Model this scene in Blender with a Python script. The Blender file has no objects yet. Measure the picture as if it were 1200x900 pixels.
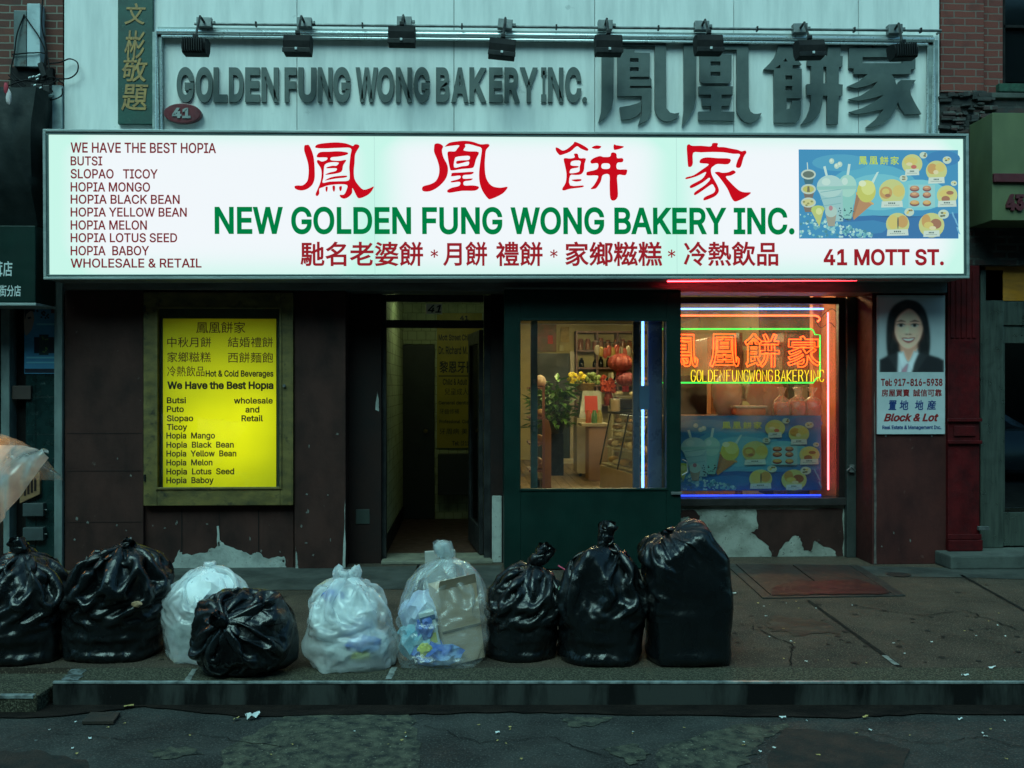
import bpy, bmesh, math, random
import numpy as np
from mathutils import Vector, Matrix, noise as mnoise
from mathutils.geometry import tessellate_polygon

SC = bpy.context.scene
COL = SC.collection
R = math.radians
random.seed(7)

# ------------------------------------------------------------------ camera
F = 1157.0                 # focal length in photo pixels (photo 1200 x 900)
CY = 453.0                 # horizon row
TH = R(2.4)                # the camera looks slightly to the right
CAM = Vector((0.0, -8.9, 1.63))
FW = Vector((math.sin(TH), math.cos(TH), 0)); RT = Vector((math.cos(TH), -math.sin(TH), 0))
cd = bpy.data.cameras.new('camera'); cam = bpy.data.objects.new('camera', cd); COL.objects.link(cam)
cam.location = CAM; cam.rotation_euler = (R(90), 0, -TH)
cd.sensor_width = 36; cd.lens = 36 * F / 1200; cd.shift_y = (CY - 450) / 1200
cd.clip_start = 0.05; cd.clip_end = 500
SC.camera = cam

# ------------------------------------------------------------------ sky, sun, exposure
SUN_EL, SUN_AZ = R(52), R(200)
w = bpy.data.worlds.new('World'); SC.world = w; w.use_nodes = True
nt = w.node_tree; nt.nodes.clear()
sky = nt.nodes.new('ShaderNodeTexSky'); sky.sky_type = 'NISHITA'; sky.sun_disc = False
sky.sun_elevation = SUN_EL; sky.sun_rotation = SUN_AZ; sky.air_density = 1.0; sky.dust_density = 3.0; sky.ozone_density = 2.0
tint = nt.nodes.new('ShaderNodeMix'); tint.data_type = 'RGBA'; tint.blend_type = 'MULTIPLY'; tint.inputs[0].default_value = 1
tint.inputs[7].default_value = (0.40, 0.87, 0.86, 1)
bgn = nt.nodes.new('ShaderNodeBackground'); bgn.inputs[1].default_value = 0.15
wo = nt.nodes.new('ShaderNodeOutputWorld')
nt.links.new(sky.outputs[0], tint.inputs[6]); nt.links.new(tint.outputs[2], bgn.inputs[0]); nt.links.new(bgn.outputs[0], wo.inputs[0])
sl = bpy.data.lights.new('sun', 'SUN'); sl.energy = 1.5; sl.angle = R(40); sl.color = (0.58, 1.0, 0.97)
so = bpy.data.objects.new('sun', sl); COL.objects.link(so)
sd = Vector((math.sin(SUN_AZ) * math.cos(SUN_EL), math.cos(SUN_AZ) * math.cos(SUN_EL), math.sin(SUN_EL)))
so.rotation_euler = sd.to_track_quat('Z', 'Y').to_euler(); so.location = (0, -6, 12)
SC.view_settings.view_transform = 'Standard'; SC.view_settings.look = 'None'
EXPO = 0.35
SC.view_settings.exposure = EXPO; SC.view_settings.gamma = 1.0
SC.render.engine = 'CYCLES'
SC.cycles.use_denoising = True
SC.cycles.max_bounces = 8; SC.cycles.transparent_max_bounces = 16
SC.cycles.sample_clamp_indirect = 4.0

# ------------------------------------------------------------------ pixel -> place
def ray(px, py):
    return FW + RT * ((px - 600) / F) + Vector((0, 0, 1)) * ((CY - py) / F)
def W(px, py, Y=0.0):                      # point of the plane y = Y seen at a photo pixel
    d = ray(px, py); t = (Y - CAM.y) / d.y
    return CAM + d * t
def G(px, py, z=0.0):                      # point of the level z seen at a photo pixel
    d = ray(px, py); t = (z - CAM.z) / d.z
    return CAM + d * t
def WX(px, Y=0.0): return W(px, CY, Y).x
def WZ(px, py, Y=0.0): return W(px, py, Y).z
def kerb_pt(px, depth, z=0.0):             # point at camera-forward depth, below pixel column px
    return Vector((CAM.x, CAM.y, 0)) + FW * depth + RT * ((px - 600) / F * depth) + Vector((0, 0, z))

# ------------------------------------------------------------------ materials
def S(r, g, b):
    f = lambda c: (c / 255 / 12.92) if c / 255 <= 0.04045 else ((c / 255 + 0.055) / 1.055) ** 2.4
    return (f(r), f(g), f(b))
def c4(c): return (c[0], c[1], c[2], 1)
MATS = {}
def newmat(name):
    m = bpy.data.materials.new(name); m.use_nodes = True; m.node_tree.nodes.clear()
    return m, m.node_tree
def N(nt, t, **kw):
    n = nt.nodes.new(t)
    for k, v in kw.items():
        if isinstance(k, str) and not k.startswith('i'): setattr(n, k, v)
    return n
def P(name, col, rough=0.6, metal=0.0, col2=None, ns=3.0, lo=0.4, hi=0.65, st=(1, 1, 1), col3=None, ns3=30, lo3=0.6, hi3=0.7,
      bump=0.0, bs=60, bst=(1, 1, 1), rv=0.1, spec=0.5, coat=0.0, emis=None, es=0.0, detail=8, trans=0.0):
    m, t = newmat(name); L = t.links.new
    out = N(t, 'ShaderNodeOutputMaterial'); b = N(t, 'ShaderNodeBsdfPrincipled'); L(b.outputs[0], out.inputs[0])
    tc = N(t, 'ShaderNodeTexCoord')
    b.inputs['Base Color'].default_value = c4(col); b.inputs['Roughness'].default_value = rough
    b.inputs['Metallic'].default_value = metal; b.inputs['Specular IOR Level'].default_value = spec
    b.inputs['Coat Weight'].default_value = coat; b.inputs['Transmission Weight'].default_value = trans
    def nz(scale, stretch, det=detail):
        mp = N(t, 'ShaderNodeMapping'); mp.inputs['Scale'].default_value = stretch; L(tc.outputs['Object'], mp.inputs['Vector'])
        n = N(t, 'ShaderNodeTexNoise'); n.inputs['Scale'].default_value = scale; n.inputs['Detail'].default_value = det; n.inputs['Roughness'].default_value = 0.62
        L(mp.outputs[0], n.inputs['Vector']); return n
    def ramp(n, lo, hi):
        r = N(t, 'ShaderNodeMapRange'); r.inputs[1].default_value = lo; r.inputs[2].default_value = hi; L(n.outputs[0], r.inputs[0]); return r
    cur = None
    if col2 is not None:
        r = ramp(nz(ns, st), lo, hi); mx = N(t, 'ShaderNodeMix', data_type='RGBA')
        mx.inputs[6].default_value = c4(col); mx.inputs[7].default_value = c4(col2); L(r.outputs[0], mx.inputs[0]); cur = mx.outputs[2]
    if col3 is not None:
        r = ramp(nz(ns3, (1, 1, 1)), lo3, hi3); mx = N(t, 'ShaderNodeMix', data_type='RGBA')
        if cur: L(cur, mx.inputs[6])
        else: mx.inputs[6].default_value = c4(col)
        mx.inputs[7].default_value = c4(col3); L(r.outputs[0], mx.inputs[0]); cur = mx.outputs[2]
    if cur: L(cur, b.inputs['Base Color'])
    if rv > 0:
        n = nz(ns * 2.3, (1, 1, 1)); r = N(t, 'ShaderNodeMapRange'); L(n.outputs[0], r.inputs[0])
        r.inputs[1].default_value = 0.3; r.inputs[2].default_value = 0.7
        r.inputs[3].default_value = max(0.02, rough - rv); r.inputs[4].default_value = min(1, rough + rv); L(r.outputs[0], b.inputs['Roughness'])
    if bump > 0:
        n = nz(bs, bst, 6); bp = N(t, 'ShaderNodeBump'); bp.inputs['Strength'].default_value = bump; bp.inputs['Distance'].default_value = 0.01
        L(n.outputs[0], bp.inputs['Height']); L(bp.outputs[0], b.inputs['Normal'])
    if emis: b.inputs['Emission Color'].default_value = c4(emis); b.inputs['Emission Strength'].default_value = es
    MATS[name] = m; return m
def E(name, col, strength=1.0, sample=True):
    m, t = newmat(name); out = N(t, 'ShaderNodeOutputMaterial'); e = N(t, 'ShaderNodeEmission')
    e.inputs[0].default_value = c4(col); e.inputs[1].default_value = strength / 2 ** EXPO; t.links.new(e.outputs[0], out.inputs[0])
    if not sample: m.cycles.emission_sampling = 'NONE'
    return m
def brick_mat(name, c1, c2, mortar, wid=0.205, row=0.067, grime=(0.02, 0.02, 0.02), glo=0.5, ghi=0.8, msize=0.006):
    m, t = newmat(name); L = t.links.new
    out = N(t, 'ShaderNodeOutputMaterial'); b = N(t, 'ShaderNodeBsdfPrincipled'); L(b.outputs[0], out.inputs[0])
    tc = N(t, 'ShaderNodeTexCoord'); sp = N(t, 'ShaderNodeSeparateXYZ'); L(tc.outputs['Object'], sp.inputs[0])
    ad = N(t, 'ShaderNodeMath', operation='ADD'); L(sp.outputs[0], ad.inputs[0]); L(sp.outputs[1], ad.inputs[1])
    cb = N(t, 'ShaderNodeCombineXYZ'); L(ad.outputs[0], cb.inputs[0]); L(sp.outputs[2], cb.inputs[1])
    wn = N(t, 'ShaderNodeTexNoise'); wn.inputs['Scale'].default_value = 9; L(tc.outputs['Object'], wn.inputs['Vector'])
    wv = N(t, 'ShaderNodeVectorMath', operation='SCALE'); wv.inputs[3].default_value = 0.012; L(wn.outputs[1], wv.inputs[0])
    av = N(t, 'ShaderNodeVectorMath', operation='ADD'); L(cb.outputs[0], av.inputs[0]); L(wv.outputs[0], av.inputs[1])
    br = N(t, 'ShaderNodeTexBrick'); L(av.outputs[0], br.inputs['Vector'])
    br.inputs['Color1'].default_value = c4(c1); br.inputs['Color2'].default_value = c4(c2); br.inputs['Mortar'].default_value = c4(mortar)
    br.inputs['Scale'].default_value = 1; br.inputs['Mortar Size'].default_value = msize; br.inputs['Mortar Smooth'].default_value = 0.2
    br.inputs['Brick Width'].default_value = wid; br.inputs['Row Height'].default_value = row; br.inputs['Bias'].default_value = -0.1
    n = N(t, 'ShaderNodeTexNoise'); n.inputs['Scale'].default_value = 5; n.inputs['Detail'].default_value = 8; L(tc.outputs['Object'], n.inputs['Vector'])
    r = N(t, 'ShaderNodeMapRange'); r.inputs[1].default_value = glo; r.inputs[2].default_value = ghi; L(n.outputs[0], r.inputs[0])
    mx = N(t, 'ShaderNodeMix', data_type='RGBA'); L(br.outputs[0], mx.inputs[6]); mx.inputs[7].default_value = c4(grime); L(r.outputs[0], mx.inputs[0])
    L(mx.outputs[2], b.inputs['Base Color']); b.inputs['Roughness'].default_value = 0.85
    bp = N(t, 'ShaderNodeBump'); bp.inputs['Strength'].default_value = 0.6; bp.inputs['Distance'].default_value = 0.008; bp.invert = True
    n2 = N(t, 'ShaderNodeTexNoise'); n2.inputs['Scale'].default_value = 70; L(tc.outputs['Object'], n2.inputs['Vector'])
    mm = N(t, 'ShaderNodeMath', operation='MULTIPLY_ADD'); L(n2.outputs[0], mm.inputs[0]); mm.inputs[1].default_value = 0.4; L(br.outputs[1], mm.inputs[2])
    L(mm.outputs[0], bp.inputs['Height']); L(bp.outputs[0], b.inputs['Normal'])
    return m
def schlick(t, f0, nrm=None):
    # reflectance of a thin sheet, the same from both sides
    L = t.links.new; ge = N(t, 'ShaderNodeNewGeometry'); dp = N(t, 'ShaderNodeVectorMath', operation='DOT_PRODUCT')
    L(nrm if nrm else ge.outputs['Normal'], dp.inputs[0]); L(ge.outputs['Incoming'], dp.inputs[1])
    ab = N(t, 'ShaderNodeMath', operation='ABSOLUTE'); L(dp.outputs['Value'], ab.inputs[0]); om = N(t, 'ShaderNodeMath', operation='SUBTRACT', use_clamp=True); om.inputs[0].default_value = 1; L(ab.outputs[0], om.inputs[1])
    pw = N(t, 'ShaderNodeMath', operation='POWER'); L(om.outputs[0], pw.inputs[0]); pw.inputs[1].default_value = 5
    ma = N(t, 'ShaderNodeMath', operation='MULTIPLY_ADD'); L(pw.outputs[0], ma.inputs[0]); ma.inputs[1].default_value = 1 - f0; ma.inputs[2].default_value = f0; return ma.outputs[0]
def film_mat(name, col, fac, rough=0.28, bump=0.5, bs=18, trl=0.5):
    # thin plastic film: part see-through, part translucent white, glossy
    m, t = newmat(name); L = t.links.new
    out = N(t, 'ShaderNodeOutputMaterial'); tc = N(t, 'ShaderNodeTexCoord')
    n = N(t, 'ShaderNodeTexNoise'); n.inputs['Scale'].default_value = bs; n.inputs['Detail'].default_value = 5; n.inputs['Distortion'].default_value = 0.8; L(tc.outputs['Object'], n.inputs['Vector'])
    bp = N(t, 'ShaderNodeBump'); bp.inputs['Strength'].default_value = bump; bp.inputs['Distance'].default_value = 0.02; L(n.outputs[0], bp.inputs['Height'])
    tr = N(t, 'ShaderNodeBsdfTransparent'); tr.inputs[0].default_value = (0.96, 0.98, 0.98, 1)
    df = N(t, 'ShaderNodeBsdfDiffuse'); df.inputs[0].default_value = c4(col); L(bp.outputs[0], df.inputs['Normal'])
    tl = N(t, 'ShaderNodeBsdfTranslucent'); tl.inputs[0].default_value = c4(col); L(bp.outputs[0], tl.inputs['Normal'])
    m1 = N(t, 'ShaderNodeMixShader'); m1.inputs[0].default_value = trl; L(df.outputs[0], m1.inputs[1]); L(tl.outputs[0], m1.inputs[2])
    n2 = N(t, 'ShaderNodeTexNoise'); n2.inputs['Scale'].default_value = 5; n2.inputs['Detail'].default_value = 6; L(tc.outputs['Object'], n2.inputs['Vector'])
    r = N(t, 'ShaderNodeMapRange'); r.inputs[1].default_value = 0.3; r.inputs[2].default_value = 0.7; r.inputs[3].default_value = fac * 0.6; r.inputs[4].default_value = min(1, fac * 1.4); L(n2.outputs[0], r.inputs[0])
    m2 = N(t, 'ShaderNodeMixShader'); L(r.outputs[0], m2.inputs[0]); L(tr.outputs[0], m2.inputs[1]); L(m1.outputs[0], m2.inputs[2])
    gl = N(t, 'ShaderNodeBsdfGlossy'); gl.inputs['Roughness'].default_value = rough; gl.inputs[0].default_value = (1, 1, 1, 1); L(bp.outputs[0], gl.inputs['Normal'])
    fr = schlick(t, 0.045, bp.outputs[0])
    m3 = N(t, 'ShaderNodeMixShader'); L(fr, m3.inputs[0]); L(m2.outputs[0], m3.inputs[1]); L(gl.outputs[0], m3.inputs[2])
    L(m3.outputs[0], out.inputs[0]); return m
def glass_mat(name, tintc=(0.93, 0.97, 0.96), ior=1.45, rough=0.0, haze=0.0, back=False):
    m, t = newmat(name); L = t.links.new
    out = N(t, 'ShaderNodeOutputMaterial'); tr = N(t, 'ShaderNodeBsdfTransparent'); tr.inputs[0].default_value = c4(tintc)
    gl = N(t, 'ShaderNodeBsdfGlossy'); gl.inputs['Roughness'].default_value = rough
    fr = schlick(t, ((ior - 1) / (ior + 1)) ** 2)
    a = tr.outputs[0]
    if haze > 0:
        tc = N(t, 'ShaderNodeTexCoord'); n = N(t, 'ShaderNodeTexNoise'); n.inputs['Scale'].default_value = 2.5; n.inputs['Detail'].default_value = 8; L(tc.outputs['Object'], n.inputs['Vector'])
        r = N(t, 'ShaderNodeMapRange'); r.inputs[1].default_value = 0.35; r.inputs[2].default_value = 0.7; r.inputs[4].default_value = haze; L(n.outputs[0], r.inputs[0])
        d = N(t, 'ShaderNodeBsdfTranslucent' if back else 'ShaderNodeBsdfDiffuse'); d.inputs[0].default_value = (0.8, 0.8, 0.8, 1) if back else (0.5, 0.5, 0.5, 1)
        mh = N(t, 'ShaderNodeMixShader'); L(r.outputs[0], mh.inputs[0]); L(a, mh.inputs[1]); L(d.outputs[0], mh.inputs[2]); a = mh.outputs[0]
    mx = N(t, 'ShaderNodeMixShader'); L(fr, mx.inputs[0]); L(a, mx.inputs[1]); L(gl.outputs[0], mx.inputs[2]); L(mx.outputs[0], out.inputs[0])
    return m

# ------------------------------------------------------------------ objects
ORG = {}
def put(o, parent, org):
    COL.objects.link(o)
    if parent is not None: o.parent = parent; ORG[o.name] = ORG[parent.name]
    else: o.location = org; ORG[o.name] = Vector(org)
    return o
def tag(o, label=None, cat=None, group=None, kind=None):
    if label: o['label'] = label
    if cat: o['category'] = cat
    if group: o['group'] = group
    if kind: o['kind'] = kind
    return o
def thing(name, label, cat, loc=(0, 0, 0), group=None, rot=None):
    o = bpy.data.objects.new(name, None); o.empty_display_size = 0.1
    put(o, None, Vector(loc)); tag(o, label, cat, group)
    if rot: o.rotation_euler = rot
    return o
def set_smooth(me, ang=40):
    bm = bmesh.new(); bm.from_mesh(me)
    for f in bm.faces: f.smooth = True
    a = math.radians(ang)
    for e in bm.edges:
        e.smooth = len(e.link_faces) != 2 or e.calc_face_angle(0) < a
    bm.to_mesh(me); bm.free()
class MB:
    def __init__(s): s.v = []; s.f = []
    def add(s, vs, fs):
        o = len(s.v); s.v += [tuple(p) for p in vs]; s.f += [tuple(i + o for i in f) for f in fs]; return s
    def box(s, x0, x1, y0, y1, z0, z1):
        x0, x1 = min(x0, x1), max(x0, x1); y0, y1 = min(y0, y1), max(y0, y1); z0, z1 = min(z0, z1), max(z0, z1)
        return s.add([(x0, y0, z0), (x1, y0, z0), (x1, y1, z0), (x0, y1, z0), (x0, y0, z1), (x1, y0, z1), (x1, y1, z1), (x0, y1, z1)],
                     [(0, 3, 2, 1), (4, 5, 6, 7), (0, 1, 5, 4), (1, 2, 6, 5), (2, 3, 7, 6), (3, 0, 4, 7)])
    def pbox(s, px0, py0, px1, py1, Y0, Y1, Yp=None):   # box whose front face fills the photo rectangle on the plane Yp
        Yp = Y0 if Yp is None else Yp; pc = (px0 + px1) / 2
        return s.box(WX(px0, Yp), WX(px1, Yp), Y0, Y1, WZ(pc, py1, Yp), WZ(pc, py0, Yp))
    def obox(s, c, ax, ay, az):                           # oriented box: centre and three half-vectors
        c = Vector(c); ax, ay, az = Vector(ax), Vector(ay), Vector(az)
        vs = [c + sx * ax + sy * ay + sz * az for sz in (-1, 1) for sx, sy in ((-1, -1), (1, -1), (1, 1), (-1, 1))]
        return s.add(vs, [(0, 3, 2, 1), (4, 5, 6, 7), (0, 1, 5, 4), (1, 2, 6, 5), (2, 3, 7, 6), (3, 0, 4, 7)])
    def tube(s, pts, r, n=8, cap=True, closed=False):
        pts = [Vector(p) for p in pts]; k = len(pts); rs = r if isinstance(r, (list, tuple)) else [r] * k
        rings = []; prev = None
        for i, p in enumerate(pts):
            if closed: d = pts[(i + 1) % k] - pts[i - 1]
            else: d = pts[min(i + 1, k - 1)] - pts[max(i - 1, 0)]
            if d.length < 1e-9: d = Vector((0, 0, 1))
            d.normalize()
            if prev is None:
                a = Vector((0, 0, 1)) if abs(d.z) < 0.9 else Vector((1, 0, 0)); u = d.cross(a).normalized()
            else:
                u = prev - d * prev.dot(d)
                u = u.normalized() if u.length > 1e-6 else d.orthogonal().normalized()
            prev = u; v = d.cross(u)
            rings.append([p + (u * math.cos(2 * math.pi * j / n) + v * math.sin(2 * math.pi * j / n)) * rs[i] for j in range(n)])
        vs = [q for rg in rings for q in rg]; fs = []
        for i in range(k if closed else k - 1):
            i2 = (i + 1) % k
            for j in range(n): fs.append((i * n + j, i * n + (j + 1) % n, i2 * n + (j + 1) % n, i2 * n + j))
        if cap and not closed: fs += [tuple(range(n - 1, -1, -1)), tuple((k - 1) * n + j for j in range(n))]
        return s.add(vs, fs)
    def cyl(s, p0, p1, r0, r1=None, n=16): return s.tube([p0, p1], [r0, r0 if r1 is None else r1], n)
    def lathe(s, c, prof, n=24, axis=None):               # profile [(radius, height)] about a vertical axis
        c = Vector(c); k = len(prof)
        vs = [c + Vector((r * math.cos(2 * math.pi * j / n), r * math.sin(2 * math.pi * j / n), z)) for r, z in prof for j in range(n)]
        fs = [(i * n + j, i * n + (j + 1) % n, (i + 1) * n + (j + 1) % n, (i + 1) * n + j) for i in range(k - 1) for j in range(n)]
        fs += [tuple(range(n - 1, -1, -1)), tuple((k - 1) * n + j for j in range(n))]
        return s.add(vs, fs)
    def blob(s, c, rad, seed=0, amp=0.15, fr=1.5, sub=2, ridge=False):
        bm = bmesh.new(); bmesh.ops.create_icosphere(bm, subdivisions=sub, radius=1); c = Vector(c); rad = Vector(rad) if hasattr(rad, '__len__') else Vector((rad,) * 3)
        vs = []
        for q in bm.verts:
            k = mnoise.noise(q.co * fr + Vector((seed * 7.3, seed * 3.1, seed)))
            if ridge: k = 1 - 2.2 * abs(k) + 0.5 * mnoise.noise(q.co * fr * 2.7 + Vector((seed, 0, 9)))
            k = 1 + amp * k; vs.append(c + Vector((q.co.x * rad.x, q.co.y * rad.y, q.co.z * rad.z)) * k)
        fs = [tuple(v.index for v in f.verts) for f in bm.faces]; bm.free(); return s.add(vs, fs)
    def sheet(s, quad): return s.add(quad, [(0, 1, 2, 3)])
    def poly(s, pts): return s.add(pts, [tuple(range(len(pts)))])
    def prism(s, pts2, y0, y1):                           # outline [(x, z)] extruded from y0 to y1
        n = len(pts2); vs = [(x, y0, z) for x, z in pts2] + [(x, y1, z) for x, z in pts2]
        fs = [tuple(range(n)), tuple(range(2 * n - 1, n - 1, -1))] + [(i, i + n, (i + 1) % n + n, (i + 1) % n) for i in range(n)]
        return s.add(vs, fs)
    def build(s, name, mat, parent=None, org=None, bevel=0.0, smooth=None, local=False, fixn=True):
        if parent is not None: o0 = ORG[parent.name]
        else:
            if org is None:
                a = np.array(s.v); org = ((a[:, 0].min() + a[:, 0].max()) / 2, (a[:, 1].min() + a[:, 1].max()) / 2, a[:, 2].min())
            o0 = Vector(org)
        me = bpy.data.meshes.new(name)
        vs = s.v if local else [(p[0] - o0.x, p[1] - o0.y, p[2] - o0.z) for p in s.v]
        me.from_pydata(vs, [], s.f); me.validate()
        if fixn or bevel:
            bm = bmesh.new(); bm.from_mesh(me)
            if fixn: bmesh.ops.recalc_face_normals(bm, faces=bm.faces)
            if bevel:
                es = [e for e in bm.edges if len(e.link_faces) == 2 and e.calc_face_angle(0) > 0.6]
                bmesh.ops.bevel(bm, geom=es, offset=bevel, segments=2, profile=0.6, affect='EDGES', clamp_overlap=True)
            bm.to_mesh(me); bm.free()
        if smooth: set_smooth(me, smooth)
        if mat: me.materials.append(mat)
        o = bpy.data.objects.new(name, me)
        return put(o, parent, o0)

# ------------------------------------------------------------------ lettering
_tc = {}
import os
try:      # the grotesque bundled with Blender itself; the built-in face stands in if it is missing
    FONT = bpy.data.fonts.load(os.path.join(bpy.utils.system_resource('DATAFILES', path='fonts'), 'Inter.woff2'))
except Exception:
    FONT = None
def glyphs(s, bold=0.0, shear=0.0, res=4, extr=0.0, spacing=1.0):
    """flat letter faces; the weight is added by moving the outline outwards, the depth by extruding it"""
    k = (s, bold, shear, res, extr, spacing)
    if k in _tc: return _tc[k]
    c = bpy.data.curves.new('t', 'FONT'); c.body = s; c.size = 1
    if FONT and not any(ord(ch) > 0x2e80 for ch in s): c.font = FONT
    c.shear = shear; c.resolution_u = res; c.space_character = spacing
    o = bpy.data.objects.new('t', c); COL.objects.link(o); bpy.context.view_layer.update()
    cu = o.to_curve(bpy.context.evaluated_depsgraph_get()); loops = []
    for sp in cu.splines:
        pts = []
        if sp.type == 'BEZIER':
            bp = sp.bezier_points; n = len(bp)
            for i in range(n):
                p0, h0, h1, p1 = bp[i].co, bp[i].handle_right, bp[(i + 1) % n].handle_left, bp[(i + 1) % n].co
                st = abs((p1 - p0).cross(h0 - p0).z) + abs((p1 - p0).cross(h1 - p0).z)
                for q in range(1 if st < 1e-6 else res):
                    t = q / res; pts.append((p0 * (1 - t) ** 3 + h0 * (3 * t * (1 - t) ** 2) + h1 * (3 * t * t * (1 - t)) + p1 * t ** 3).to_2d())
        else: pts = [Vector(q.co[:2]) for q in sp.points]
        cl = [p for i, p in enumerate(pts) if (p - pts[i - 1]).length > 1e-4]
        if len(cl) > 2: loops.append(cl)
    o.to_curve_clear(); bpy.data.objects.remove(o); bpy.data.curves.remove(c)
    def split(l):
        n = len(l)
        for i in range(n):
            a_, b_ = l[i], l[(i + 1) % n]
            for j in range(i + 2, n):
                if i == 0 and j == n - 1: continue
                c_, d_ = l[j], l[(j + 1) % n]; r_, s_ = b_ - a_, d_ - c_; den = r_.x * s_.y - r_.y * s_.x
                if abs(den) < 1e-12: continue
                w_ = c_ - a_; t = (w_.x * s_.y - w_.y * s_.x) / den; u = (w_.x * r_.y - w_.y * r_.x) / den
                if 1e-6 < t < 1 - 1e-6 and 1e-6 < u < 1 - 1e-6:
                    p_ = a_ + r_ * t; return split([p_] + l[i + 1:j + 1]) + split([p_] + l[j + 1:] + l[:i + 1])
        return [l]
    if FONT and len(s) < 60 and not any(ord(ch) > 0x2e80 for ch in s): loops = [q for l in loops for q in split(l) if len(q) > 2]
    area = lambda l: sum(l[i - 1].x * p.y - p.x * l[i - 1].y for i, p in enumerate(l)) / 2
    def inside(p, l):
        r = False
        for i in range(len(l)):
            a_, b_ = l[i - 1], l[i]
            if (a_.y > p.y) != (b_.y > p.y) and p.x < (b_.x - a_.x) * (p.y - a_.y) / (b_.y - a_.y) + a_.x: r = not r
        return r
    ars = [area(l) for l in loops]; sgn = 1 if sum(ars) > 0 else -1
    outers = [i for i, q in enumerate(ars) if q * sgn > 0]; grp = {i: [i] for i in outers}
    for i, q in enumerate(ars):
        if q * sgn < 0:
            own = [j for j in outers if abs(ars[j]) > abs(q) and inside(loops[i][0], loops[j])]
            if own: grp[min(own, key=lambda j: abs(ars[j]))].append(i)
    v, f, lay = [], [], []
    for gi, g in enumerate(grp.values()):
        base = len(v); flat_ = [p for i in g for p in loops[i]]; v += [(p.x, p.y) for p in flat_]; lay += [gi % 7] * len(flat_)
        for tri in tessellate_polygon([[p.to_3d() for p in loops[i]] for i in g]):
            p = [base + q for q in tri]; ar = sum(v[p[i]][0] * v[p[(i + 1) % 3]][1] - v[p[(i + 1) % 3]][0] * v[p[i]][1] for i in range(3))
            if abs(ar) > 1e-9: f.append(tuple(p if ar > 0 else p[::-1]))
    ed = set()
    for p in f:
        for i in range(len(p)): ed.add((p[i], p[(i + 1) % len(p)]))
    bd = [e for e in ed if (e[1], e[0]) not in ed]
    V = np.array(v)
    if bold:
        acc = [[] for _ in v]
        for a, b in bd:
            d = V[b] - V[a]; l = np.hypot(*d)
            if l > 1e-6: n = np.array([d[1], -d[0]]) / l; acc[a].append(n); acc[b].append(n)
        V2 = V.copy()
        for i, ns_ in enumerate(acc):
            if ns_:
                m_ = sum(ns_); l = np.hypot(*m_)
                if l > 1e-6: m_ = m_ / l; V2[i] = V[i] + m_ * bold / max(0.5, float(np.dot(m_, ns_[0])))
        V = V2
    if extr:
        n = len(V); W3 = np.zeros((2 * n, 3)); W3[:n, :2] = V; W3[n:, :2] = V; W3[:n, 2] = extr; W3[n:, 2] = -extr
        F3 = list(f) + [tuple(i + n for i in p[::-1]) for p in f] + [(a, a + n, b + n, b) for a, b in bd]
    else: W3 = np.zeros((len(V), 3)); W3[:, :2] = V; F3 = f
    W3[:, 2] += np.tile(np.array(lay) * 0.004, 2 if extr else 1)
    _tc[k] = (W3, F3); return W3, F3
CAPH = None
class Plane:
    """a sign face: pixel -> local (x, z) of a root standing on the plane y = Y, tilted about y"""
    def __init__(s, Y, o=(0, 0), tilt=0.0): s.Y = Y; s.o = o; s.t = tilt
    def L(s, px, py):
        p = W(px, py, s.Y); x, z = p.x - s.o[0], p.z - s.o[1]; c, q = math.cos(s.t), math.sin(s.t)
        return (x * c - z * q, x * q + z * c)
def text(s, pl, px0, px1, py0, py1, mat, parent, dy=0.002, cap=None, bold=0.0, shear=0.0, depth=0.0, name='lettering', res=4, spacing=1.0):
    """lettering that fills the pixel box; cap=True: py0..py1 are cap height and baseline"""
    global CAPH
    v, f = glyphs(s, bold, shear, res, 0.5 if depth else 0.0, spacing); v = v.copy()
    cjk = any(ord(ch) > 0x2e80 for ch in s)
    if cap is None: cap = not cjk
    x0, z1 = pl.L(px0, py0); x1, z0 = pl.L(px1, py1)
    za = pl.L((px0 + px1) / 2, py0)[1]; zb = pl.L((px0 + px1) / 2, py1)[1]
    ax0, ax1 = v[:, 0].min(), v[:, 0].max()
    if cap:
        if CAPH is None: hv, _ = glyphs('H'); CAPH = hv[:, 1].max()
        b0, b1 = -bold, CAPH + bold
    else: b0, b1 = v[:, 1].min(), v[:, 1].max()
    X = x0 + (v[:, 0] - ax0) * (x1 - x0) / (ax1 - ax0)
    Z = zb + (v[:, 1] - b0) * (za - zb) / (b1 - b0)
    Yv = -dy - v[:, 2] * 0.02 if not depth else -dy - (v[:, 2] + 0.5) * depth
    me = bpy.data.meshes.new(name); me.from_pydata(np.stack([X, Yv, Z], 1).tolist(), [], f); me.materials.append(mat)
    if depth: set_smooth(me, 30)
    o = bpy.data.objects.new(name, me); return put(o, parent, None)
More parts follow.
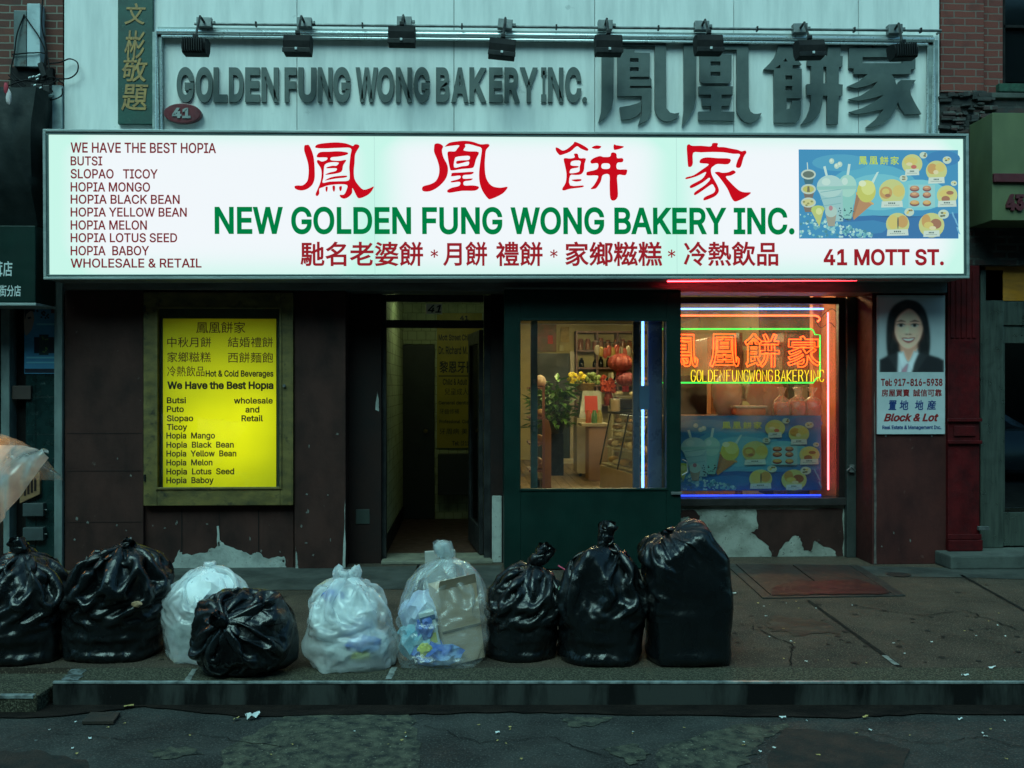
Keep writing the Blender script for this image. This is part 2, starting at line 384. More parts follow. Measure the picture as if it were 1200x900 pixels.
def outline(splines, parent, mat, pl, org, sc, depth, dy, name='letter', smooth_n=0):
    """filled flat or extruded shape from traced outlines (holes are further outlines)"""
    c = bpy.data.curves.new('o', 'CURVE'); c.dimensions = '2D'; c.fill_mode = 'BOTH'; c.extrude = depth / 2
    for sp in splines:
        pts = [pl.L(org[0] + x / sc, org[1] + y / sc) for x, y in sp]
        if smooth_n: pts = catmull(pts, smooth_n)
        q = c.splines.new('POLY'); q.points.add(len(pts) - 1); q.use_cyclic_u = True
        for i, (x, z) in enumerate(pts): q.points[i].co = (x, z, 0, 1)
    o = bpy.data.objects.new('o', c); COL.objects.link(o); bpy.context.view_layer.update()
    me = bpy.data.meshes.new_from_object(o.evaluated_get(bpy.context.evaluated_depsgraph_get()))
    v = np.empty(len(me.vertices) * 3); me.vertices.foreach_get('co', v); v = v.reshape(-1, 3)
    f = [tuple(p.vertices) for p in me.polygons]
    bpy.data.objects.remove(o); bpy.data.curves.remove(c); bpy.data.meshes.remove(me)
    m2 = bpy.data.meshes.new(name); m2.from_pydata(np.stack([v[:, 0], -v[:, 2] - dy - depth / 2, v[:, 1]], 1).tolist(), [], f)
    m2.materials.append(mat)
    if depth: set_smooth(m2, 30)
    ob = bpy.data.objects.new(name, m2); return put(ob, parent, None)
def catmull(p, n):
    out = []; k = len(p)
    for i in range(k):
        a, b, c, d = [np.array(p[(i + j) % k]) for j in (-1, 0, 1, 2)]
        for q in range(n):
            t = q / n; out.append(tuple(0.5 * (2 * b + (c - a) * t + (2 * a - 5 * b + 4 * c - d) * t * t + (3 * b - a - 3 * c + d) * t ** 3)))
    return out
def rc(x0, y0, x1, y1): return [(x0, y0), (x1, y0), (x1, y1), (x0, y1)]
# ------------------------------------------------------------------ plastic bags: a small cloth relaxation
def hash3(ix, iy, iz, sd):
    h = np.sin(ix * 127.1 + iy * 311.7 + iz * 74.7 + sd * 53.3) * 43758.5453
    return h - np.floor(h)
def vnoise(p, fr, sd):
    q = p * fr; i = np.floor(q); f = q - i; f = f * f * (3 - 2 * f); r = 0
    for a in (0, 1):
        for b in (0, 1):
            for c in (0, 1):
                wgt = (f[..., 0] if a else 1 - f[..., 0]) * (f[..., 1] if b else 1 - f[..., 1]) * (f[..., 2] if c else 1 - f[..., 2])
                r = r + wgt * hash3(i[..., 0] + a, i[..., 1] + b, i[..., 2] + c, sd)
    return r * 2 - 1
def bag_mesh(seed, H, rx, ry, R0, Lx=1.12, rn=0.03, tail=0.12, ex=2.6, top=0.55, lump=0.10, lfr=5.0, lean=(0, 0), knot=(0, 0),
             tdir=(0.2, 0, 1), Nu=168, Nv=104, iters=170, squash=0.6, slack=0.0, grav=0.00035, pleat=0.016, npl=26, crease=0.009, cfr=6.0, facet=1.0, bfac=0.74):
    """H: height of the filled body, rx/ry: half widths, R0: radius of the open bag (larger = more folds), top: where the shoulders start"""
    rng = np.random.RandomState(seed)
    th = np.arange(Nu) * 2 * np.pi / Nu
    # profile of the contents: radius factor against height 0..1
    def prof(t):
        lo = np.clip(t / 0.22, 0, 1); base = bfac + (1 - bfac) * np.sqrt(np.clip(1 - (1 - lo) ** 2, 0, 1))
        u = np.clip((t - top) / (1 - top), 0, 1)
        return base * np.clip(1 - u ** squash_e, 0, 1) ** 0.62
    squash_e = 1.9 + squash
    zs = np.linspace(0, H, 400); rr = prof(zs / H) * 0.5 * (rx + ry)
    # cloth path: from the centre of the bottom out, up the side, into the neck, up the tail
    path = [(0.002, 0.0)] + [(x, 0.0) for x in np.linspace(0.01, rr[0], 20)] + list(zip(np.maximum(rr, rn)[1:], zs[1:])) + [(rn * (1 + 0.5 * k * k), H + 0.01 + tail * k) for k in np.linspace(0.05, 1, 30)]
    path = np.array(path); s = np.r_[0, np.cumsum(np.hypot(*np.diff(path, axis=0).T))]
    isn = np.argmin(np.abs(path[:, 1] - (H + 0.01)) + 1e3 * (path[:, 1] < H * 0.98)); s_neck = s[isn]
    sv = np.linspace(0, s[-1], Nv); pr = np.interp(sv, s, path[:, 0]); pz = np.interp(sv, s, path[:, 1])
    jn = int(np.argmin(np.abs(sv - s_neck)))
    a = np.abs(np.cos(th)) ** (2 / ex) * np.sign(np.cos(th)); b = np.abs(np.sin(th)) ** (2 / ex) * np.sign(np.sin(th))
    asp = np.array([rx, ry]) / (0.5 * (rx + ry))
    X = np.zeros((Nv, Nu, 3)); X[..., 0] = pr[:, None] * a * asp[0]; X[..., 1] = pr[:, None] * b * asp[1]; X[..., 2] = pz[:, None]
    cen = np.zeros((Nv, 2)); tt = np.clip(pz / H, 0, 1.3)
    cen[:, 0] = lean[0] * tt + knot[0] * np.clip((tt - top) / (1 - top), 0, 1.0) ** 1.5
    cen[:, 1] = lean[1] * tt + knot[1] * np.clip((tt - top) / (1 - top), 0, 1.0) ** 1.5
    X[..., 0] += cen[:, 0:1]; X[..., 1] += cen[:, 1:2]
    td = np.array(tdir, float); td /= np.linalg.norm(td)
    for j in range(jn, Nv): X[j] += (td - np.array([0, 0, 1])) * (sv[j] - s_neck)
    # pleat seeds
    P0 = np.stack([np.cos(th), np.sin(th), np.zeros(Nu)], -1)
    for j in range(Nv):
        q = P0.copy(); q[:, 2] = sv[j] * 1.2
        amp = 0.020 * min(1, sv[j] / max(s_neck, 1e-6)) ** 2
        k = 1 + (amp * vnoise(q, 7.0, seed) + 0.6 * amp * vnoise(q, 3.0, seed + 5)) / max(pr[j], 0.05)
        X[j, :, 0] = cen[j, 0] + (X[j, :, 0] - cen[j, 0]) * k; X[j, :, 1] = cen[j, 1] + (X[j, :, 1] - cen[j, 1]) * k
    # rest lengths
    rb = rr[0] + (R0 - rr[0]) * np.clip((sv - rr[0] - 0.05) / 0.40, 0, 1); circ = 2 * np.pi * np.minimum(rb, sv + 0.003) * (0.90 + 0.10 * np.clip((sv - rr[0] - 0.02) / 0.25, 0, 1))
    du = circ / Nu; dv = (sv[1] - sv[0]) * (1 + (Lx - 1) * 1.5 * np.clip((sv / s_neck - 0.40) / 0.35, 0, 1))
    lum = lambda c, sc=1.0: vnoise(c, lfr, seed + 11) * 0.7 + vnoise(c, lfr * 2.1, seed + 17) * 0.3
    # the rubbish inside: a lumpy polyhedron whose flat sides pull the film taut
    K = 34; pts = []; tq = rng.uniform(0.03, 0.97, K); aq = (np.arange(K) * 2.39996 + rng.uniform(-.5, .5, K)) % 6.28318
    def surf(t, a):
        r = prof(np.array([t]))[0]; ca, sa = np.cos(a), np.sin(a)
        return np.array([r * rx * np.abs(ca) ** (2 / ex) * np.sign(ca), r * ry * np.abs(sa) ** (2 / ex) * np.sign(sa), t * H])
    NK = np.zeros((K, 3)); DK = np.zeros(K)
    for k in range(K):
        p_ = surf(tq[k], aq[k]); d1 = surf(tq[k], aq[k] + .03) - surf(tq[k], aq[k] - .03); d2 = surf(min(tq[k] + .02, 1), aq[k]) - surf(max(tq[k] - .02, 0), aq[k])
        n_ = np.cross(d1, d2); n_ = n_ / (np.linalg.norm(n_) + 1e-9)
        if n_ @ (p_ - np.array([0, 0, H * .45])) < 0: n_ = -n_
        NK[k] = n_; DK[k] = n_ @ p_ * 0.965 - facet * rng.uniform(-0.35, 1.0) * 0.5 * (rx + ry) * 0.1
    def con(A, B, rest, stiff_s, stiff_c):
        d = B - A; l = np.sqrt((d * d).sum(-1)) + 1e-9; e = l - rest
        st = np.where(e > 0, stiff_s, stiff_c); return d * (0.5 * st * e / l)[..., None]
    def ucon(k, rest, ss, sc):
        # pairs (i, i+k) in colours so no vertex is used twice
        for c0 in range(2):
            idx = np.concatenate([np.arange(o, min(o + k, Nu)) for o in range(c0 * k, Nu - k + 1, 2 * k)])
            idx = idx[(idx + k) < Nu + k]; j2 = (idx + k) % Nu
            g = con(X[:, idx], X[:, j2], rest, ss, sc); X[:, idx] += g; X[:, j2] -= g
    def vcon(k, rest, ss, sc):
        for c0 in range(2):
            idx = [o + q for o in range(c0 * k, Nv, 2 * k) for q in range(k) if o + q + k < Nv]
            if not idx: continue
            idx = np.array(idx); g = con(X[idx], X[idx + k], rest[idx], ss, sc); X[idx] += g; X[idx + k] -= g
    dv = np.full(Nv, 1.0) * dv; dg = np.sqrt(du[:-1] ** 2 + dv[:-1] ** 2)
    def dcon(sg, ss, sc):
        for c0 in (0, 1):
            ii = np.arange(c0, Nv - 1, 2); Bx = np.roll(X, -sg, axis=1)
            g = con(X[ii], Bx[ii + 1], dg[ii][:, None], ss, sc); X[ii] += g
            X[ii + 1] -= np.roll(g, sg, axis=1)
    for it in range(iters):
        X[..., 2] -= grav * np.clip((sv / s_neck - 0.45) / 0.3, 0, 1)[:, None]
        if slack: X[..., 2] -= slack * 0.001
        for _ in range(2):
            ucon(1, du[:, None], 0.9, 0.55); vcon(1, dv[:, None], 0.9, 0.45)
            dcon(1, 0.5, 0.18); dcon(-1, 0.5, 0.18)
            ucon(3, 3 * du[:, None], 0.0, 0.10); vcon(3, 3 * dv[:, None], 0.0, 0.10)
            ucon(6, 6 * du[:, None], 0.0, 0.035)
            vcon(7, 7 * dv[:, None], 0.0, 0.03)
        # contents push outward
        z = X[..., 2]; t = np.clip(z / H, 0, 1)
        cx = lean[0] * t + knot[0] * np.clip((t - top) / (1 - top), 0, 1) ** 1.5; cy = lean[1] * t + knot[1] * np.clip((t - top) / (1 - top), 0, 1) ** 1.5
        ddx = (X[..., 0] - cx) / rx; ddy = (X[..., 1] - cy) / ry
        rad = (np.abs(ddx) ** ex + np.abs(ddy) ** ex) ** (1 / ex) + 1e-6
        if it % 6 == 0: lm = lum(X)
        lim = np.clip(prof(t) * (1 + lump * lm) * 0.97, 0.0, None)
        lim = lim * 0.93
        wall_ = (sv > rr[0] * 0.97)[:, None]; ins = (rad < lim) & wall_ & (np.arange(Nv)[:, None] < jn - 1) & (z < H)
        k = np.where(ins, 1 + (lim / rad - 1) * 0.5, 1.0)
        X[..., 0] = cx + (X[..., 0] - cx) * k; X[..., 1] = cy + (X[..., 1] - cy) * k
        Q = np.stack([X[..., 0] - cx, X[..., 1] - cy, X[..., 2]], -1); sd = Q @ NK.T - DK; kk = sd.argmax(-1); sm = np.take_along_axis(sd, kk[..., None], -1)[..., 0]
        push = np.where(wall_ & (sm < 0) & (sm > -0.05) & (np.arange(Nv)[:, None] < jn - 1), -sm * 0.5, 0.0); X += NK[kk] * push[..., None]
        # neck
        for j in range(jn - 1, min(jn + 2, Nv)):
            cc = np.array([lean[0] + knot[0], lean[1] + knot[1], H + 0.012 * (j - jn) + 0.005]); d = X[j] - cc; l = np.linalg.norm(d[:, :2], axis=1) + 1e-9
            k = np.minimum(1, rn / l); X[j, :, 0] = cc[0] + d[:, 0] * k; X[j, :, 1] = cc[1] + d[:, 1] * k
            X[j, :, 2] = cc[2] + np.clip(d[:, 2], -rn, rn) * 0.5
        for j in range(min(jn + 2, Nv), Nv):    # the tail keeps its line
            cc = np.array([lean[0] + knot[0], lean[1] + knot[1], H]) + td * (sv[j] - s_neck)
            mv = X[j].mean(0); X[j] += (cc - mv) * 0.3
            d = X[j] - cc; l = np.linalg.norm(d, axis=1) + 1e-9; fr_ = (sv[j] - s_neck) / max(tail, 0.01); mx = rn * (1.1 + 1.25 * np.sin(np.pi * min(fr_ * .85 + .05, 1))) * (1 + 0.35 * np.sin(3 * th + 9 * sv[j] / max(tail, .05))); k = np.minimum(1, mx / l); X[j] = cc + d * k[:, None]
        X[..., 2] = np.maximum(X[..., 2], 0.0)
    # light smoothing, then gathers at the neck and sharp creases of the film
    Y = X.copy(); Y[1:-1] = 0.5 * X[1:-1] + 0.125 * (X[:-2] + X[2:] + np.roll(X[1:-1], 1, 1) + np.roll(X[1:-1], -1, 1)); X = Y
    tu = np.roll(X, -1, 1) - np.roll(X, 1, 1); tv = np.gradient(X, axis=0); nn = np.cross(tu, tv); nn /= np.linalg.norm(nn, axis=-1, keepdims=True) + 1e-9
    dist = np.clip(s_neck - sv, 0, None)[:, None]
    ring = np.stack([np.cos(th), np.sin(th), 0 * th], -1)[None] * np.ones((Nv, 1, 1)); ring[..., 2] = dist * 1.1
    wob = 0.25 * vnoise(ring, 2.5, seed + 3)
    ang = ring.copy(); ph = th[None] + wob
    ang = np.stack([np.cos(ph), np.sin(ph), 0.35 * ring[..., 2]], -1)
    pn = vnoise(ang, npl / 6.28 * 1.6, seed + 21); pn2 = vnoise(ang, npl / 6.28 * 3.1, seed + 22)
    rdg = (1 - 2.6 * np.abs(pn)) * 0.65 + (1 - 2.6 * np.abs(pn2)) * 0.35
    spread = 0.10 + 0.20 * (vnoise(ang * np.array([1, 1, 0]), 2.2, seed + 33) * 0.5 + 0.5)
    env = np.exp(-(dist / spread) ** 1.6) * np.clip(dist / 0.05, 0.25, 1) * np.where(np.arange(Nv)[:, None] >= jn, 0.8, 1)
    d = pleat * env * rdg
    q = X.copy(); wv = np.stack([vnoise(q, 3.1, seed + 41), vnoise(q, 3.1, seed + 42), vnoise(q, 3.1, seed + 43)], -1); q = q + 0.07 * wv
    q2 = q * np.array([1, 1, 0.75])
    for k, (fr, am) in enumerate(((cfr, 0.9), (cfr * 2.1, 0.55), (cfr * 4.3, 0.32))):
        d = d + (crease + 0.012 * (np.arange(Nv)[:, None] > jn + 1)) * am * (1 - 3.0 * np.abs(vnoise(q2, fr, seed + 50 + k))) * np.clip(sv / 0.12, 0, 1)[:, None] * np.clip(0.35 + vnoise(q, 2.4, seed + 60 + k) * 1.4, 0, 1)
    X = X + nn * d[..., None]
    X[..., 2] = np.maximum(X[..., 2], 0.0)
    v = X.reshape(-1, 3)
    i = np.arange(Nv - 1)[:, None] * Nu; j = np.arange(Nu)[None]
    f = np.stack([i + j, i + (j + 1) % Nu, i + Nu + (j + 1) % Nu, i + Nu + j], -1).reshape(-1, 4)
    return v, f
def bag_obj(v, f, name, mat, parent, rot=None, floor=True, scale=1.0):
    v = v * scale
    if rot is not None:
        v = v @ np.array(rot.to_3x3()).T
        # let it settle on the pavement: what would sink is pressed flat
        lo = np.percentile(v[:, 2], 6); v[:, 2] -= lo
        v[:, 2] = np.where(v[:, 2] < 0.02, 0.02 * np.exp((v[:, 2] - 0.02) / 0.03), v[:, 2])
    me = bpy.data.meshes.new(name); me.from_pydata(v.tolist(), [], f.tolist()); me.materials.append(mat)
    me.polygons.foreach_set('use_smooth', [True] * len(me.polygons))
    o = bpy.data.objects.new(name, me); return put(o, parent, None)
# ------------------------------------------------------------------ materials of the place
M = {}
M['clad'] = P('white_cladding', (0.70, 0.72, 0.70), 0.45, col2=(0.50, 0.53, 0.52), ns=2.2, lo=0.42, hi=0.75, st=(3.5, 1, 0.5), col3=(0.22, 0.25, 0.25), ns3=5, lo3=0.66, hi3=0.8, bump=0.05, bs=25)
M['brown'] = P('brown_paint', (0.046, 0.021, 0.018), 0.6, col2=(0.020, 0.011, 0.010), ns=2.6, lo=0.38, hi=0.68, col3=(0.085, 0.060, 0.052), ns3=11, lo3=0.66, hi3=0.74, bump=0.35, bs=14, st=(1.3, 1, 0.8), spec=0.12)
M['brown2'] = P('brown_paint_dark', (0.018, 0.010, 0.009), 0.6, spec=0.12, col2=(0.012, 0.009, 0.009), ns=3, col3=(0.04, 0.03, 0.03), ns3=14, lo3=0.68, hi3=0.8, bump=0.2, bs=16)
M['plaster'] = P('bare_plaster', (0.30, 0.33, 0.31), 0.85, col2=(0.17, 0.19, 0.18), ns=6, col3=(0.10, 0.10, 0.09), ns3=30, lo3=0.62, hi3=0.72, bump=0.5, bs=40)
M['plaster_y'] = P('bare_plaster_lower', (0.26, 0.28, 0.25), 0.85, col2=(0.13, 0.14, 0.12), ns=5, col3=(0.06, 0.06, 0.05), ns3=34, lo3=0.60, hi3=0.70, bump=0.5, bs=40)
M['alu'] = P('anodised_aluminium', (0.30, 0.36, 0.35), 0.42, metal=0.25, col2=(0.19, 0.23, 0.23), ns=4, st=(0.4, 1, 3), bump=0.05, bs=50)
M['alu2'] = P('grey_lintel_metal', (0.17, 0.19, 0.185), 0.5, metal=0.3, col2=(0.09, 0.10, 0.10), ns=3, st=(0.5, 1, 3), bump=0.08, bs=30)
M['chrome'] = P('chrome_rail', (0.60, 0.66, 0.66), 0.28, metal=0.6, rv=0.05)
M['bronze'] = P('bronze_letter', (0.090, 0.115, 0.110), 0.45, metal=0.1, col2=(0.065, 0.085, 0.082), ns=5, col3=(0.09, 0.11, 0.10), ns3=22, lo3=0.62, hi3=0.8, bump=0.08, bs=40)
M['black'] = P('black_metal', (0.008, 0.009, 0.010), 0.45, spec=0.25, col2=(0.022, 0.024, 0.024), ns=8, bump=0.06, bs=60)
M['blackmat'] = P('black_matt', (0.006, 0.006, 0.007), 0.7, spec=0.15, col2=(0.016, 0.016, 0.016), ns=8)
M['galv'] = P('galvanised_box', (0.20, 0.22, 0.22), 0.5, metal=0.6, col2=(0.10, 0.11, 0.11), ns=9)
M['green'] = P('dark_green_paint', (0.0030, 0.019, 0.0155), 0.5, spec=0.15, col2=(0.0024, 0.014, 0.0115), ns=3, col3=(0.012, 0.04, 0.032), ns3=26, lo3=0.68, hi3=0.8, bump=0.12, bs=18, bst=(4, 1, 0.6))
M['greenboard'] = P('green_lacquer_board', (0.006, 0.060, 0.045), 0.5, col2=(0.004, 0.040, 0.031), ns=7, col3=(0.04, 0.12, 0.085), ns3=40, lo3=0.62, hi3=0.7, bump=0.15, bs=50)
M['gold'] = P('gold_leaf_paint', (0.36, 0.22, 0.07), 0.5, metal=0.1, col2=(0.22, 0.13, 0.05), ns=20)
M['oval'] = P('red_enamel', (0.13, 0.018, 0.025), 0.35, col2=(0.09, 0.014, 0.02), ns=12)
M['greylet'] = P('grey_numeral', (0.25, 0.27, 0.26), 0.5, col2=(0.15, 0.17, 0.17), ns=12)
M['brass'] = P('tarnished_case_frame', (0.150, 0.115, 0.034), 0.5, metal=0.2, col2=(0.065, 0.055, 0.02), ns=5, st=(1, 1, 2), col3=(0.02, 0.018, 0.01), ns3=12, lo3=0.58, hi3=0.72, bump=0.12, bs=30)
M['casein'] = P('case_lining', (0.03, 0.045, 0.025), 0.7, col2=(0.02, 0.03, 0.018), ns=6)
M['tile'] = P('teal_marble_tile', (0.008, 0.024, 0.024), 0.22, col2=(0.004, 0.012, 0.012), ns=6, col3=(0.06, 0.09, 0.09), ns3=9, lo3=0.63, hi3=0.66, bump=0.03)
M['paleiron'] = P('pale_painted_post', (0.12, 0.16, 0.155), 0.5, col2=(0.06, 0.08, 0.08), ns=6, st=(1, 1, .4), bump=0.1, bs=30)
M['iron'] = P('red_cast_iron', (0.075, 0.0045, 0.006), 0.5, spec=0.2, col2=(0.032, 0.003, 0.004), ns=6, col3=(0.015, 0.008, 0.008), ns3=25, lo3=0.64, hi3=0.74, bump=0.2, bs=40)
M['steel'] = P('brushed_steel', (0.17, 0.21, 0.18), 0.34, metal=0.8, col2=(0.10, 0.125, 0.11), ns=5, st=(6, 1, 0.5), bump=0.04, bs=120, bst=(10, 1, 0.2))
M['canopy'] = P('olive_canopy_metal', (0.105, 0.130, 0.062), 0.5, col2=(0.075, 0.095, 0.048), ns=2, st=(1, 1, .5), col3=(0.17, 0.19, 0.12), ns3=30, lo3=0.7, hi3=0.78, bump=0.05)
M['canopyred'] = P('canopy_trim_red', (0.085, 0.012, 0.018), 0.5, col2=(0.06, 0.009, 0.014), ns=9)
M['stone'] = P('step_stone', (0.060, 0.072, 0.064), 0.85, col2=(0.03, 0.036, 0.033), ns=4, col3=(0.11, 0.12, 0.11), ns3=30, lo3=0.62, hi3=0.72, bump=0.5, bs=25)
M['brickL'] = brick_mat('brick_left', (0.120, 0.036, 0.024), (0.075, 0.023, 0.018), (0.17, 0.16, 0.13), grime=(0.025, 0.018, 0.016), glo=0.5, ghi=0.85)
M['brickR'] = brick_mat('brick_right', (0.155, 0.034, 0.024), (0.115, 0.025, 0.020), (0.135, 0.10, 0.085), grime=(0.035, 0.012, 0.012), glo=0.55, ghi=0.9)
M['brickD'] = brick_mat('brick_damaged', (0.060, 0.022, 0.020), (0.035, 0.022, 0.021), (0.070, 0.072, 0.066), grime=(0.020, 0.022, 0.022), glo=0.42, ghi=0.55, msize=0.012)
M['brickO'] = brick_mat('brick_opposite', (0.06, 0.025, 0.02), (0.045, 0.02, 0.016), (0.07, 0.065, 0.06))
M['glass'] = glass_mat('window_glass', haze=0.03)
M['glassn'] = glass_mat('glow_haze_glass', haze=0.11, back=True)  # haze added to the pane so the neon tubes get a halo
M['glassd'] = glass_mat('door_glass_dark', tintc=(0.35, 0.37, 0.37), ior=1.6)
M['dark'] = P('dark_interior', (0.008, 0.008, 0.008), 0.8, spec=0.1)
M['voidglass'] = P('unlit_window_pane', (0.004, 0.006, 0.007), 0.08, rv=0.02)

# ------------------------------------------------------------------ ground
SW_D, ST_D = 5.725, 5.435        # camera depth of the joint behind the kerb strip, and of the kerb edge
def kpoly(z, d0, d1, p0=None, p1=None, x0=-14, x1=14):
    def q(lx, d): return Vector((CAM.x, CAM.y, 0)) + FW * d + RT * lx + Vector((0, 0, z))
    return [q(x0, d0), q(x1, d0), q(x1, d1), q(x0, d1)]
concrete = P('sidewalk_concrete', (0.060, 0.045, 0.034), 0.8, spec=0.15, col2=(0.028, 0.023, 0.018), ns=1.7, lo=0.36, hi=0.66, col3=(0.24, 0.20, 0.145), ns3=95, lo3=0.55, hi3=0.68, bump=0.35, bs=130, rv=0.2)
concrete2 = P('sidewalk_smooth_concrete', (0.060, 0.066, 0.060), 0.7, spec=0.2, col2=(0.024, 0.027, 0.025), ns=2.5, lo=0.35, hi=0.65, bump=0.15, bs=60, rv=0.2)
aggr = P('exposed_aggregate', (0.030, 0.029, 0.020), 0.8, spec=0.15, col2=(0.10, 0.095, 0.065), ns=75, lo=0.50, hi=0.60, col3=(0.17, 0.165, 0.12), ns3=120, lo3=0.60, hi3=0.66, bump=0.6, bs=110, detail=2)
asph = P('street_asphalt', (0.020, 0.021, 0.020), 0.75, spec=0.2, col2=(0.048, 0.052, 0.048), ns=2.2, lo=0.38, hi=0.68, col3=(0.14, 0.14, 0.125), ns3=95, lo3=0.54, hi3=0.70, bump=1.0, bs=38, rv=0.25)
asph2 = P('worn_pale_asphalt', (0.095, 0.098, 0.070), 0.8, spec=0.15, col2=(0.022, 0.026, 0.025), ns=13, lo=0.38, hi=0.62, col3=(0.22, 0.22, 0.16), ns3=50, lo3=0.60, hi3=0.68, bump=1.0, bs=50)
asph3 = P('reddish_asphalt', (0.044, 0.032, 0.027), 0.8, spec=0.15, col2=(0.020, 0.023, 0.022), ns=6, lo=0.40, hi=0.60, col3=(0.08, 0.08, 0.07), ns3=120, lo3=0.6, hi3=0.7, bump=0.8, bs=60)
gutd = P('gutter_dirt', (0.007, 0.005, 0.004), 0.7, spec=0.15, col2=(0.020, 0.014, 0.011), ns=9, st=(0.5, 1, 1), bump=0.8, bs=50)
kerbm = P('kerb_steel_face', (0.008, 0.008, 0.008), 0.6, spec=0.15, col2=(0.045, 0.050, 0.047), ns=2.4, lo=0.46, hi=0.56, st=(1.2, 1, 0.25), col3=(0.06, 0.07, 0.07), ns3=70, lo3=0.66, hi3=0.75, bump=0.3, bs=50, bst=(4, 4, 0.5))
kerbe = P('kerb_edge_glint', (0.36, 0.42, 0.42), 0.4, metal=0.3, col2=(0.10, 0.12, 0.12), ns=14)  # steel edge, its bright highlight put into the colour
rust = P('wet_red_stain', (0.040, 0.008, 0.008), 0.45, col2=(0.022, 0.008, 0.008), ns=5)
grass = lambda *a: None
tag(MB().sheet([(-80, -80, -0.145), (80, -80, -0.145), (80, 60, -0.145), (-80, 60, -0.145)]).build('ground', asph, org=(0, 0, -0.145)), kind='structure')
ROADZ = -0.13
road = MB().sheet(kpoly(ROADZ, -9, ST_D + 0.05, x0=-40, x1=40)).build('road', asph, org=(0, -8, ROADZ)); tag(road, kind='structure')
# sidewalk: from the joint to under the facades, one slab sheet with thickness
sw = MB(); a, b = kpoly(0, SW_D, SW_D)[0], kpoly(0, SW_D, SW_D)[1]
fx = [(a.x, a.y), (b.x, b.y), (14, 0.6), (-14, 0.6)]
sw.add([(x, y, -0.2) for x, y in fx] + [(x, y, 0.0) for x, y in fx], [(3, 2, 1, 0), (4, 5, 6, 7), (0, 1, 5, 4), (1, 2, 6, 5), (2, 3, 7, 6), (3, 0, 4, 7)])
sidewalk = tag(sw.build('sidewalk', concrete, org=(0, -2, 0)), kind='structure')
def flat(name, pts, mat, z, kind='structure', jag=0.0, seed=0, parent=None, n=6):
    """flat sheet with a slightly ragged outline"""
    out = []
    pts = [Vector((p[0], p[1], 0)) for p in pts]; rn = random.Random(seed)
    for i, p in enumerate(pts):
        q = pts[(i + 1) % len(pts)]
        for k in range(n if jag else 1):
            t = k / n if jag else 0; r = p.lerp(q, t); d = (q - p); nn = Vector((-d.y, d.x, 0)).normalized() if d.length > 0 else Vector()
            out.append(r + nn * (rn.uniform(-jag, jag) if jag else 0))
    m = MB().poly([(p.x, p.y, z) for p in out])
    c = sum((p for p in out), Vector()) / len(out)
    o = m.build(name, mat, parent, org=(c.x, c.y, z))
    if o.data.polygons[0].normal.z < 0: o.data.flip_normals()
    if parent is None: tag(o, kind=kind)
    return o
def gp(px, py, z=0.0): p = G(px, py, z); return (p.x, p.y)
# kerb strip of exposed aggregate, kerb body and its steel edge
XL = (62 - 600) / F * ST_D          # where the higher kerb begins
ks = MB()
def kbox(mb, x0, x1, d0, d1, z0, z1):
    lo, hi = kpoly(z0, d0, d1, x0=x0, x1=x1), kpoly(z1, d0, d1, x0=x0, x1=x1)
    mb.add(lo + hi, [(3, 2, 1, 0), (4, 5, 6, 7), (0, 1, 5, 4), (1, 2, 6, 5), (2, 3, 7, 6), (3, 0, 4, 7)])
kbox(ks, XL, 14, ST_D + 0.03, SW_D - 0.008, -0.2, 0.002)
tag(ks.build('kerb_strip', aggr, org=(0, -3.3, 0)), kind='structure')
kb = MB(); kbox(kb, XL, 14, ST_D, ST_D + 0.022, -0.2, 0.0)
kerb = tag(kb.build('kerb', kerbm, org=(0, -3.4, 0)), kind='structure')
kd = MB(); kbox(kd, XL, 14, ST_D - 0.004, ST_D + 0.020, -0.006, 0.006)
kd.build('kerb_edge', kerbe, kerb, bevel=0.002)
kl = MB(); kbox(kl, -14, XL - 0.03, ST_D - 0.12, SW_D + 0.35, -0.3, -0.035)
low = tag(kl.build('kerb_stone', aggr, org=(-3, -3.4, 0), bevel=0.012), kind='structure')
kl2 = MB(); kbox(kl2, -14, XL - 0.05, ST_D - 0.124, ST_D - 0.09, -0.05, -0.031); kl2.build('kerb_edge', kerbe, low, bevel=0.002)
jd = P('joint_dirt', (0.006, 0.006, 0.005), 0.9, spec=0.1, col2=(0.02, 0.02, 0.018), ns=20)
jp = P('pale_joint_mortar', (0.24, 0.26, 0.24), 0.8, col2=(0.08, 0.09, 0.08), ns=14, bump=0.4, bs=60)
def joint(p0, p1, wd, mat, z=0.004, name='slab_joint'):
    a, b = Vector(gp(*p0)).to_3d(), Vector(gp(*p1)).to_3d(); d = (b - a).normalized(); n = Vector((-d.y, d.x, 0)) * wd / 2
    return flat(name, [a + n, b + n, b - n, a - n], mat, z, jag=0.003, seed=int(p0[0]), n=14)
joint((947, 704), (1055, 782), 0.030, jd); joint((1126, 674), (1215, 724), 0.030, jd); joint((491, 661), (461, 781), 0.026, jd)
joint((1036, 769), (1051, 780), 0.03, jp, 0.006, 'mortar_patch'); joint((462, 783), (455, 797), 0.035, jp, 0.006, 'mortar_patch')
joint((228, 785), (219, 799), 0.03, jp, 0.006, 'mortar_patch')
flat('mortar_patch', [gp(84, 785), gp(102, 785), gp(92, 798), gp(72, 798)], P('chalky_patch', (0.12, 0.14, 0.14), 0.9, col2=(0.03, 0.035, 0.03), ns=16, lo=0.45, hi=0.55), 0.006, jag=0.012, seed=3)
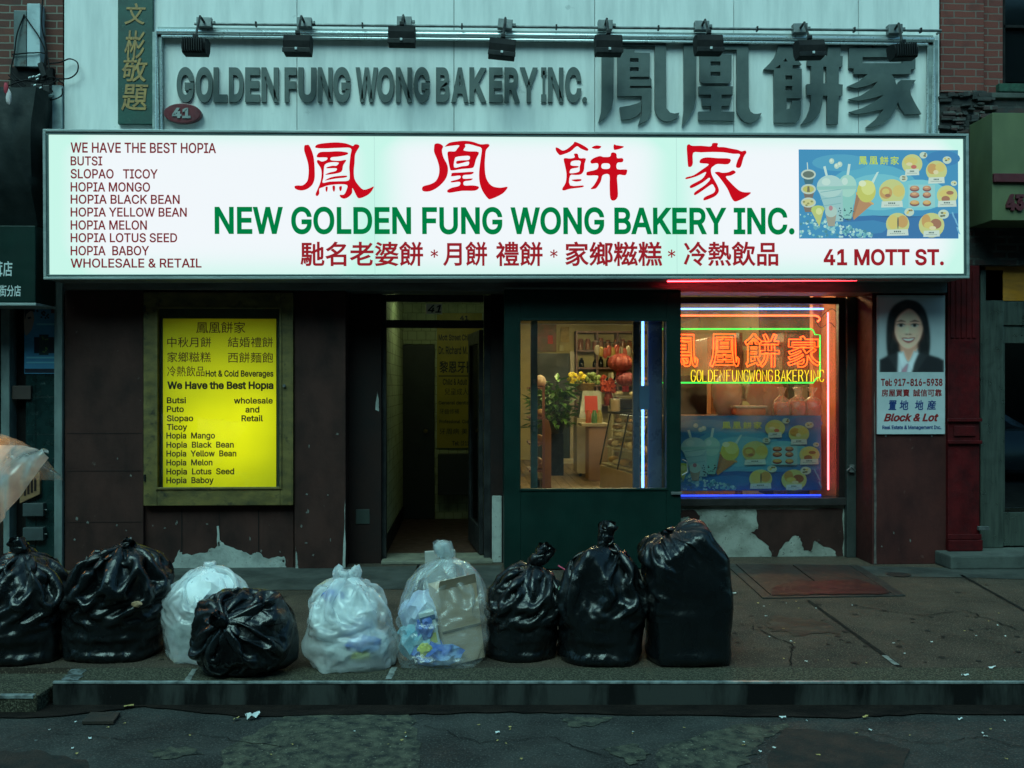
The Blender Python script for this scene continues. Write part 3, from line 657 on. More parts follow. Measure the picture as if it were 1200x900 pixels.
# smoother pale band in front of the wall
flat('concrete_band', [gp(100, 668), gp(588, 663), gp(588, 690), gp(60, 694)], concrete2, 0.004, jag=0.01, seed=5, n=10)
flat('concrete_band', [gp(1003, 664), gp(1260, 668), gp(1300, 682), gp(1120, 677), gp(1020, 676)], concrete2, 0.004, jag=0.01, seed=6, n=8)
stain = P('old_sidewalk_stain', (0.030, 0.024, 0.019), 0.6, spec=0.15, col2=(0.050, 0.044, 0.034), ns=5, lo=0.42, hi=0.6, col3=(0.09, 0.085, 0.07), ns3=150, lo3=0.60, hi3=0.68, bump=0.3, bs=130)
flat('sidewalk_stain', [gp(905, 722), gp(960, 726), gp(990, 742), gp(940, 746), gp(900, 738)], stain, 0.0042, jag=0.05, seed=8)
# street surface patches and gutter
flat('gutter', [gp(-200, 828, ROADZ), gp(70, 826, ROADZ), gp(200, 826, ROADZ), gp(1400, 824, ROADZ), gp(1400, 842, ROADZ), gp(1080, 838, ROADZ), gp(980, 843, ROADZ), gp(700, 838, ROADZ), gp(600, 836, ROADZ), gp(480, 838, ROADZ), gp(280, 841, ROADZ), gp(170, 829, ROADZ), gp(60, 842, ROADZ), gp(-200, 846, ROADZ)], gutd, ROADZ + 0.008, jag=0.012, seed=9, n=8)
flat('asphalt_patch', [gp(335, 838, ROADZ), gp(480, 836, ROADZ), gp(492, 872, ROADZ), gp(485, 960, ROADZ), gp(240, 960, ROADZ), gp(262, 880, ROADZ)], asph2, ROADZ + 0.004, jag=0.02, seed=10, n=9)
flat('asphalt_patch', [gp(655, 842, ROADZ), gp(720, 841, ROADZ), gp(700, 851, ROADZ), gp(668, 852, ROADZ)], asph2, ROADZ + 0.004, jag=0.015, seed=11)
flat('asphalt_patch', [gp(860, 850, ROADZ), gp(925, 849, ROADZ), gp(900, 866, ROADZ), gp(870, 900, ROADZ), gp(800, 960, ROADZ), gp(770, 875, ROADZ)], asph2, ROADZ + 0.004, jag=0.03, seed=12)
flat('asphalt_patch', [gp(912, 856, ROADZ), gp(990, 858, ROADZ), gp(1070, 880, ROADZ), gp(1010, 960, ROADZ), gp(890, 950, ROADZ), gp(905, 880, ROADZ)], asph3, ROADZ + 0.0065, jag=0.03, seed=13)
flat('asphalt_patch', [gp(-30, 885, ROADZ), gp(40, 880, ROADZ), gp(110, 895, ROADZ), gp(90, 960, ROADZ), gp(-60, 960, ROADZ)], asph3, ROADZ + 0.004, jag=0.03, seed=14)
flat('asphalt_patch', [gp(170, 880, ROADZ), gp(215, 876, ROADZ), gp(240, 884, ROADZ), gp(190, 890, ROADZ)], asph2, ROADZ + 0.004, jag=0.02, seed=15)
flat('asphalt_patch', [gp(705, 878, ROADZ), gp(745, 872, ROADZ), gp(762, 884, ROADZ), gp(740, 897, ROADZ)], asph2, ROADZ + 0.0052, jag=0.02, seed=16)
# old gum spots and hairline cracks
gm_ = MB(); rn = random.Random(41)
for k in range(150):
    px, py = rn.uniform(10, 1195), 684 + 94 * rn.random() ** .8; c = G(px, py); r = rn.uniform(.008, .026)
    gm_.poly([(c.x + r * math.cos(a * .698) * rn.uniform(.75, 1.1), c.y + r * math.sin(a * .698) * rn.uniform(.75, 1.1), .0032 + .00001 * k) for a in range(9)])
tag(gm_.build('gum_spots', P('old_gum', (0.014, 0.013, 0.012), 0.7, spec=0.15, col2=(0.03, 0.027, 0.023), ns=30), org=(0, -2, 0), fixn=False), kind='structure')
def crack(pts, z, wd, seed, nm):
    rn = random.Random(seed); P_ = [Vector(gp(a, b, z)).to_3d() for a, b in pts]; q = []
    for a, b in zip(P_, P_[1:]):
        for k in range(9): t = k / 9; q.append(a.lerp(b, t) + Vector((rn.uniform(-.02, .02), rn.uniform(-.02, .02), 0)))
    q.append(P_[-1]); m = MB(); vs = []
    for i, p in enumerate(q):
        d = (q[min(i + 1, len(q) - 1)] - q[max(i - 1, 0)]).normalized(); n = Vector((-d.y, d.x, 0)) * wd * rn.uniform(.3, 1) / 2; vs += [(p + n).to_tuple()[:2] + (z + .0062,), (p - n).to_tuple()[:2] + (z + .0062,)]
    m.add(vs, [(2 * i, 2 * i + 1, 2 * i + 3, 2 * i + 2) for i in range(len(q) - 1)]); o = m.build(nm, jd, org=(P_[0].x, P_[0].y, z), fixn=False); tag(o, kind='structure')
crack([(1010, 712), (1080, 722), (1130, 716), (1190, 738)], 0.0, .012, 1, 'sidewalk_crack'); crack([(880, 735), (930, 758), (925, 781)], 0.0, .010, 2, 'sidewalk_crack'); crack([(560, 690), (600, 712), (640, 700)], 0.0, .01, 3, 'sidewalk_crack')
crack([(500, 850), (560, 872), (640, 864), (720, 890)], ROADZ, .007, 4, 'road_crack'); crack([(1000, 856), (1080, 872), (1150, 866), (1240, 884)], ROADZ, .007, 5, 'road_crack'); crack([(60, 860), (150, 868), (230, 862), (330, 876)], ROADZ, .006, 6, 'road_crack')
# cellar hatch of two steel leaves in the sidewalk
hq = [gp(850, 662), gp(894, 702), gp(1061, 699), gp(1007, 664)]
hatch = thing('cellar_hatch', 'two leaf steel cellar hatch with red stain set in the sidewalk below the neon window', 'hatch', (hq[1][0], hq[1][1], 0.0))
hm = P('hatch_steel', (0.030, 0.030, 0.028), 0.5, metal=0.4, col2=(0.045, 0.03, 0.025), ns=4, lo=0.4, hi=0.6, bump=0.9, bs=1.0)
tt = hm.node_tree   # diamond tread: two crossed wave bands
tcn = tt.nodes.new('ShaderNodeTexCoord'); wv1 = tt.nodes.new('ShaderNodeTexWave'); wv1.bands_direction = 'DIAGONAL'; wv1.inputs['Scale'].default_value = 14
mpn = tt.nodes.new('ShaderNodeMapping'); mpn.inputs['Scale'].default_value = (-1, 1, 1); wv2 = tt.nodes.new('ShaderNodeTexWave'); wv2.bands_direction = 'DIAGONAL'; wv2.inputs['Scale'].default_value = 14
mu = tt.nodes.new('ShaderNodeMath'); mu.operation = 'MAXIMUM'; tt.links.new(tcn.outputs['Object'], wv1.inputs[0]); tt.links.new(tcn.outputs['Object'], mpn.inputs[0]); tt.links.new(mpn.outputs[0], wv2.inputs[0])
tt.links.new(wv1.outputs[1], mu.inputs[0]); tt.links.new(wv2.outputs[1], mu.inputs[1])
for nd in tt.nodes:
    if nd.type == 'BUMP': tt.links.new(mu.outputs[0], nd.inputs['Height']); nd.inputs['Strength'].default_value = 0.5; nd.inputs['Distance'].default_value = 0.004
hv = [Vector((x, y, 0)) for x, y in hq]
def hp(u, v): return hv[0].lerp(hv[3], u).lerp(hv[1].lerp(hv[2], u), v)
def hbox(name, u0, u1, v0, v1, z0, z1, mat):
    m = MB(); q = [hp(u0, v1), hp(u1, v1), hp(u1, v0), hp(u0, v0)]
    m.add([(p.x, p.y, z0) for p in q] + [(p.x, p.y, z1) for p in q], [(3, 2, 1, 0), (4, 5, 6, 7), (0, 1, 5, 4), (1, 2, 6, 5), (2, 3, 7, 6), (3, 0, 4, 7)])
    return m.build(name, mat, hatch, bevel=0.003)
fm = P('hatch_frame', (0.05, 0.052, 0.048), 0.5, metal=0.5, col2=(0.03, 0.03, 0.028), ns=9)
hbox('hatch_frame', 0.0, 0.07, 0.0, 1.0, 0.001, 0.012, fm); hbox('hatch_frame', 0.93, 1.0, 0.0, 1.0, 0.001, 0.012, fm); hbox('hatch_frame', 0.071, 0.929, 0.93, 1.0, 0.001, 0.011, fm)
hbox('hatch_leaf', 0.078, 0.492, 0.0, 0.92, 0.001, 0.014, hm); hbox('hatch_leaf', 0.506, 0.922, 0.0, 0.92, 0.001, 0.015, hm)
q = [gp(905, 690), gp(935, 682), gp(962, 683), gp(1003, 681), gp(1035, 690), gp(1042, 698), gp(960, 699), gp(907, 700)]
flat('red_stain', q, rust, 0.0175, jag=0.02, seed=21, parent=hatch)
mh = MB(); c = G(1053, 674); mh.lathe((c.x, c.y, 0.0), [(0.0, 0.0), (0.10, 0.0), (0.105, 0.008), (0.09, 0.010), (0.085, 0.007), (0.0, 0.007)], 24)
tag(mh.build('manhole_lid', P('valve_lid_iron', (0.02, 0.018, 0.016), 0.6, metal=0.3, bump=0.5, bs=60), smooth=30), 'small round iron valve lid in the sidewalk before the brown pillar', 'utility lid')
# ------------------------------------------------------------------ the bakery building
bak = thing('bakery_building', 'bakery storefront with white clad upper wall and dark brown painted piers', 'building', (0, 0, 0))
YW = 0.43                      # display window plane
x75, x1110 = WX(75), WX(1110)
ZT = 5.75
# upper cladding: panels with open seams over a backing
m = MB(); seams = [75, 348, 532, 697, 860, 1006, 1101]
zl = WZ(600, 338)
for a, b in zip(seams, seams[1:]):
    m.box(WX(a) + 0.0025, WX(b) - 0.0025, 0.0, 0.02, zl + 0.002, ZT)
m.build('cladding', M['clad'], bak, bevel=0.002)
MB().box(x75 + 0.004, WX(1101) - 0.004, 0.021, 0.36, zl + 0.10, ZT).build('upper_wall', M['dark'], bak)
MB().box(-9, 9, 0.37, 14.0, ZT + 0.01, 9.5).build('upper_storey', M['brickL'], bak)
m = MB(); m.pbox(75, 327, 1110, 341, -0.07, 0.30, -0.07); m.build('lintel', M['alu2'], bak, bevel=0.004)
# lower wall pieces
def piece(name, x0, y0, x1, y1, Y0, Y1, mat, parent=bak, bevel=0.006, zb=None, zt=None, Yp=None):
    m = MB(); Yp = Y0 if Yp is None else Yp; pc = (x0 + x1) / 2
    z0 = WZ(pc, y1, Yp) if zb is None else zb; z1 = WZ(pc, y0, Yp) if zt is None else zt
    m.box(WX(x0, Yp), WX(x1, Yp), Y0, Y1, z0, z1); return m.build(name, mat, parent, bevel=bevel)
zlin = WZ(600, 341, -0.07) - 0.002
piece('wall_panel', 76, 341, 168, 668, 0.0, 0.45, M['brown'], zb=0, zt=zlin)
piece('wall_panel', 168.5, 341, 344, 668, 0.05, 0.45, M['brown'], zb=0, zt=zlin, bevel=0.002)
piece('pier', 345, 341, 405, 668, 0.0, 0.45, M['brown'], zb=0, zt=zlin)
piece('wall_panel', 405.5, 341, 447, 668, 0.24, 0.60, M['brown2'], zb=0, zt=zlin)
M['brownr'] = P('red_brown_paint', (0.062, 0.019, 0.017), 0.6, col2=(0.030, 0.011, 0.011), ns=2.6, lo=0.38, hi=0.68, col3=(0.10, 0.06, 0.052), ns3=11, lo3=0.65, hi3=0.73, bump=0.35, bs=14, st=(1.3, 1, 0.8), spec=0.12)
piece('pier', 1022, 341, 1109, 668, 0.0, 0.62, M['brownr'], zb=0, zt=zlin)
piece('wall_panel', 575, 341, 592, 660, 0.24, 0.60, M['brown2'], zb=0, zt=zlin, bevel=0.003)
piece('marble_strip', 576.5, 581, 588, 662, 0.222, 0.238, M['plaster'], zb=0.003)
# vertical seams of the plywood under the menu case
for px in (213, 257, 303):
    piece('seam_batten', px - 0.7, 597, px + 0.7, 668, 0.047, 0.049, M['brown2'], zb=0.004, bevel=0)
# ragged bare patches where the paint has come off
def patch(pts, Y, mat, seed, n=5, jag=0.012, name='bare_patch'):
    rn = random.Random(seed); q = [Vector((W(px, py, Y).x, W(px, py, Y).z)) for px, py in pts]; out = []
    for i, p in enumerate(q):
        r = q[(i + 1) % len(q)]; d = r - p; nn = Vector((-d.y, d.x)).normalized() if d.length > 1e-6 else Vector((0, 0))
        for k in range(n):
            t = k / n; s = p + d * t + nn * (rn.uniform(-jag, jag) if k else 0); out.append((s.x, max(0.006, s.y)))
    MB().prism(out, Y - 0.0035, Y - 0.0005).build(name, mat, bak)
patch([(199, 669), (205, 655), (211, 644), (214, 650), (240, 648), (254, 640), (258, 633), (268, 640), (283, 645), (296, 650), (300, 647), (315, 655), (333, 652), (336, 669)], 0.05, M['plaster'], 1)
patch([(255, 640), (254, 617), (256.5, 616), (258, 640)], 0.05, M['plaster'], 2, jag=0.003)
patch([(401, 672), (402, 650), (404.5, 585), (404.8, 672)], 0.0, M['plaster'], 3, jag=0.004)
patch([(346, 671), (346.5, 640), (348.5, 655), (350, 671)], 0.0, M['plaster'], 4, jag=0.004)
patch([(360, 671), (363, 667), (371, 668), (374, 671)], 0.0, M['plaster'], 5, jag=0.006)
patch([(440, 480), (442, 458), (444, 470), (444, 482)], 0.24, M['plaster'], 6, jag=0.004)
patch([(1024, 668), (1024, 470), (1025.2, 450), (1026.5, 540), (1027, 668)], 0.0, P('scraped_pier_edge', (0.11, 0.09, 0.08), 0.8, col2=(0.04, 0.03, 0.03), ns=14), 7, jag=0.004)
patch([(1100, 667), (1104, 655), (1108, 660), (1108.5, 667)], 0.0, M['plaster'], 8, jag=0.004)
CHIP = P('chipped_paint', (0.13, 0.13, 0.12), 0.8, col2=(0.07, 0.065, 0.06), ns=20)
rn = random.Random(31)     # small chips in the paint, mostly low down and along edges
for k in range(34):
    seg = rn.choice([(80, 166, 0.0), (172, 342, 0.05), (348, 403, 0.0), (1030, 1106, 0.0)]); px = rn.uniform(*seg[:2]); py = 668 - abs(rn.gauss(0, 60)) - 4
    if 168 < px < 344 and py < 600: py = rn.uniform(605, 664)
    if py < 350: continue
    w_, h_ = rn.uniform(.5, 1.8), rn.uniform(.6, 2.6); patch([(px - w_, py + h_ * .4), (px - w_ * .3, py - h_), (px + w_, py - h_ * .3), (px + w_ * .5, py + h_)], seg[2], CHIP, 100 + k, n=2, jag=0.003, name='paint_chip')
for py in (508, 552, 612): piece('seam_line', 78, py - .5, 166, py + .5, -0.0018, -0.0006, M['brown2'], bevel=0)
# bulkhead below the display window: plaster with brown paint left in islands
zs = WZ(900, 592, YW)
m = MB(); m.box(WX(760, YW), WX(1003, YW), YW, YW + 0.2, 0, zs); m.build('window_bulkhead', M['plaster_y'], bak, bevel=0.004)
patch([(886, 597), (988, 596), (988, 654), (981, 654), (978, 645), (962, 638), (955, 633), (950, 646), (942, 645), (938, 630), (932, 627), (918, 638), (908, 655), (904, 652), (901, 640), (880, 624), (888, 620)], YW, M['brown'], 9, jag=0.010, name='paint_island')
patch([(798, 598), (812, 597), (820, 604), (820, 614), (813, 610), (806, 605), (798, 607)], YW, M['brown'], 10, jag=0.008, name='paint_island')
m = MB(); m.box(WX(760, YW), WX(992, YW), YW - 0.05, YW + 0.16, zs + 0.001, WZ(900, 584, YW - 0.05)); m.build('window_sill', P('sill_metal', (0.05, 0.045, 0.045), 0.4, metal=0.5, col2=(0.03, 0.03, 0.03), ns=6), bak, bevel=0.006)
# the window: frame, pane
fr = M['black']
wf = MB(); zt = zlin; zw = WZ(900, 584, YW - 0.05)
wf.box(WX(982, YW), WX(992, YW), YW - 0.02, YW + 0.05, zw + 0.001, zt); wf.box(WX(770, YW), WX(981.8, YW), YW - 0.02, YW + 0.05, WZ(900, 356, YW), zt)
wf.box(WX(770, YW), WX(776, YW), YW - 0.02, YW + 0.05, zw + 0.001, WZ(900, 356.2, YW))
wob = wf.build('display_window', P('window_frame_bronze', (0.030, 0.022, 0.020), 0.4, metal=0.5, col2=(0.018, 0.014, 0.014), ns=6), bak, bevel=0.004)
MB().box(WX(777, YW), WX(981.5, YW), YW + 0.012, YW + 0.018, zw + 0.002, WZ(900, 356.3, YW)).build('pane', M['glassn'], wob)
# shutter rail beside it with padlock hasp
m = MB(); m.box(WX(992.5, 0.36), WX(1003.5, 0.36), 0.36, 0.44, 0.0, zlin); m.build('shutter_rail', P('shutter_rail_paint', (0.016, 0.024, 0.022), 0.5, col2=(0.03, 0.038, 0.036), ns=7, bump=0.2, bs=30), bak, bevel=0.008)
MB().box(WX(1003.7, 0.42), WX(1022, 0.0) + 0.02, 0.42, 0.62, 0.0, zlin).build('wall_panel', M['brown2'], bak)
hs = MB(); c = W(998, 549, 0.34); hs.obox(c, (0.022, 0, 0), (0, 0.015, 0), (0, 0, 0.035)); hs.tube([c + Vector((-0.05, -0.01, -0.02)), c + Vector((-0.01, -0.02, 0.02)), c + Vector((0.03, -0.02, -0.02))], 0.006)
hs.build('hasp', M['galv'], bak, bevel=0.004)
# entry door of number 41: black frame, transom with number, threshold, open door leaf
YD = 0.30
fm = MB(); zt = WZ(510, 341, YD); zd = WZ(510, 375, YD); ztr = WZ(510, 383, YD)
fm.box(WX(447, YD), WX(452.5, YD), YD, YD + 0.1, 0.0, zlin); fm.box(WX(567, YD), WX(577, YD), YD, YD + 0.1, 0.0, zlin)
fm.box(WX(452.7, YD), WX(566.8, YD), YD + 0.002, YD + 0.09, WZ(510, 353.5, YD), zlin); fm.box(WX(452.7, YD), WX(566.8, YD), YD + 0.002, YD + 0.09, WZ(510, 384, YD), WZ(510, 375, YD))
ent = fm.build('entry_door_frame', M['black'], bak, bevel=0.004)
MB().box(WX(452.8, YD), WX(566.7, YD), YD + 0.04, YD + 0.046, WZ(510, 374.8, YD), WZ(510, 353.7, YD)).build('transom_pane', M['glass'], ent)
th = MB(); th.box(WX(448, YD), WX(577, YD), YD - 0.14, YD + 0.3, 0.002, 0.035); th.build('threshold', P('worn_threshold', (0.15, 0.15, 0.11), 0.7, col2=(0.07, 0.07, 0.055), ns=6, bump=0.3, bs=40), bak, bevel=0.008)
ttl = P('number_tile', (0.72, 0.74, 0.58), 0.5, col2=(0.6, 0.62, 0.48), ns=9)
nt1 = MB(); nt1.pbox(499, 356, 508.2, 368, YD + 0.034, YD + 0.039); nt1.pbox(508.8, 356, 518, 368, YD + 0.034, YD + 0.039)
num = nt1.build('number_tile', ttl, ent, bevel=0.001)
BL = P('black_print', (0.006, 0.006, 0.007), 0.5)
pl0 = Plane(0.0)
pd = Plane(YD + 0.034); 
def ptext(s, plane, a, b, c, d, mat, parent, **k):   # lettering on a part of the bakery building (root at the origin)
    o = text(s, plane, a, b, c, d, mat, parent, **k)
    for v in o.data.vertices: v.co.y += plane.Y
    return o
ptext('41', pd, 501, 517, 357.5, 366.5, BL, num, bold=0.02, shear=0.25)
# hallway
hx0, hx1, hy1, hz = WX(449, YD + .1), 0.18, 4.6, 2.72
gt = brick_mat('hall_wall_tile', (0.36, 0.40, 0.24), (0.33, 0.37, 0.22), (0.18, 0.20, 0.12), wid=0.11, row=0.11, grime=(0.12, 0.14, 0.08), msize=0.004)
hall = MB().box(hx0 - 0.1, hx0, YD + 0.101, hy1, 0.0, hz).box(hx1, hx1 + 0.07, YD + 0.31, hy1, 0.0, hz).box(hx0 - 0.1, hx1 + 0.07, hy1 + 0.001, hy1 + 0.1, 0, hz).build('hallway_wall', gt, bak)
MB().box(hx0 - 0.1, hx1 + 0.07, YD + 0.101, hy1 + 0.1, hz + 0.001, hz + 0.08).build('hallway_ceiling', gt, bak)
MB().box(hx0 + 0.001, hx1 - 0.001, YD + 0.301, hy1, 0.001, 0.02).build('hallway_floor', P('hall_floor', (0.05, 0.022, 0.014), 0.5, col2=(0.03, 0.015, 0.01), ns=5), bak)
MB().box(hx0 + 0.001, hx0 + 0.012, YD + 0.305, hy1 - 0.01, 0.022, 0.19).box(hx1 - 0.012, hx1 - 0.001, YD + 0.4, hy1 - 0.01, 0.022, 0.19).build('baseboard', M['blackmat'], bak)
YB = 3.1
px0h, px1h = WX(466, YB), WX(509, YB)
inn = MB().box(px0h, px1h, YB, YB + 0.05, 0.024, WZ(487, 404, YB)).build('inner_door', P('inner_door_paint', (0.012, 0.017, 0.016), 0.5, col2=(0.018, 0.024, 0.022), ns=5), bak, bevel=0.005)
kn = MB(); c = W(499, 505, YB); kn.lathe((c.x, c.y - 0.05, c.z), [(0.0, -0.028), (0.022, -0.02), (0.028, 0), (0.022, 0.02), (0.0, 0.028)], 12); kn.build('door_knob', M['brass'], inn, smooth=40)
MB().box(px1h + 0.005, hx1 - 0.002, YB + 0.02, YB + 0.12, 0.024, hz - 0.002).box(hx0 + 0.013, px0h - 0.003, YB + 0.02, YB + 0.12, 0.024, hz - 0.002).box(px0h - 0.003, px1h + 0.005, YB + 0.021, YB + 0.12, WZ(487, 403, YB), hz - 0.002).build('hallway_partition', gt, bak)
MB().pbox(513, 532, 560, 580, YB - 0.10, YB + 0.018).build('radiator_cover', P('radiator_paint', (0.02, 0.025, 0.022), 0.5), bak, bevel=0.01)
ys = thing('directory_sign', 'yellow clinic directory with black Chinese and English lines on hallway end wall', 'sign', (WX(536, YB - .02), YB, WZ(536, 525, YB)))
yel = P('faded_yellow_board', (0.30, 0.23, 0.012), 0.5, col2=(0.22, 0.18, 0.012), ns=4)
MB().pbox(512, 367, 565, 525, YB - 0.004, YB + 0.0185).build('board', yel, ys)
pys = Plane(YB - 0.004, (WX(536, YB - .02), WZ(536, 525, YB)))
def ytext(s, a, b, c, d, **k):
    o = text(s, pys, a, b, c, d, BL, ys, **k)
    for v in o.data.vertices: v.co.y -= 0.004
ytext('41', 539, 549, 370, 375.5, bold=.03); ytext('Mott Street Chinatown', 514, 566, 392, 399, bold=.02); ytext('Dr. Richard M.', 514, 548, 406, 415, bold=.02)
ytext('黎恩牙醫', 515, 556, 423, 437, bold=.02); ytext('Child & Adult Dentist', 519, 564, 444, 451, bold=.02); ytext('兒童成人牙科', 521, 563, 455, 463)
ytext('General dentistry', 514, 556, 470, 474, bold=.02); ytext('牙齒修補', 515, 538, 479, 485); ytext('Professional  Cosmetic', 515, 560, 492, 496, bold=.02); ytext('牙周病 美容', 515, 556, 502, 509); ytext('Tel: (212)', 530, 552, 517, 522, bold=.02)
MB().pbox(514, 440, 564, 441.3, YB - 0.0065, YB - 0.005).build('rule', BL, ys)
hb = thing('hallway_lamp', 'small dim ceiling lamp inside the hallway of number 41', 'ceiling lamp', (-0.35, 1.7, hz - 0.06))
MB().lathe((-0.35, 1.7, hz - 0.06), [(0.0, 0.0), (0.08, 0.008), (0.11, 0.035), (0.11, 0.058), (0, 0.059)], 20).build('diffuser', E('hall_lamp_glow', (0.85, 1.0, 0.55), 24.0), hb, smooth=40)
# door leaf standing open inwards against the right jamb
dl = MB(); xa, xb = WX(548, 0.8), WX(566, YD)
p0 = Vector((xb - 0.015, YD + 0.12, 0)); p1 = Vector((xb - 0.12, YD + 0.98, 0)); dv = (p1 - p0); nv = Vector((-dv.y, dv.x, 0)).normalized() * 0.02; dd = dv.normalized()
zt_ = WZ(510, 384.5, YD) - 0.01
def leaf(a, b, z0, z1): c = p0 + dv * ((a + b) / 2); dl.obox((c.x, c.y, (z0 + z1) / 2), dd * (dv.length * (b - a) / 2), nv, (0, 0, (z1 - z0) / 2))
leaf(0, 0.12, 0.05, zt_); leaf(0.88, 1, 0.05, zt_); leaf(0.121, 0.879, 0.05, 0.30); leaf(0.121, 0.879, zt_ - 0.12, zt_)
dlo = dl.build('entry_door', M['black'], bak, bevel=0.003)
g = MB(); c = p0 + dv * 0.5; g.obox((c.x, c.y, (0.30 + zt_ - 0.12) / 2), dd * dv.length * 0.379, nv * 0.15, (0, 0, (zt_ - 0.421) / 2)); g.build('pane', M['glassd'], dlo)
h = MB(); c = p0 + dv * 0.93 + nv * -2.2; h.tube([c + Vector((0, 0, 0.95)) + nv, c + Vector((0, 0, .95)), c + Vector((0, 0, 1.2)), c + Vector((0, 0, 1.2)) + nv], 0.011); h.build('handle', M['galv'], dlo, smooth=40)
MB().pbox(417, 597, 433, 614, 0.232, 0.2395).build('outlet_plate', P('outlet_plate_paint', (0.02, 0.03, 0.026), 0.5), bak, bevel=0.002)
# ---------------- green vestibule (storm porch) with its picture window
YV = -0.16
vb = MB(); zvt = WZ(695, 339.5, YV); gx0, gx1 = WX(591, YV), WX(798, YV)
wx0, wx1 = WX(610, YV), WX(781, YV); wz0, wz1 = WZ(695, 572.5, YV), WZ(695, 376, YV)
vb.box(gx0, wx0, YV, YV + 0.06, 0.01, zvt); vb.box(wx1, gx1, YV, YV + 0.06, 0.01, zvt); vb.box(wx0 + 0.0005, wx1 - 0.0005, YV + 0.001, YV + 0.06, 0.01, wz0); vb.box(wx0 + 0.0005, wx1 - 0.0005, YV + 0.001, YV + 0.06, wz1, zvt)
ves = vb.build('vestibule', M['green'], bak, bevel=0.004)
MB().box(gx0, gx0 + 0.05, YV + 0.061, 0.56, 0.01, zvt).build('vestibule_side', M['green'], bak, bevel=0.004)
MB().box(gx1 - 0.05, gx1, YV + 0.061, YW - 0.03, 0.01, zvt).build('vestibule_side', M['green'], bak, bevel=0.004)
MB().box(gx0, gx1, YV - 0.012, 0.3, zvt + 0.001, zvt + 0.02).build('vestibule_cap', M['alu2'], bak, bevel=0.003)
MB().box(wx0 + 0.001, wx1 - 0.001, YV + 0.028, YV + 0.034, wz0 + 0.001, wz1 - 0.001).build('pane', M['glass'], ves)
tr = MB(); t_ = 0.018
tr.box(wx0 - t_, wx0, YV - 0.008, YV - 0.0005, wz0 - t_, wz1 + t_); tr.box(wx1, wx1 + t_, YV - 0.008, YV - 0.0005, wz0 - t_, wz1 + t_); tr.box(wx0 + .0005, wx1 - .0005, YV - 0.008, YV - 0.0005, wz0 - t_, wz0); tr.box(wx0 + .0005, wx1 - .0005, YV - 0.008, YV - 0.0005, wz1, wz1 + t_)
tr.build('window_trim', M['green'], ves, bevel=0.003)
lt = MB(); c = W(793, 578, YV - 0.01); lt.obox(c, (0.05, 0, 0), (0, 0.012, 0), (0, 0, 0.012)); lt.build('door_latch', M['galv'], ves, bevel=0.003)
hd = MB(); c = W(800, 548, YV); hd.tube([c + Vector((0, 0.02, 0.07)), c + Vector((0.045, 0.02, 0.05)), c + Vector((0.05, 0.02, -0.04)), c + Vector((0.0, 0.02, -0.07))], 0.008); hd.build('pull_handle', M['galv'], ves, smooth=40)
# ---------------- shop shell
sx0, sx1, sy0, sy1, szc = 0.26, 4.55, 0.57, 12.7, 3.0
wl = P('shop_wall_paint', (0.42, 0.36, 0.17), 0.7, col2=(0.34, 0.29, 0.14), ns=2)
MB().box(sx0 - 0.005, sx0 + 0.06, sy0, sy1, 0, szc).box(sx1, sx1 + 0.1, 0.63, sy1, 0, szc).box(sx0, sx1, sy1, sy1 + 0.1, 0, szc).build('shop_wall', wl, bak)
MB().box(sx0, sx1, YW + 0.06, sy1, szc + 0.001, szc + 0.1).build('shop_ceiling', P('shop_ceiling_paint', (0.45, 0.42, 0.30), 0.8), bak)
plank = P('plank_floor', (0.26, 0.18, 0.09), 0.5, col2=(0.17, 0.115, 0.06), ns=3, st=(6, 0.4, 1), bump=0.1)
fl = MB(); x = sx0 + 0.062
while x < sx1 - 0.05:
    fl.box(x, min(x + 0.155, sx1 - 0.002), 0.0 if x + 0.155 < gx1 - 0.055 else 0.64, sy1 - 0.002, 0.004, 0.022); x += 0.162
fl.build('shop_floor', plank, bak, bevel=0.002)
MB().box(gx0 + 0.055, gx1 - 0.055, YV + 0.062, -0.003, 0.003, 0.018).build('vestibule_floor', M['brown2'], bak)
# inner door posts of the vestibule
pt = P('teal_post', (0.07, 0.12, 0.115), 0.4, metal=0.3, col2=(0.05, 0.085, 0.085), ns=9)
ip = MB(); ip.box(WX(622, 0.46), WX(630, 0.46), 0.46, 0.52, 0.024, 2.6); ipo = ip.build('inner_door_post', pt, bak, bevel=0.004)
hb2 = MB()
for pz in (447, 496, 503): c = W(626, pz, 0.452); hb2.obox(c, (0.012, 0, 0), (0, 0.008, 0), (0, 0, 0.02))
hb2.build('hinge', M['galv'], ipo, bevel=0.002)
dp = MB(); dp.box(WX(742, 0.30), WX(750, 0.30), 0.30, 0.36, 0.024, 2.55); dp.box(WX(761, 0.30), WX(777, 0.30), 0.36, 0.42, 0.024, 2.55); dp.box(WX(742, .3), WX(777, .3), 0.30, 0.42, 2.551, 2.68)
dp.build('inner_window_post', P('blue_lit_post', (0.05, 0.06, 0.10), 0.3), bak, bevel=0.004)  # blue neon light on the posts put into their colour

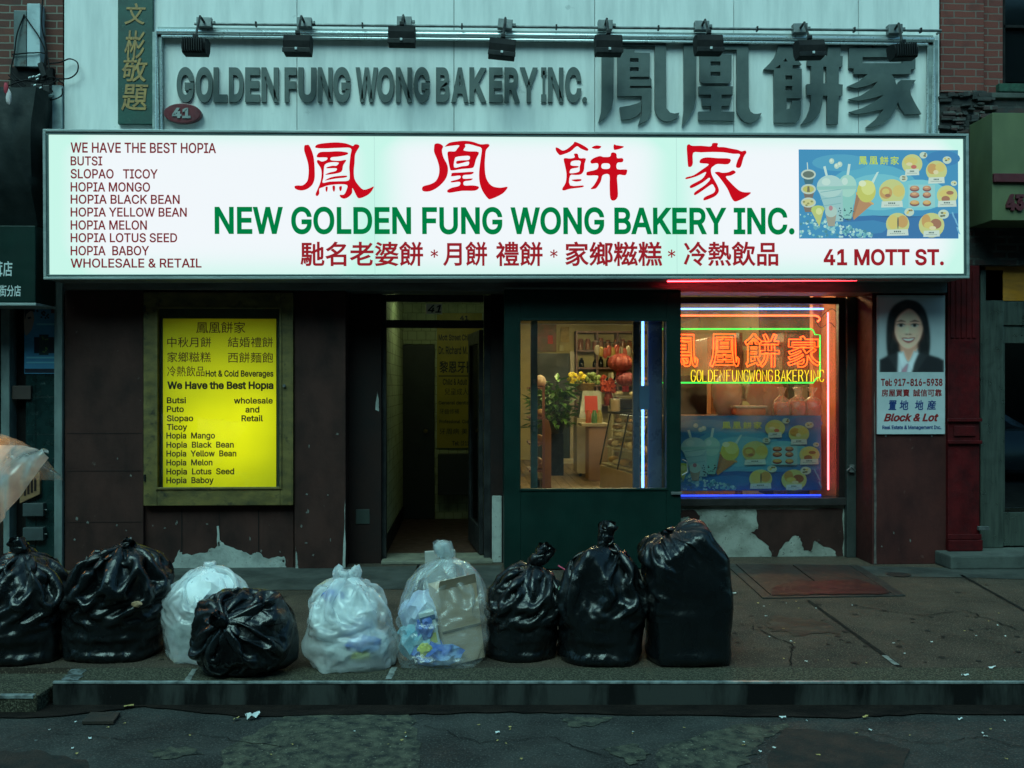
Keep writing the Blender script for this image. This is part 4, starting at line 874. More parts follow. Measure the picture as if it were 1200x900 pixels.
# ------------------------------------------------------------------ left neighbour
lft = thing('brick_building', 'red brick neighbour at the left edge with dark teal marble tiles below', 'building', (WX(30), 0.0, 0.0))
zlb = WZ(40, 108, 0.05)
MB().box(-11, x75 - 0.03, 0.05, 0.36, zlb, 9.5).build('brick_wall', M['brickL'], lft)
MB().box(-11, x75 - 0.003, 0.361, 6.0, 0, 9.5).build('rear_mass', M['dark'], lft)
m = MB(); m.box(WX(65), WX(75) - 0.004, -0.03, 0.30, 0, WZ(70, 330)); m.build('door_post', M['paleiron'], lft, bevel=0.006)
tl = MB(); zz = 0.0
for k, row in enumerate((660, 585, 510, 467, 425, 380, 330)):
    pass
rows = [WZ(48, r, 0.06) for r in (690, 600, 509, 465, 420, 375, 328)]; cols = [WX(c, 0.06) for c in (30, 42, 64.5)]
for i in range(len(rows) - 1):
    for j in range(len(cols) - 1):
        tl.box(cols[j] + 0.002, cols[j + 1] - 0.002, 0.06, 0.08, max(0.0, rows[i]) + 0.002, rows[i + 1] - 0.002)
tl.build('marble_tile', M['tile'], lft, bevel=0.0015)
MB().box(WX(30, .06), WX(64.5, .06), 0.0815, 0.36, 0, zlb - 0.002).build('tile_backing', P('tile_grout', (0.035, 0.045, 0.045), 0.8), lft)
m = MB(); m.box(WX(1), WX(11), 0.0, 0.2, 0, WZ(6, 345)); m.build('shopfront_frame', M['paleiron'], lft, bevel=0.004)
MB().box(-11, WX(30, .06) - 0.003, 0.14, 0.355, 0, zlb - 0.003).build('shopfront_wall', M['dark'], lft)
MB().box(WX(-250), WX(0), 0.09, 0.095, 0.5, 2.4).build('shopfront_pane', M['voidglass'], lft)
# pale metal trims behind the sign's left end and the two sheet metal flashings on the brick
m = MB(); m.pbox(62.5, 101, 74, 158, -0.03, 0.045, 0.0); m.build('corner_trim', P('pale_trim_paint', (0.42, 0.50, 0.50), 0.5, col2=(0.24, 0.29, 0.29), ns=6, col3=(0.05, 0.05, 0.05), ns3=22, lo3=0.66, hi3=0.72), lft, bevel=0.004)
m = MB(); m.pbox(42, 120, 62, 330, 0.0, 0.048, 0.0); m.build('metal_flashing', M['paleiron'], lft, bevel=0.004)
m = MB(); m.pbox(31.5, 4, 47, 78, -0.05, 0.046, -0.05); m.build('sheet_metal_duct', P('pale_duct_paint', (0.40, 0.50, 0.52), 0.5, col2=(0.26, 0.33, 0.35), ns=6, col3=(0.08, 0.05, 0.04), ns3=18, lo3=0.62, hi3=0.70), lft, bevel=0.006)
m = MB(); m.pbox(16, 12, 31, 78, -0.045, 0.046, -0.045); m.build('sheet_metal_duct', P('dull_duct_paint', (0.055, 0.075, 0.075), 0.5, col2=(0.10, 0.14, 0.14), ns=3, col3=(0.04, 0.025, 0.02), ns3=12, lo3=0.55, hi3=0.7), lft, bevel=0.006)
m = MB(); m.pbox(12, 79, 62, 121, 0.0, 0.045, 0.0); m.build('dark_recess_panel', M['blackmat'], lft)
# ------------------------------------------------------------------ right neighbour (number 43)
rgt = thing('brick_building', 'red brick neighbour numbered 43 with an olive canopy and steel framed door at right', 'building', (WX(1170), 0.0, 0.0))
zr0, zr1 = WZ(1130, 108, 0.0), WZ(1130, 152, 0.0)
MB().box(WX(1102.5), WX(1153), 0.0, 0.36, zr0, 9.5).build('brick_pier', M['brickR'], rgt)
MB().box(WX(1153.3, .06), WX(1175, .06), 0.06, 0.36, zr0, 9.5).build('brick_return', M['brickR'], rgt)
MB().box(WX(1175, .06), 10, 0.10, 0.36, WZ(1190, -160, .06), 9.5).box(WX(1300, .06), 10, 0.06, 0.36, zr0, WZ(1190, -160.2, .06)).build('brick_wall', M['brickR'], rgt)
MB().box(WX(1102.5), 10, 0.012, 0.36, 2.75, zr0 - 0.002).build('broken_brickwork', M['brickD'], rgt)
rb = MB(); rn = random.Random(4)
for _ in range(46):
    px, py = rn.uniform(1104, 1160), rn.uniform(106, 158); c = W(px, py, 0.0)
    rb.obox(c, (rn.uniform(.02, .07), 0, rn.uniform(-.006, .006)), (0, rn.uniform(.012, .03), 0), (0, 0, rn.uniform(.008, .024)))
rb.build('broken_brick', M['brickD'], rgt, bevel=0.004)
wn = MB(); wn.pbox(1175.5, -150, 1290, 97, 0.20, 0.22, 0.20); wnd = wn.build('window', M['voidglass'], rgt)
m = MB(); m.pbox(1176, 30, 1290, 33, 0.16, 0.199, 0.16); m.pbox(1175.5, -150, 1178, 97, 0.16, 0.199, 0.16); m.build('window_frame', M['blackmat'], wnd)
m = MB(); m.pbox(1171, 98, 1290, 108, 0.0, 0.3, 0.0); m.build('window_sill', P('mossy_sill', (0.012, 0.065, 0.04), 0.8, col2=(0.008, 0.03, 0.02), ns=12, bump=0.7, bs=30), rgt, bevel=0.008)
m = MB(); m.pbox(1158, 109, 1290, 115, -0.02, 0.2, -0.02); m.build('stone_ledge', M['stone'], rgt, bevel=0.006)
# canopy: sloped left cheek, front, soffit, red trim and raised number
cy0 = -0.42
m = MB(); xa, xb = WX(1136, 0.0), WX(1163, cy0); z0, z1 = WZ(1165, 258, cy0), WZ(1165, 132, cy0); z0b, z1b = WZ(1136, 268, 0.0), WZ(1136, 150, 0.0)
xr = 9.0
m.add([(xb, cy0, z0), (xr, cy0, z0), (xr, 0.0, z0), (xa, 0.0, z0), (xb, cy0, z1), (xr, cy0, z1), (xr, 0.0, z1), (xa, 0.0, z1)], [(0, 3, 2, 1), (4, 5, 6, 7), (0, 1, 5, 4), (1, 2, 6, 5), (2, 3, 7, 6), (3, 0, 4, 7)])
can = m.build('canopy', M['canopy'], rgt, bevel=0.004)
m = MB(); m.pbox(1165, 204.5, 1500, 214.5, cy0 - 0.03, cy0 - 0.0005, cy0 - .03); m.build('canopy_trim', M['canopyred'], can, bevel=0.003)
pc = Plane(cy0, (WX(1170), 0.0))
o = text('43', pc, 1178, 1199, 228, 247, M['canopyred'], can, bold=0.05, depth=0.02)
for v in o.data.vertices: v.co.y += cy0
# red cast iron column
m = MB(); ic = M['iron']; xi0, xi1 = WX(1111, -0.04), WX(1148, -0.04)
m.box(xi0, xi1, -0.04, 0.3, 0.02, 2.74); iro = m.build('iron_column', ic, rgt, bevel=0.006)
m = MB()
for k in range(5):
    a = 1114 + k * 6.4; m.box(WX(a, -.05), WX(a + 4.2, -.05), -0.052, -0.0405, WZ(1130, 396, -.05), 2.7)
m.build('fluting', ic, iro, bevel=0.004)
m = MB()
for y0, y1, e in ((490, 494, 0.03), (516, 520, 0.03), (626, 632, 0.02)): m.box(xi0 - 0.01, xi1 + 0.01, -0.04 - e, -0.0405, WZ(1130, y1, -.05), WZ(1130, y0, -.05))
m.box(xi0 - 0.012, xi1 + 0.012, -0.075, -0.0405, 0.13, WZ(1130, 632.5, -.05)); m.box(xi0 + 0.05, xi1 - 0.04, -0.055, -0.0405, WZ(1130, 511, -.05), WZ(1130, 499, -.05))
for v0 in range(0, len(m.v), 8): MB().add(m.v[v0:v0 + 8], [(0, 3, 2, 1), (4, 5, 6, 7), (0, 1, 5, 4), (1, 2, 6, 5), (2, 3, 7, 6), (3, 0, 4, 7)]).build('moulding', ic, iro, bevel=0.005)
m = MB(); c = W(1152, 619, -0.06); m.obox(c, (0.05, 0, 0), (0, 0.015, 0), (0, 0, 0.018)); m.build('door_stop', M['galv'], rgt, bevel=0.004)
MB().box(WX(1113, -.28), 10, -0.30, 0.36, 0.003, 0.125).build('step', M['stone'], rgt, bevel=0.015)
sf = MB(); YS = 0.10; xs = [WX(p, YS) for p in (1149, 1176, 1290, 1318)]
sf.box(xs[0], xs[1], YS, YS + 0.12, 0.128, 2.72); sf.box(xs[2], xs[3], YS, YS + 0.12, 0.128, 2.72)
sf.box(xs[1] + .0005, xs[2] - .0005, YS + 0.01, YS + 0.12, WZ(1190, 381, YS), WZ(1190, 353, YS)); sf.box(xs[0] - 0.2, xs[3], YS + 0.121, YS + 0.2, 2.72, 2.76)
sfo = sf.build('steel_door_frame', M['steel'], rgt, bevel=0.006)
df = MB(); df.box(xs[1] + .004, xs[2] - .004, YS + 0.03, YS + 0.08, 0.14, WZ(1190, 601, YS)); df.box(xs[1] + .004, xs[1] + 0.03, YS + 0.03, YS + 0.08, WZ(1190, 600.8, YS), WZ(1190, 382, YS)); df.box(xs[2] - 0.03, xs[2] - .004, YS + 0.03, YS + 0.08, WZ(1190, 600.8, YS), WZ(1190, 382, YS))
df.box(xs[1] + .0305, xs[2] - .0305, YS + 0.03, YS + 0.08, WZ(1190, 402, YS), WZ(1190, 382, YS))
dfo = df.build('glass_door', M['steel'], rgt, bevel=0.004)
MB().box(xs[1] + .0305, xs[2] - .0305, YS + 0.05, YS + 0.056, WZ(1190, 600.5, YS), WZ(1190, 402.3, YS)).build('pane', glass_mat('door_glass_reflective', tintc=(0.25, 0.27, 0.27), ior=2.4), dfo)
gp_ = P('gold_glow_transom', (0.50, 0.20, 0.015), 0.5, col2=(0.30, 0.12, 0.012), ns=3, st=(1, 1, 4), rv=0.2)  # gold panel, its amber glow put into the colour
MB().box(WX(1155, YS), xs[2], YS + 0.0, YS + 0.05, WZ(1190, 352.5, YS), WZ(1190, 270, YS)).build('transom_panel', gp_, rgt, bevel=0.003)
MB().box(xs[3] + 0.002, 10, YS, 0.36, 0.127, 2.74).build('side_wall', M['brown2'], rgt)
MB().box(WX(1112), 10, 0.361, 6.0, 0, 9.5).build('rear_mass', M['dark'], rgt)
# ------------------------------------------------------------------ signs on the facade
def shift(o, dy):
    for v in o.data.vertices: v.co.y += dy
    return o
# ---- the old raised letter sign with its chrome rail frame
wsn = thing('wall_sign', 'old raised letter sign reading GOLDEN FUNG WONG BAKERY INC. inside a chrome rail frame', 'sign', (WX(640), 0.0, WZ(640, 150)))
YF = -0.06
def railpath(a, b, c, d): return [W(*a, YF), W(*b, YF), W(*c, YF), W(*d, YF)]
m = MB(); m.tube([W(184, 156, YF), W(184, 37, YF), W(1094, 46.5, YF), W(1094, 160, YF)], 0.024, n=14); m.build('frame_rail', M['chrome'], wsn, smooth=50)
m = MB(); m.tube([W(189.5, 156, YF), W(189.5, 42.5, YF), W(1087, 52, YF), W(1087, 160, YF)], 0.013, n=10); m.build('frame_rail', M['chrome'], wsn, smooth=50)
m = MB()
for p0, p1 in (((186.5, 157), (186.5, 39.5)), ((186.5, 39.5), (1091, 49)), ((1091, 49), (1091, 160))):
    a, b = W(*p0, 0), W(*p1, 0); d = (b - a).normalized(); n = Vector((d.z, 0, -d.x)) * 0.045
    m.add([a + n + Vector((0, y, 0)) for y in (-0.045, -0.002)] + [a - n + Vector((0, y, 0)) for y in (-0.002, -0.045)] + [b + n + Vector((0, y, 0)) for y in (-0.045, -0.002)] + [b - n + Vector((0, y, 0)) for y in (-0.002, -0.045)],
          [(0, 1, 2, 3), (7, 6, 5, 4), (0, 4, 5, 1), (1, 5, 6, 2), (2, 6, 7, 3), (3, 7, 4, 0)])
m.build('frame_channel', M['alu'], wsn)
pw = Plane(0.0, (WX(640), WZ(640, 150)))
# latin letters one by one (photo px of each letter)
ltr = [('G', 208, 228), ('O', 230, 250), ('L', 251, 267), ('D', 269, 286), ('E', 288, 305), ('N', 307, 327),
       ('F', 334, 348), ('U', 350, 371), ('N', 373, 390), ('G', 391, 411), ('W', 417, 443), ('O', 442, 462), ('N', 464, 483), ('G', 485, 504),
       ('B', 511, 527), ('A', 529, 549), ('K', 550, 570), ('E', 573, 589), ('R', 591, 609), ('Y', 609, 630), ('I', 634, 640), ('N', 642, 660), ('C', 662, 681), ('.', 682, 687.5)]
for ch, a, b in ltr:
    if ch == '.': text(ch, pw, a, b, 114.5, 120.8, M['bronze'], wsn, dy=0.004, cap=False, depth=0.022, name='letter')
    else: text(ch, pw, a, b, 80.0, 120.5, M['bronze'], wsn, dy=0.004, bold=0.036, depth=0.022, name='letter', res=5)
K = 7.826
ch1 = [[(75, 50), (100, 42), (660, 45), (665, 690), (700, 730), (740, 738), (785, 730), (760, 780), (720, 802), (680, 812), (640, 805), (600, 780), (570, 735), (560, 690), (560, 120), (185, 115), (182, 600), (165, 690), (110, 770), (45, 818), (70, 720), (75, 600)]]
ch1b = [[(218, 150), (378, 155), (372, 180), (515, 185), (512, 400), (530, 430), (530, 720), (490, 800), (410, 838), (440, 740), (440, 578), (218, 578)], rc(332, 232, 412, 270), rc(332, 315, 412, 352), rc(332, 402, 508, 428), rc(332, 485, 528, 508)]
ch1c = [[(240, 680), (330, 665), (400, 645), (433, 628), (434, 720), (390, 765), (330, 790), (255, 795)]]
ch2 = [[(80, 50), (670, 55), (675, 680), (690, 720), (720, 740), (755, 742), (792, 732), (765, 785), (720, 815), (680, 826), (640, 815), (600, 780), (570, 730), (565, 690), (565, 155), (195, 155), (190, 600), (170, 700), (120, 790), (66, 850), (82, 700)]]
ch2b = [[(228, 190), (518, 200), (515, 430), (508, 450), (490, 462), (260, 462), (236, 450), (228, 430)], rc(325, 262, 415, 300), rc(325, 357, 415, 397)]
ch2c = [[(218, 490), (530, 490), (528, 565), (425, 565), (425, 600), (520, 602), (500, 668), (425, 668), (425, 720), (545, 722), (540, 805), (215, 800), (215, 720), (330, 718), (330, 668), (250, 668), (248, 602), (330, 598), (330, 565), (218, 565)]]
ch3 = [[(205, 95), (325, 95), (350, 180), (380, 245), (412, 292), (330, 297), (330, 327), (415, 330), (415, 598), (275, 600), (275, 700), (310, 690), (328, 620), (410, 620), (405, 750), (390, 795), (365, 822), (165, 822), (160, 340), (65, 335), (130, 270), (165, 225), (185, 180)], rc(265, 390, 328, 428), rc(265, 487, 328, 528), [(248, 264), (266, 232), (284, 264)], [(168, 324), (220, 290), (220, 325)]]
ch3b = [[(470, 210), (650, 212), (655, 75), (775, 80), (765, 212), (790, 214), (785, 310), (755, 312), (752, 470), (790, 474), (785, 575), (755, 577), (745, 835), (648, 835), (648, 575), (607, 575), (602, 650), (580, 730), (545, 780), (490, 815), (410, 838), (460, 770), (490, 700), (500, 640), (500, 570), (462, 566), (460, 470), (500, 468), (502, 305), (465, 300)], rc(612, 310, 640, 462)]
ch4 = [[(65, 140), (290, 138), (275, 88), (440, 85), (455, 140), (672, 150), (670, 330), (630, 335), (625, 378), (452, 380), (480, 420), (492, 455), (498, 485), (515, 450), (540, 432), (675, 432), (640, 475), (622, 520), (630, 570), (660, 630), (725, 742), (575, 745), (535, 690), (510, 630), (495, 690), (440, 780), (360, 840), (290, 860), (220, 862), (310, 790), (380, 700), (310, 712), (230, 732), (130, 744), (65, 725), (180, 690), (300, 630), (380, 568), (270, 600), (150, 622), (60, 608), (170, 575), (270, 512), (325, 445), (230, 485), (130, 507), (50, 490), (150, 445), (235, 378), (110, 378), (108, 325), (65, 322)], rc(188, 222, 555, 278)]
for sets, ox in (((ch1, ch1b, ch1c), 695), ((ch2, ch2b, ch2c), 790), ((ch3, ch3b), 885), ((ch4,), 985)):
    first = None
    for k, sp in enumerate(sets):
        o = outline(sp, wsn, M['bronze'], pw, (ox, 40), K if ox < 985 else 7.83, 0.032, 0.006, name='letter')
# ---- oval number plate and the green vertical board
ov = thing('number_plate', 'red oval plate with grey number 41 under the raised letters', 'sign', (WX(215), 0.0, WZ(215, 146)))
po = Plane(0.0, (WX(215), WZ(215, 146)))
c = Vector(po.L(216, 134.8)); rx, rz = 0.163, 0.088
MB().prism([(c.x + rx * math.cos(t * math.pi / 20), c.y + rz * math.sin(t * math.pi / 20)) for t in range(40)], -0.065, -0.003).build('plate', M['oval'], ov, bevel=0.006, local=True)
shift(text('41', po, 204.5, 226, 129, 141, M['greylet'], ov, bold=0.04, depth=0.006, name='numeral'), -0.066)
gb = thing('vertical_board', 'narrow green lacquer board with four gold Chinese characters at upper left', 'sign', (WX(158), 0.0, WZ(158, 146)))
m = MB(); m.pbox(138, -40, 179, 145.5, -0.04, -0.002, -0.04); m.build('board', M['greenboard'], gb, bevel=0.005)
pg = Plane(-0.04, (WX(158), WZ(158, 146)))
for ch, a, b, y0, y1 in (('文', 146, 171, 4, 29), ('彬', 146, 170, 36, 69), ('敬', 143, 173, 68, 96), ('題', 142, 174, 99, 130)):
    shift(text(ch, pg, a, b, y0, y1, M['gold'], gb, bold=0.012, shear=0.12, depth=0.004, name='character'), -0.0405)
# ---- conduit with eight floodlights
lr = thing('light_rail', 'thin grey conduit carrying eight floodlights along the top of the old sign', 'conduit', (WX(640), -0.1, WZ(640, 33)))
YR = -0.10
ra, rbp = W(228, 28, YR), W(1103, 36, YR)
m = MB(); m.tube([ra, rbp, rbp + Vector((0, 0.08, 0))], 0.012, n=10); m.build('conduit', M['galv'], lr, smooth=50)
for px in (298, 420, 535, 645, 765, 882, 998, 1078):
    t = (px - 228) / 875; p = ra.lerp(rbp, t); m = MB(); m.obox(p, (0.007, 0, 0), (0, 0.02, 0), (0, 0, 0.020)); m.build('clip', M['black'], lr)
flood = [(229, 54, 27, 20, 240, 27, 0, True, 'ribbed black floodlight tilted away, over the raised letters GOLDEN'), (349, 52, 31, 24, 357, 27, 0, False, 'black floodlight with a small white latch over the raised word FUNG'),
         (471, 41.5, 31, 24, 474, 26, 0, False, 'highest hung black floodlight, over the raised word WONG'), (588.5, 56, 31, 24, 592, 29, 5, False, 'crooked black floodlight hanging over the raised word BAKERY'),
         (713, 52, 31, 25, 709, 30, 0, False, 'black floodlight covering the corner of the first big raised Chinese character'), (830.5, 51.5, 31, 24, 822, 31, 0, False, 'black floodlight in front of the second big raised Chinese character'),
         (949, 57, 31, 23, 937, 34, -2, False, 'black floodlight between the strokes of the third big raised Chinese character'), (1058.5, 60, 28, 19, 1048, 35, -3, True, 'ribbed black floodlight at the right end, before the last big raised character')]
for px, py, wpx, hpx, bx, by, rot, ribbed, lab in flood:
    YH = -0.42; c = W(px, py, YH); k = 8.48 / F
    fl_ = thing('floodlight', lab, 'floodlight', (c.x, c.y, c.z), group='floodlights on the conduit', rot=(0, R(rot), 0))
    w2, h2 = wpx * k / 2, hpx * k / 2
    # housing profile in (y, z): curved back towards the street, lens edge towards the wall
    prof = [(0.12, h2 * 0.9), (0.03, h2), (-0.045, h2 * 0.75), (-0.075, h2 * 0.1), (-0.07, -h2 * 0.6), (-0.05, -h2), (0.06, -h2 * 1.02), (0.10, -h2 * 0.4)]
    m = MB(); n = len(prof); m.add([(-w2, y, z) for y, z in prof] + [(w2, y, z) for y, z in prof], [tuple(range(n)), tuple(range(2 * n - 1, n - 1, -1))] + [(i, i + n, (i + 1) % n + n, (i + 1) % n) for i in range(n)])
    m.build('housing', M['blackmat'], fl_, bevel=0.006, local=True)
    m = MB()
    if ribbed:
        for q in range(9): m.box(-w2 + 0.012 + q * (2 * w2 - 0.03) / 8.6, -w2 + 0.018 + q * (2 * w2 - 0.03) / 8.6, -0.098, -0.06, -h2 * 0.9, h2 * 0.62)
        m.build('cooling_fins', M['black'], fl_, local=True)
    else:
        m.box(-w2 - 0.004, w2 + 0.004, -0.086, -0.073, -h2 - 0.004, -h2 * 0.62); m.build('visor_lip', M['black'], fl_, bevel=0.003, local=True)
        m = MB(); m.box(-0.010, 0.010, -0.098, -0.0865, -h2 * 0.86, -h2 * 0.62); m.build('latch', P('pale_latch_%d' % px, (0.5, 0.55, 0.55), 0.4), fl_, bevel=0.003, local=True)
    MB().add([(-w2 * .9, 0.122, h2 * .85), (w2 * .9, 0.122, h2 * .85), (w2 * .9, 0.103, -h2 * .35), (-w2 * .9, 0.103, -h2 * .35)], [(0, 1, 2, 3)]).build('lens', M['voidglass'], fl_, local=True)
    j = W(bx, by, YR) - c; a = Matrix.Rotation(-R(rot), 3, 'Y') @ j
    m = MB(); m.tube([(0.0, 0.02, h2 * 0.9), (0.0, 0.02, h2 + 0.035), Vector((a.x * 0.6, a.y * 0.5, max(a.z, h2 + 0.03))), a], 0.011, n=8); m.build('arm', M['black'], fl_, smooth=50, local=True)
    m = MB(); m.obox(a, (0.065, 0, 0), (0, 0.035, 0), (0, 0, 0.042)); m.obox(a + Vector((0.08, -0.01, 0)), (0.014, 0, 0), (0, 0.014, 0), (0, 0, 0.014)); m.build('junction_box', M['galv'], fl_, bevel=0.005, local=True)
    m = MB(); m.obox((0, 0.0, h2 + 0.012), (0.02, 0, 0), (0, 0.02, 0), (0, 0, 0.016)); m.build('knuckle', M['black'], fl_, bevel=0.004, local=True)
# ---- the lit sign box
YL = -0.42; TL = -R(0.33)
lx, lz = WX(594, YL), WZ(594, 327, YL)
lb = thing('lightbox_sign', 'long lit white sign box with red and green lettering NEW GOLDEN FUNG WONG BAKERY INC.', 'sign', (lx, YL, lz), rot=(0, TL, 0))
pl = Plane(YL, (lx, lz), TL)
xa, za = pl.L(52, 328.0); xb, zb = pl.L(1135, 326.0); _, zc = pl.L(52, 152.0); _, zd = pl.L(1135, 157.0)
z0, z1 = (za + zb) / 2, (zc + zd) / 2
fwd = 0.055
m = MB(); d1 = 0.36
m.box(xa + .006, xb - .006, 0.02, d1, z0 + 0.006, z0 + 0.03); m.box(xa + .006, xb - .006, 0.02, d1, z1 - 0.03, z1 - .006); m.box(xa + .006, xa + .03, 0.02, d1, z0 + .0305, z1 - .0305); m.box(xb - .03, xb - .006, 0.02, d1, z0 + .0305, z1 - .0305); m.box(xa + .031, xb - .031, d1 - 0.02, d1, z0 + .031, z1 - .031)
m.build('box_case', M['alu'], lb, local=True)
m = MB()
m.box(xa, xb, -0.02, 0.0195, z0, z0 + 0.022); m.box(xa, xb, -0.02, 0.0195, z1 - 0.022, z1); m.box(xa, xa + 0.024, -0.02, 0.0195, z0 + .0225, z1 - .0225); m.box(xb - 0.024, xb, -0.02, 0.0195, z0 + .0225, z1 - .0225)
fr_o = m.build('outer_frame', M['alu'], lb, bevel=0.004, local=True)
m = MB(); e = 0.0245; f2 = 0.018
m.box(xa + e, xb - e, -0.010, 0.0190, z0 + e, z0 + e + f2); m.box(xa + e, xb - e, -0.010, 0.0190, z1 - e - f2, z1 - e); m.box(xa + e, xa + e + f2, -0.010, 0.0190, z0 + e + f2 + .0005, z1 - e - f2 - .0005); m.box(xb - e - f2, xb - e, -0.010, 0.0190, z0 + e + f2 + .0005, z1 - e - f2 - .0005)
m.build('inner_frame', P('sign_bead', (0.10, 0.15, 0.15), 0.4, metal=0.6), lb, bevel=0.003, local=True)
# emissive face: greener glow between lamp rows and at edges painted into its colour
pm, t = newmat('lit_sign_face'); out = N(t, 'ShaderNodeOutputMaterial'); em = N(t, 'ShaderNodeEmission'); t.links.new(em.outputs[0], out.inputs[0])
tc = N(t, 'ShaderNodeTexCoord'); sp = N(t, 'ShaderNodeSeparateXYZ'); t.links.new(tc.outputs['Object'], sp.inputs[0])
def gauss(src, c, wd):
    a = N(t, 'ShaderNodeMath', operation='SUBTRACT'); t.links.new(src, a.inputs[0]); a.inputs[1].default_value = c
    b = N(t, 'ShaderNodeMath', operation='DIVIDE'); t.links.new(a.outputs[0], b.inputs[0]); b.inputs[1].default_value = wd
    c_ = N(t, 'ShaderNodeMath', operation='MULTIPLY'); t.links.new(b.outputs[0], c_.inputs[0]); t.links.new(b.outputs[0], c_.inputs[1])
    d = N(t, 'ShaderNodeMath', operation='MULTIPLY'); t.links.new(c_.outputs[0], d.inputs[0]); d.inputs[1].default_value = -1
    e_ = N(t, 'ShaderNodeMath', operation='EXPONENT'); t.links.new(d.outputs[0], e_.inputs[0]); return e_.outputs[0]
def addn(a, b, k=1.0):
    n = N(t, 'ShaderNodeMath', operation='MULTIPLY_ADD'); t.links.new(b, n.inputs[0]); n.inputs[1].default_value = k; t.links.new(a, n.inputs[2]); return n.outputs[0]
g0 = gauss(sp.outputs[0], pl.L(436, 240)[0], 0.20)
for px, wd, k in ((790, 0.20, 1.0), (58, 0.25, 1.1), (1128, 0.16, 0.9)): g0 = addn(g0, gauss(sp.outputs[0], pl.L(px, 240)[0], wd), k)
g0 = addn(g0, gauss(sp.outputs[2], z0, 0.16), 0.75); g0 = addn(g0, gauss(sp.outputs[2], z1, 0.11), 0.7)
cl = N(t, 'ShaderNodeClamp'); t.links.new(g0, cl.inputs[0]); mx = N(t, 'ShaderNodeMix', data_type='RGBA')
mx.inputs[6].default_value = (0.88, 0.935, 0.97, 1); mx.inputs[7].default_value = (0.58, 0.93, 0.82, 1); t.links.new(cl.outputs[0], mx.inputs[0]); t.links.new(mx.outputs[2], em.inputs[0]); em.inputs[1].default_value = 1.0 / 2 ** EXPO
m = MB(); fx0, fx1, fz0, fz1 = xa + e + f2 + .001, xb - e - f2 - .001, z0 + e + f2 + .001, z1 - e - f2 - .001
m.box(fx0, fx1, 0.0, 0.016, fz0, fz1); m.build('sign_face', pm, lb, local=True)
jm = E('panel_joint', (0.45, 0.72, 0.66), 1.0, False)
m = MB()
for px in (439, 793): x = pl.L(px, 240)[0]; m.box(x - 0.002, x + 0.002, -0.0008, -0.0001, fz0, fz1)
m.build('panel_joint', jm, lb, local=True)
TR = E('lit_maroon_vinyl', (0.185, 0.020, 0.026), 1.0, False); TRR = E('lit_red_vinyl', (0.56, 0.004, 0.012), 1.0, False); TG = E('lit_green_vinyl', (0.0, 0.205, 0.055), 1.0, False); TD = E('lit_dark_red_vinyl', (0.30, 0.014, 0.022), 1.0, False)
lines = [('WE HAVE THE BEST HOPIA', 253.3, 167.3, 179.3), ('BUTSI', 120, 183.3, 194), ('SLOPAO   TICOY', 185, 198.3, 209.3), ('HOPIA MONGO', 176, 213.7, 224.7), ('HOPIA BLACK BEAN', 210.7, 228.3, 239), ('HOPIA YELLOW BEAN', 219, 243.3, 254), ('HOPIA MELON', 172.3, 258.3, 269.3), ('HOPIA LOTUS SEED', 207.7, 273.3, 284), ('HOPIA  BABOY', 175, 288.3, 299.3), ('WHOLESALE & RETAIL', 236.3, 303, 313.7)]
for s, x1, y0, y1 in lines: text(s, pl, 82.8, x1, y0, y1, TR, lb, bold=0.015)
text('NEW GOLDEN FUNG WONG BAKERY INC.', pl, 251.5, 931, 243, 274.5, TG, lb, bold=0.022, res=8)
for s, a, b in (('馳名老婆餅', 352, 496), ('月餅', 519, 571), ('禮餅', 581, 636), ('家鄉糍糕', 662, 776), ('冷熱飲品', 801, 912)): text(s, pl, a, b, 283, 312, TD, lb, bold=0.020, res=6)
for x in (509, 649, 787): text('*', pl, x - 4.5, x + 4.5, 292.5, 302, TD, lb, cap=False)
text('41 MOTT ST.', pl, 965, 1106, 292, 311, TD, lb, bold=0.026, res=8)
A1 = [[(190, 120), (215, 112), (250, 115), (290, 200), (315, 300), (325, 450), (322, 560), (290, 640), (220, 695), (140, 712), (70, 690), (60, 655), (100, 645), (160, 645), (210, 610), (235, 560), (245, 450), (235, 350), (205, 250), (185, 180)],
      [(330, 135), (360, 105), (450, 88), (600, 78), (720, 88), (790, 110), (830, 125), (850, 105), (890, 105), (915, 130), (880, 190), (855, 250), (850, 350), (840, 450), (850, 560), (900, 640), (965, 700), (1040, 685), (1105, 660), (1060, 740), (990, 790), (910, 815), (880, 790), (850, 730), (820, 680), (818, 740), (780, 790), (720, 820), (670, 805), (655, 770), (710, 765), (745, 700), (750, 640), (640, 630), (500, 645), (430, 670), (385, 690), (385, 750), (360, 785), (335, 765), (360, 700), (400, 600), (415, 500), (405, 420), (360, 350), (355, 320), (375, 310), (420, 330), (480, 310), (490, 280), (430, 276), (360, 275), (355, 245), (400, 205), (520, 200), (640, 195), (755, 210), (750, 240), (640, 265), (545, 275), (535, 310), (600, 320), (660, 320), (740, 310), (700, 380), (680, 460), (600, 490), (465, 505), (520, 475), (600, 455), (610, 420), (490, 420), (485, 405), (560, 385), (610, 385), (640, 345), (540, 340), (460, 370), (445, 450), (440, 540), (430, 610), (520, 595), (640, 590), (770, 580), (785, 500), (780, 400), (795, 250), (800, 155), (650, 150), (450, 158), (350, 152)],
      [(465, 575), (520, 545), (600, 525), (740, 515), (735, 540), (600, 555), (470, 580)], [(560, 652), (590, 652), (592, 700), (578, 730), (562, 700)], [(650, 662), (680, 655), (680, 700), (660, 722), (648, 690)], [(470, 665), (495, 665), (492, 710), (482, 732), (468, 705)]]
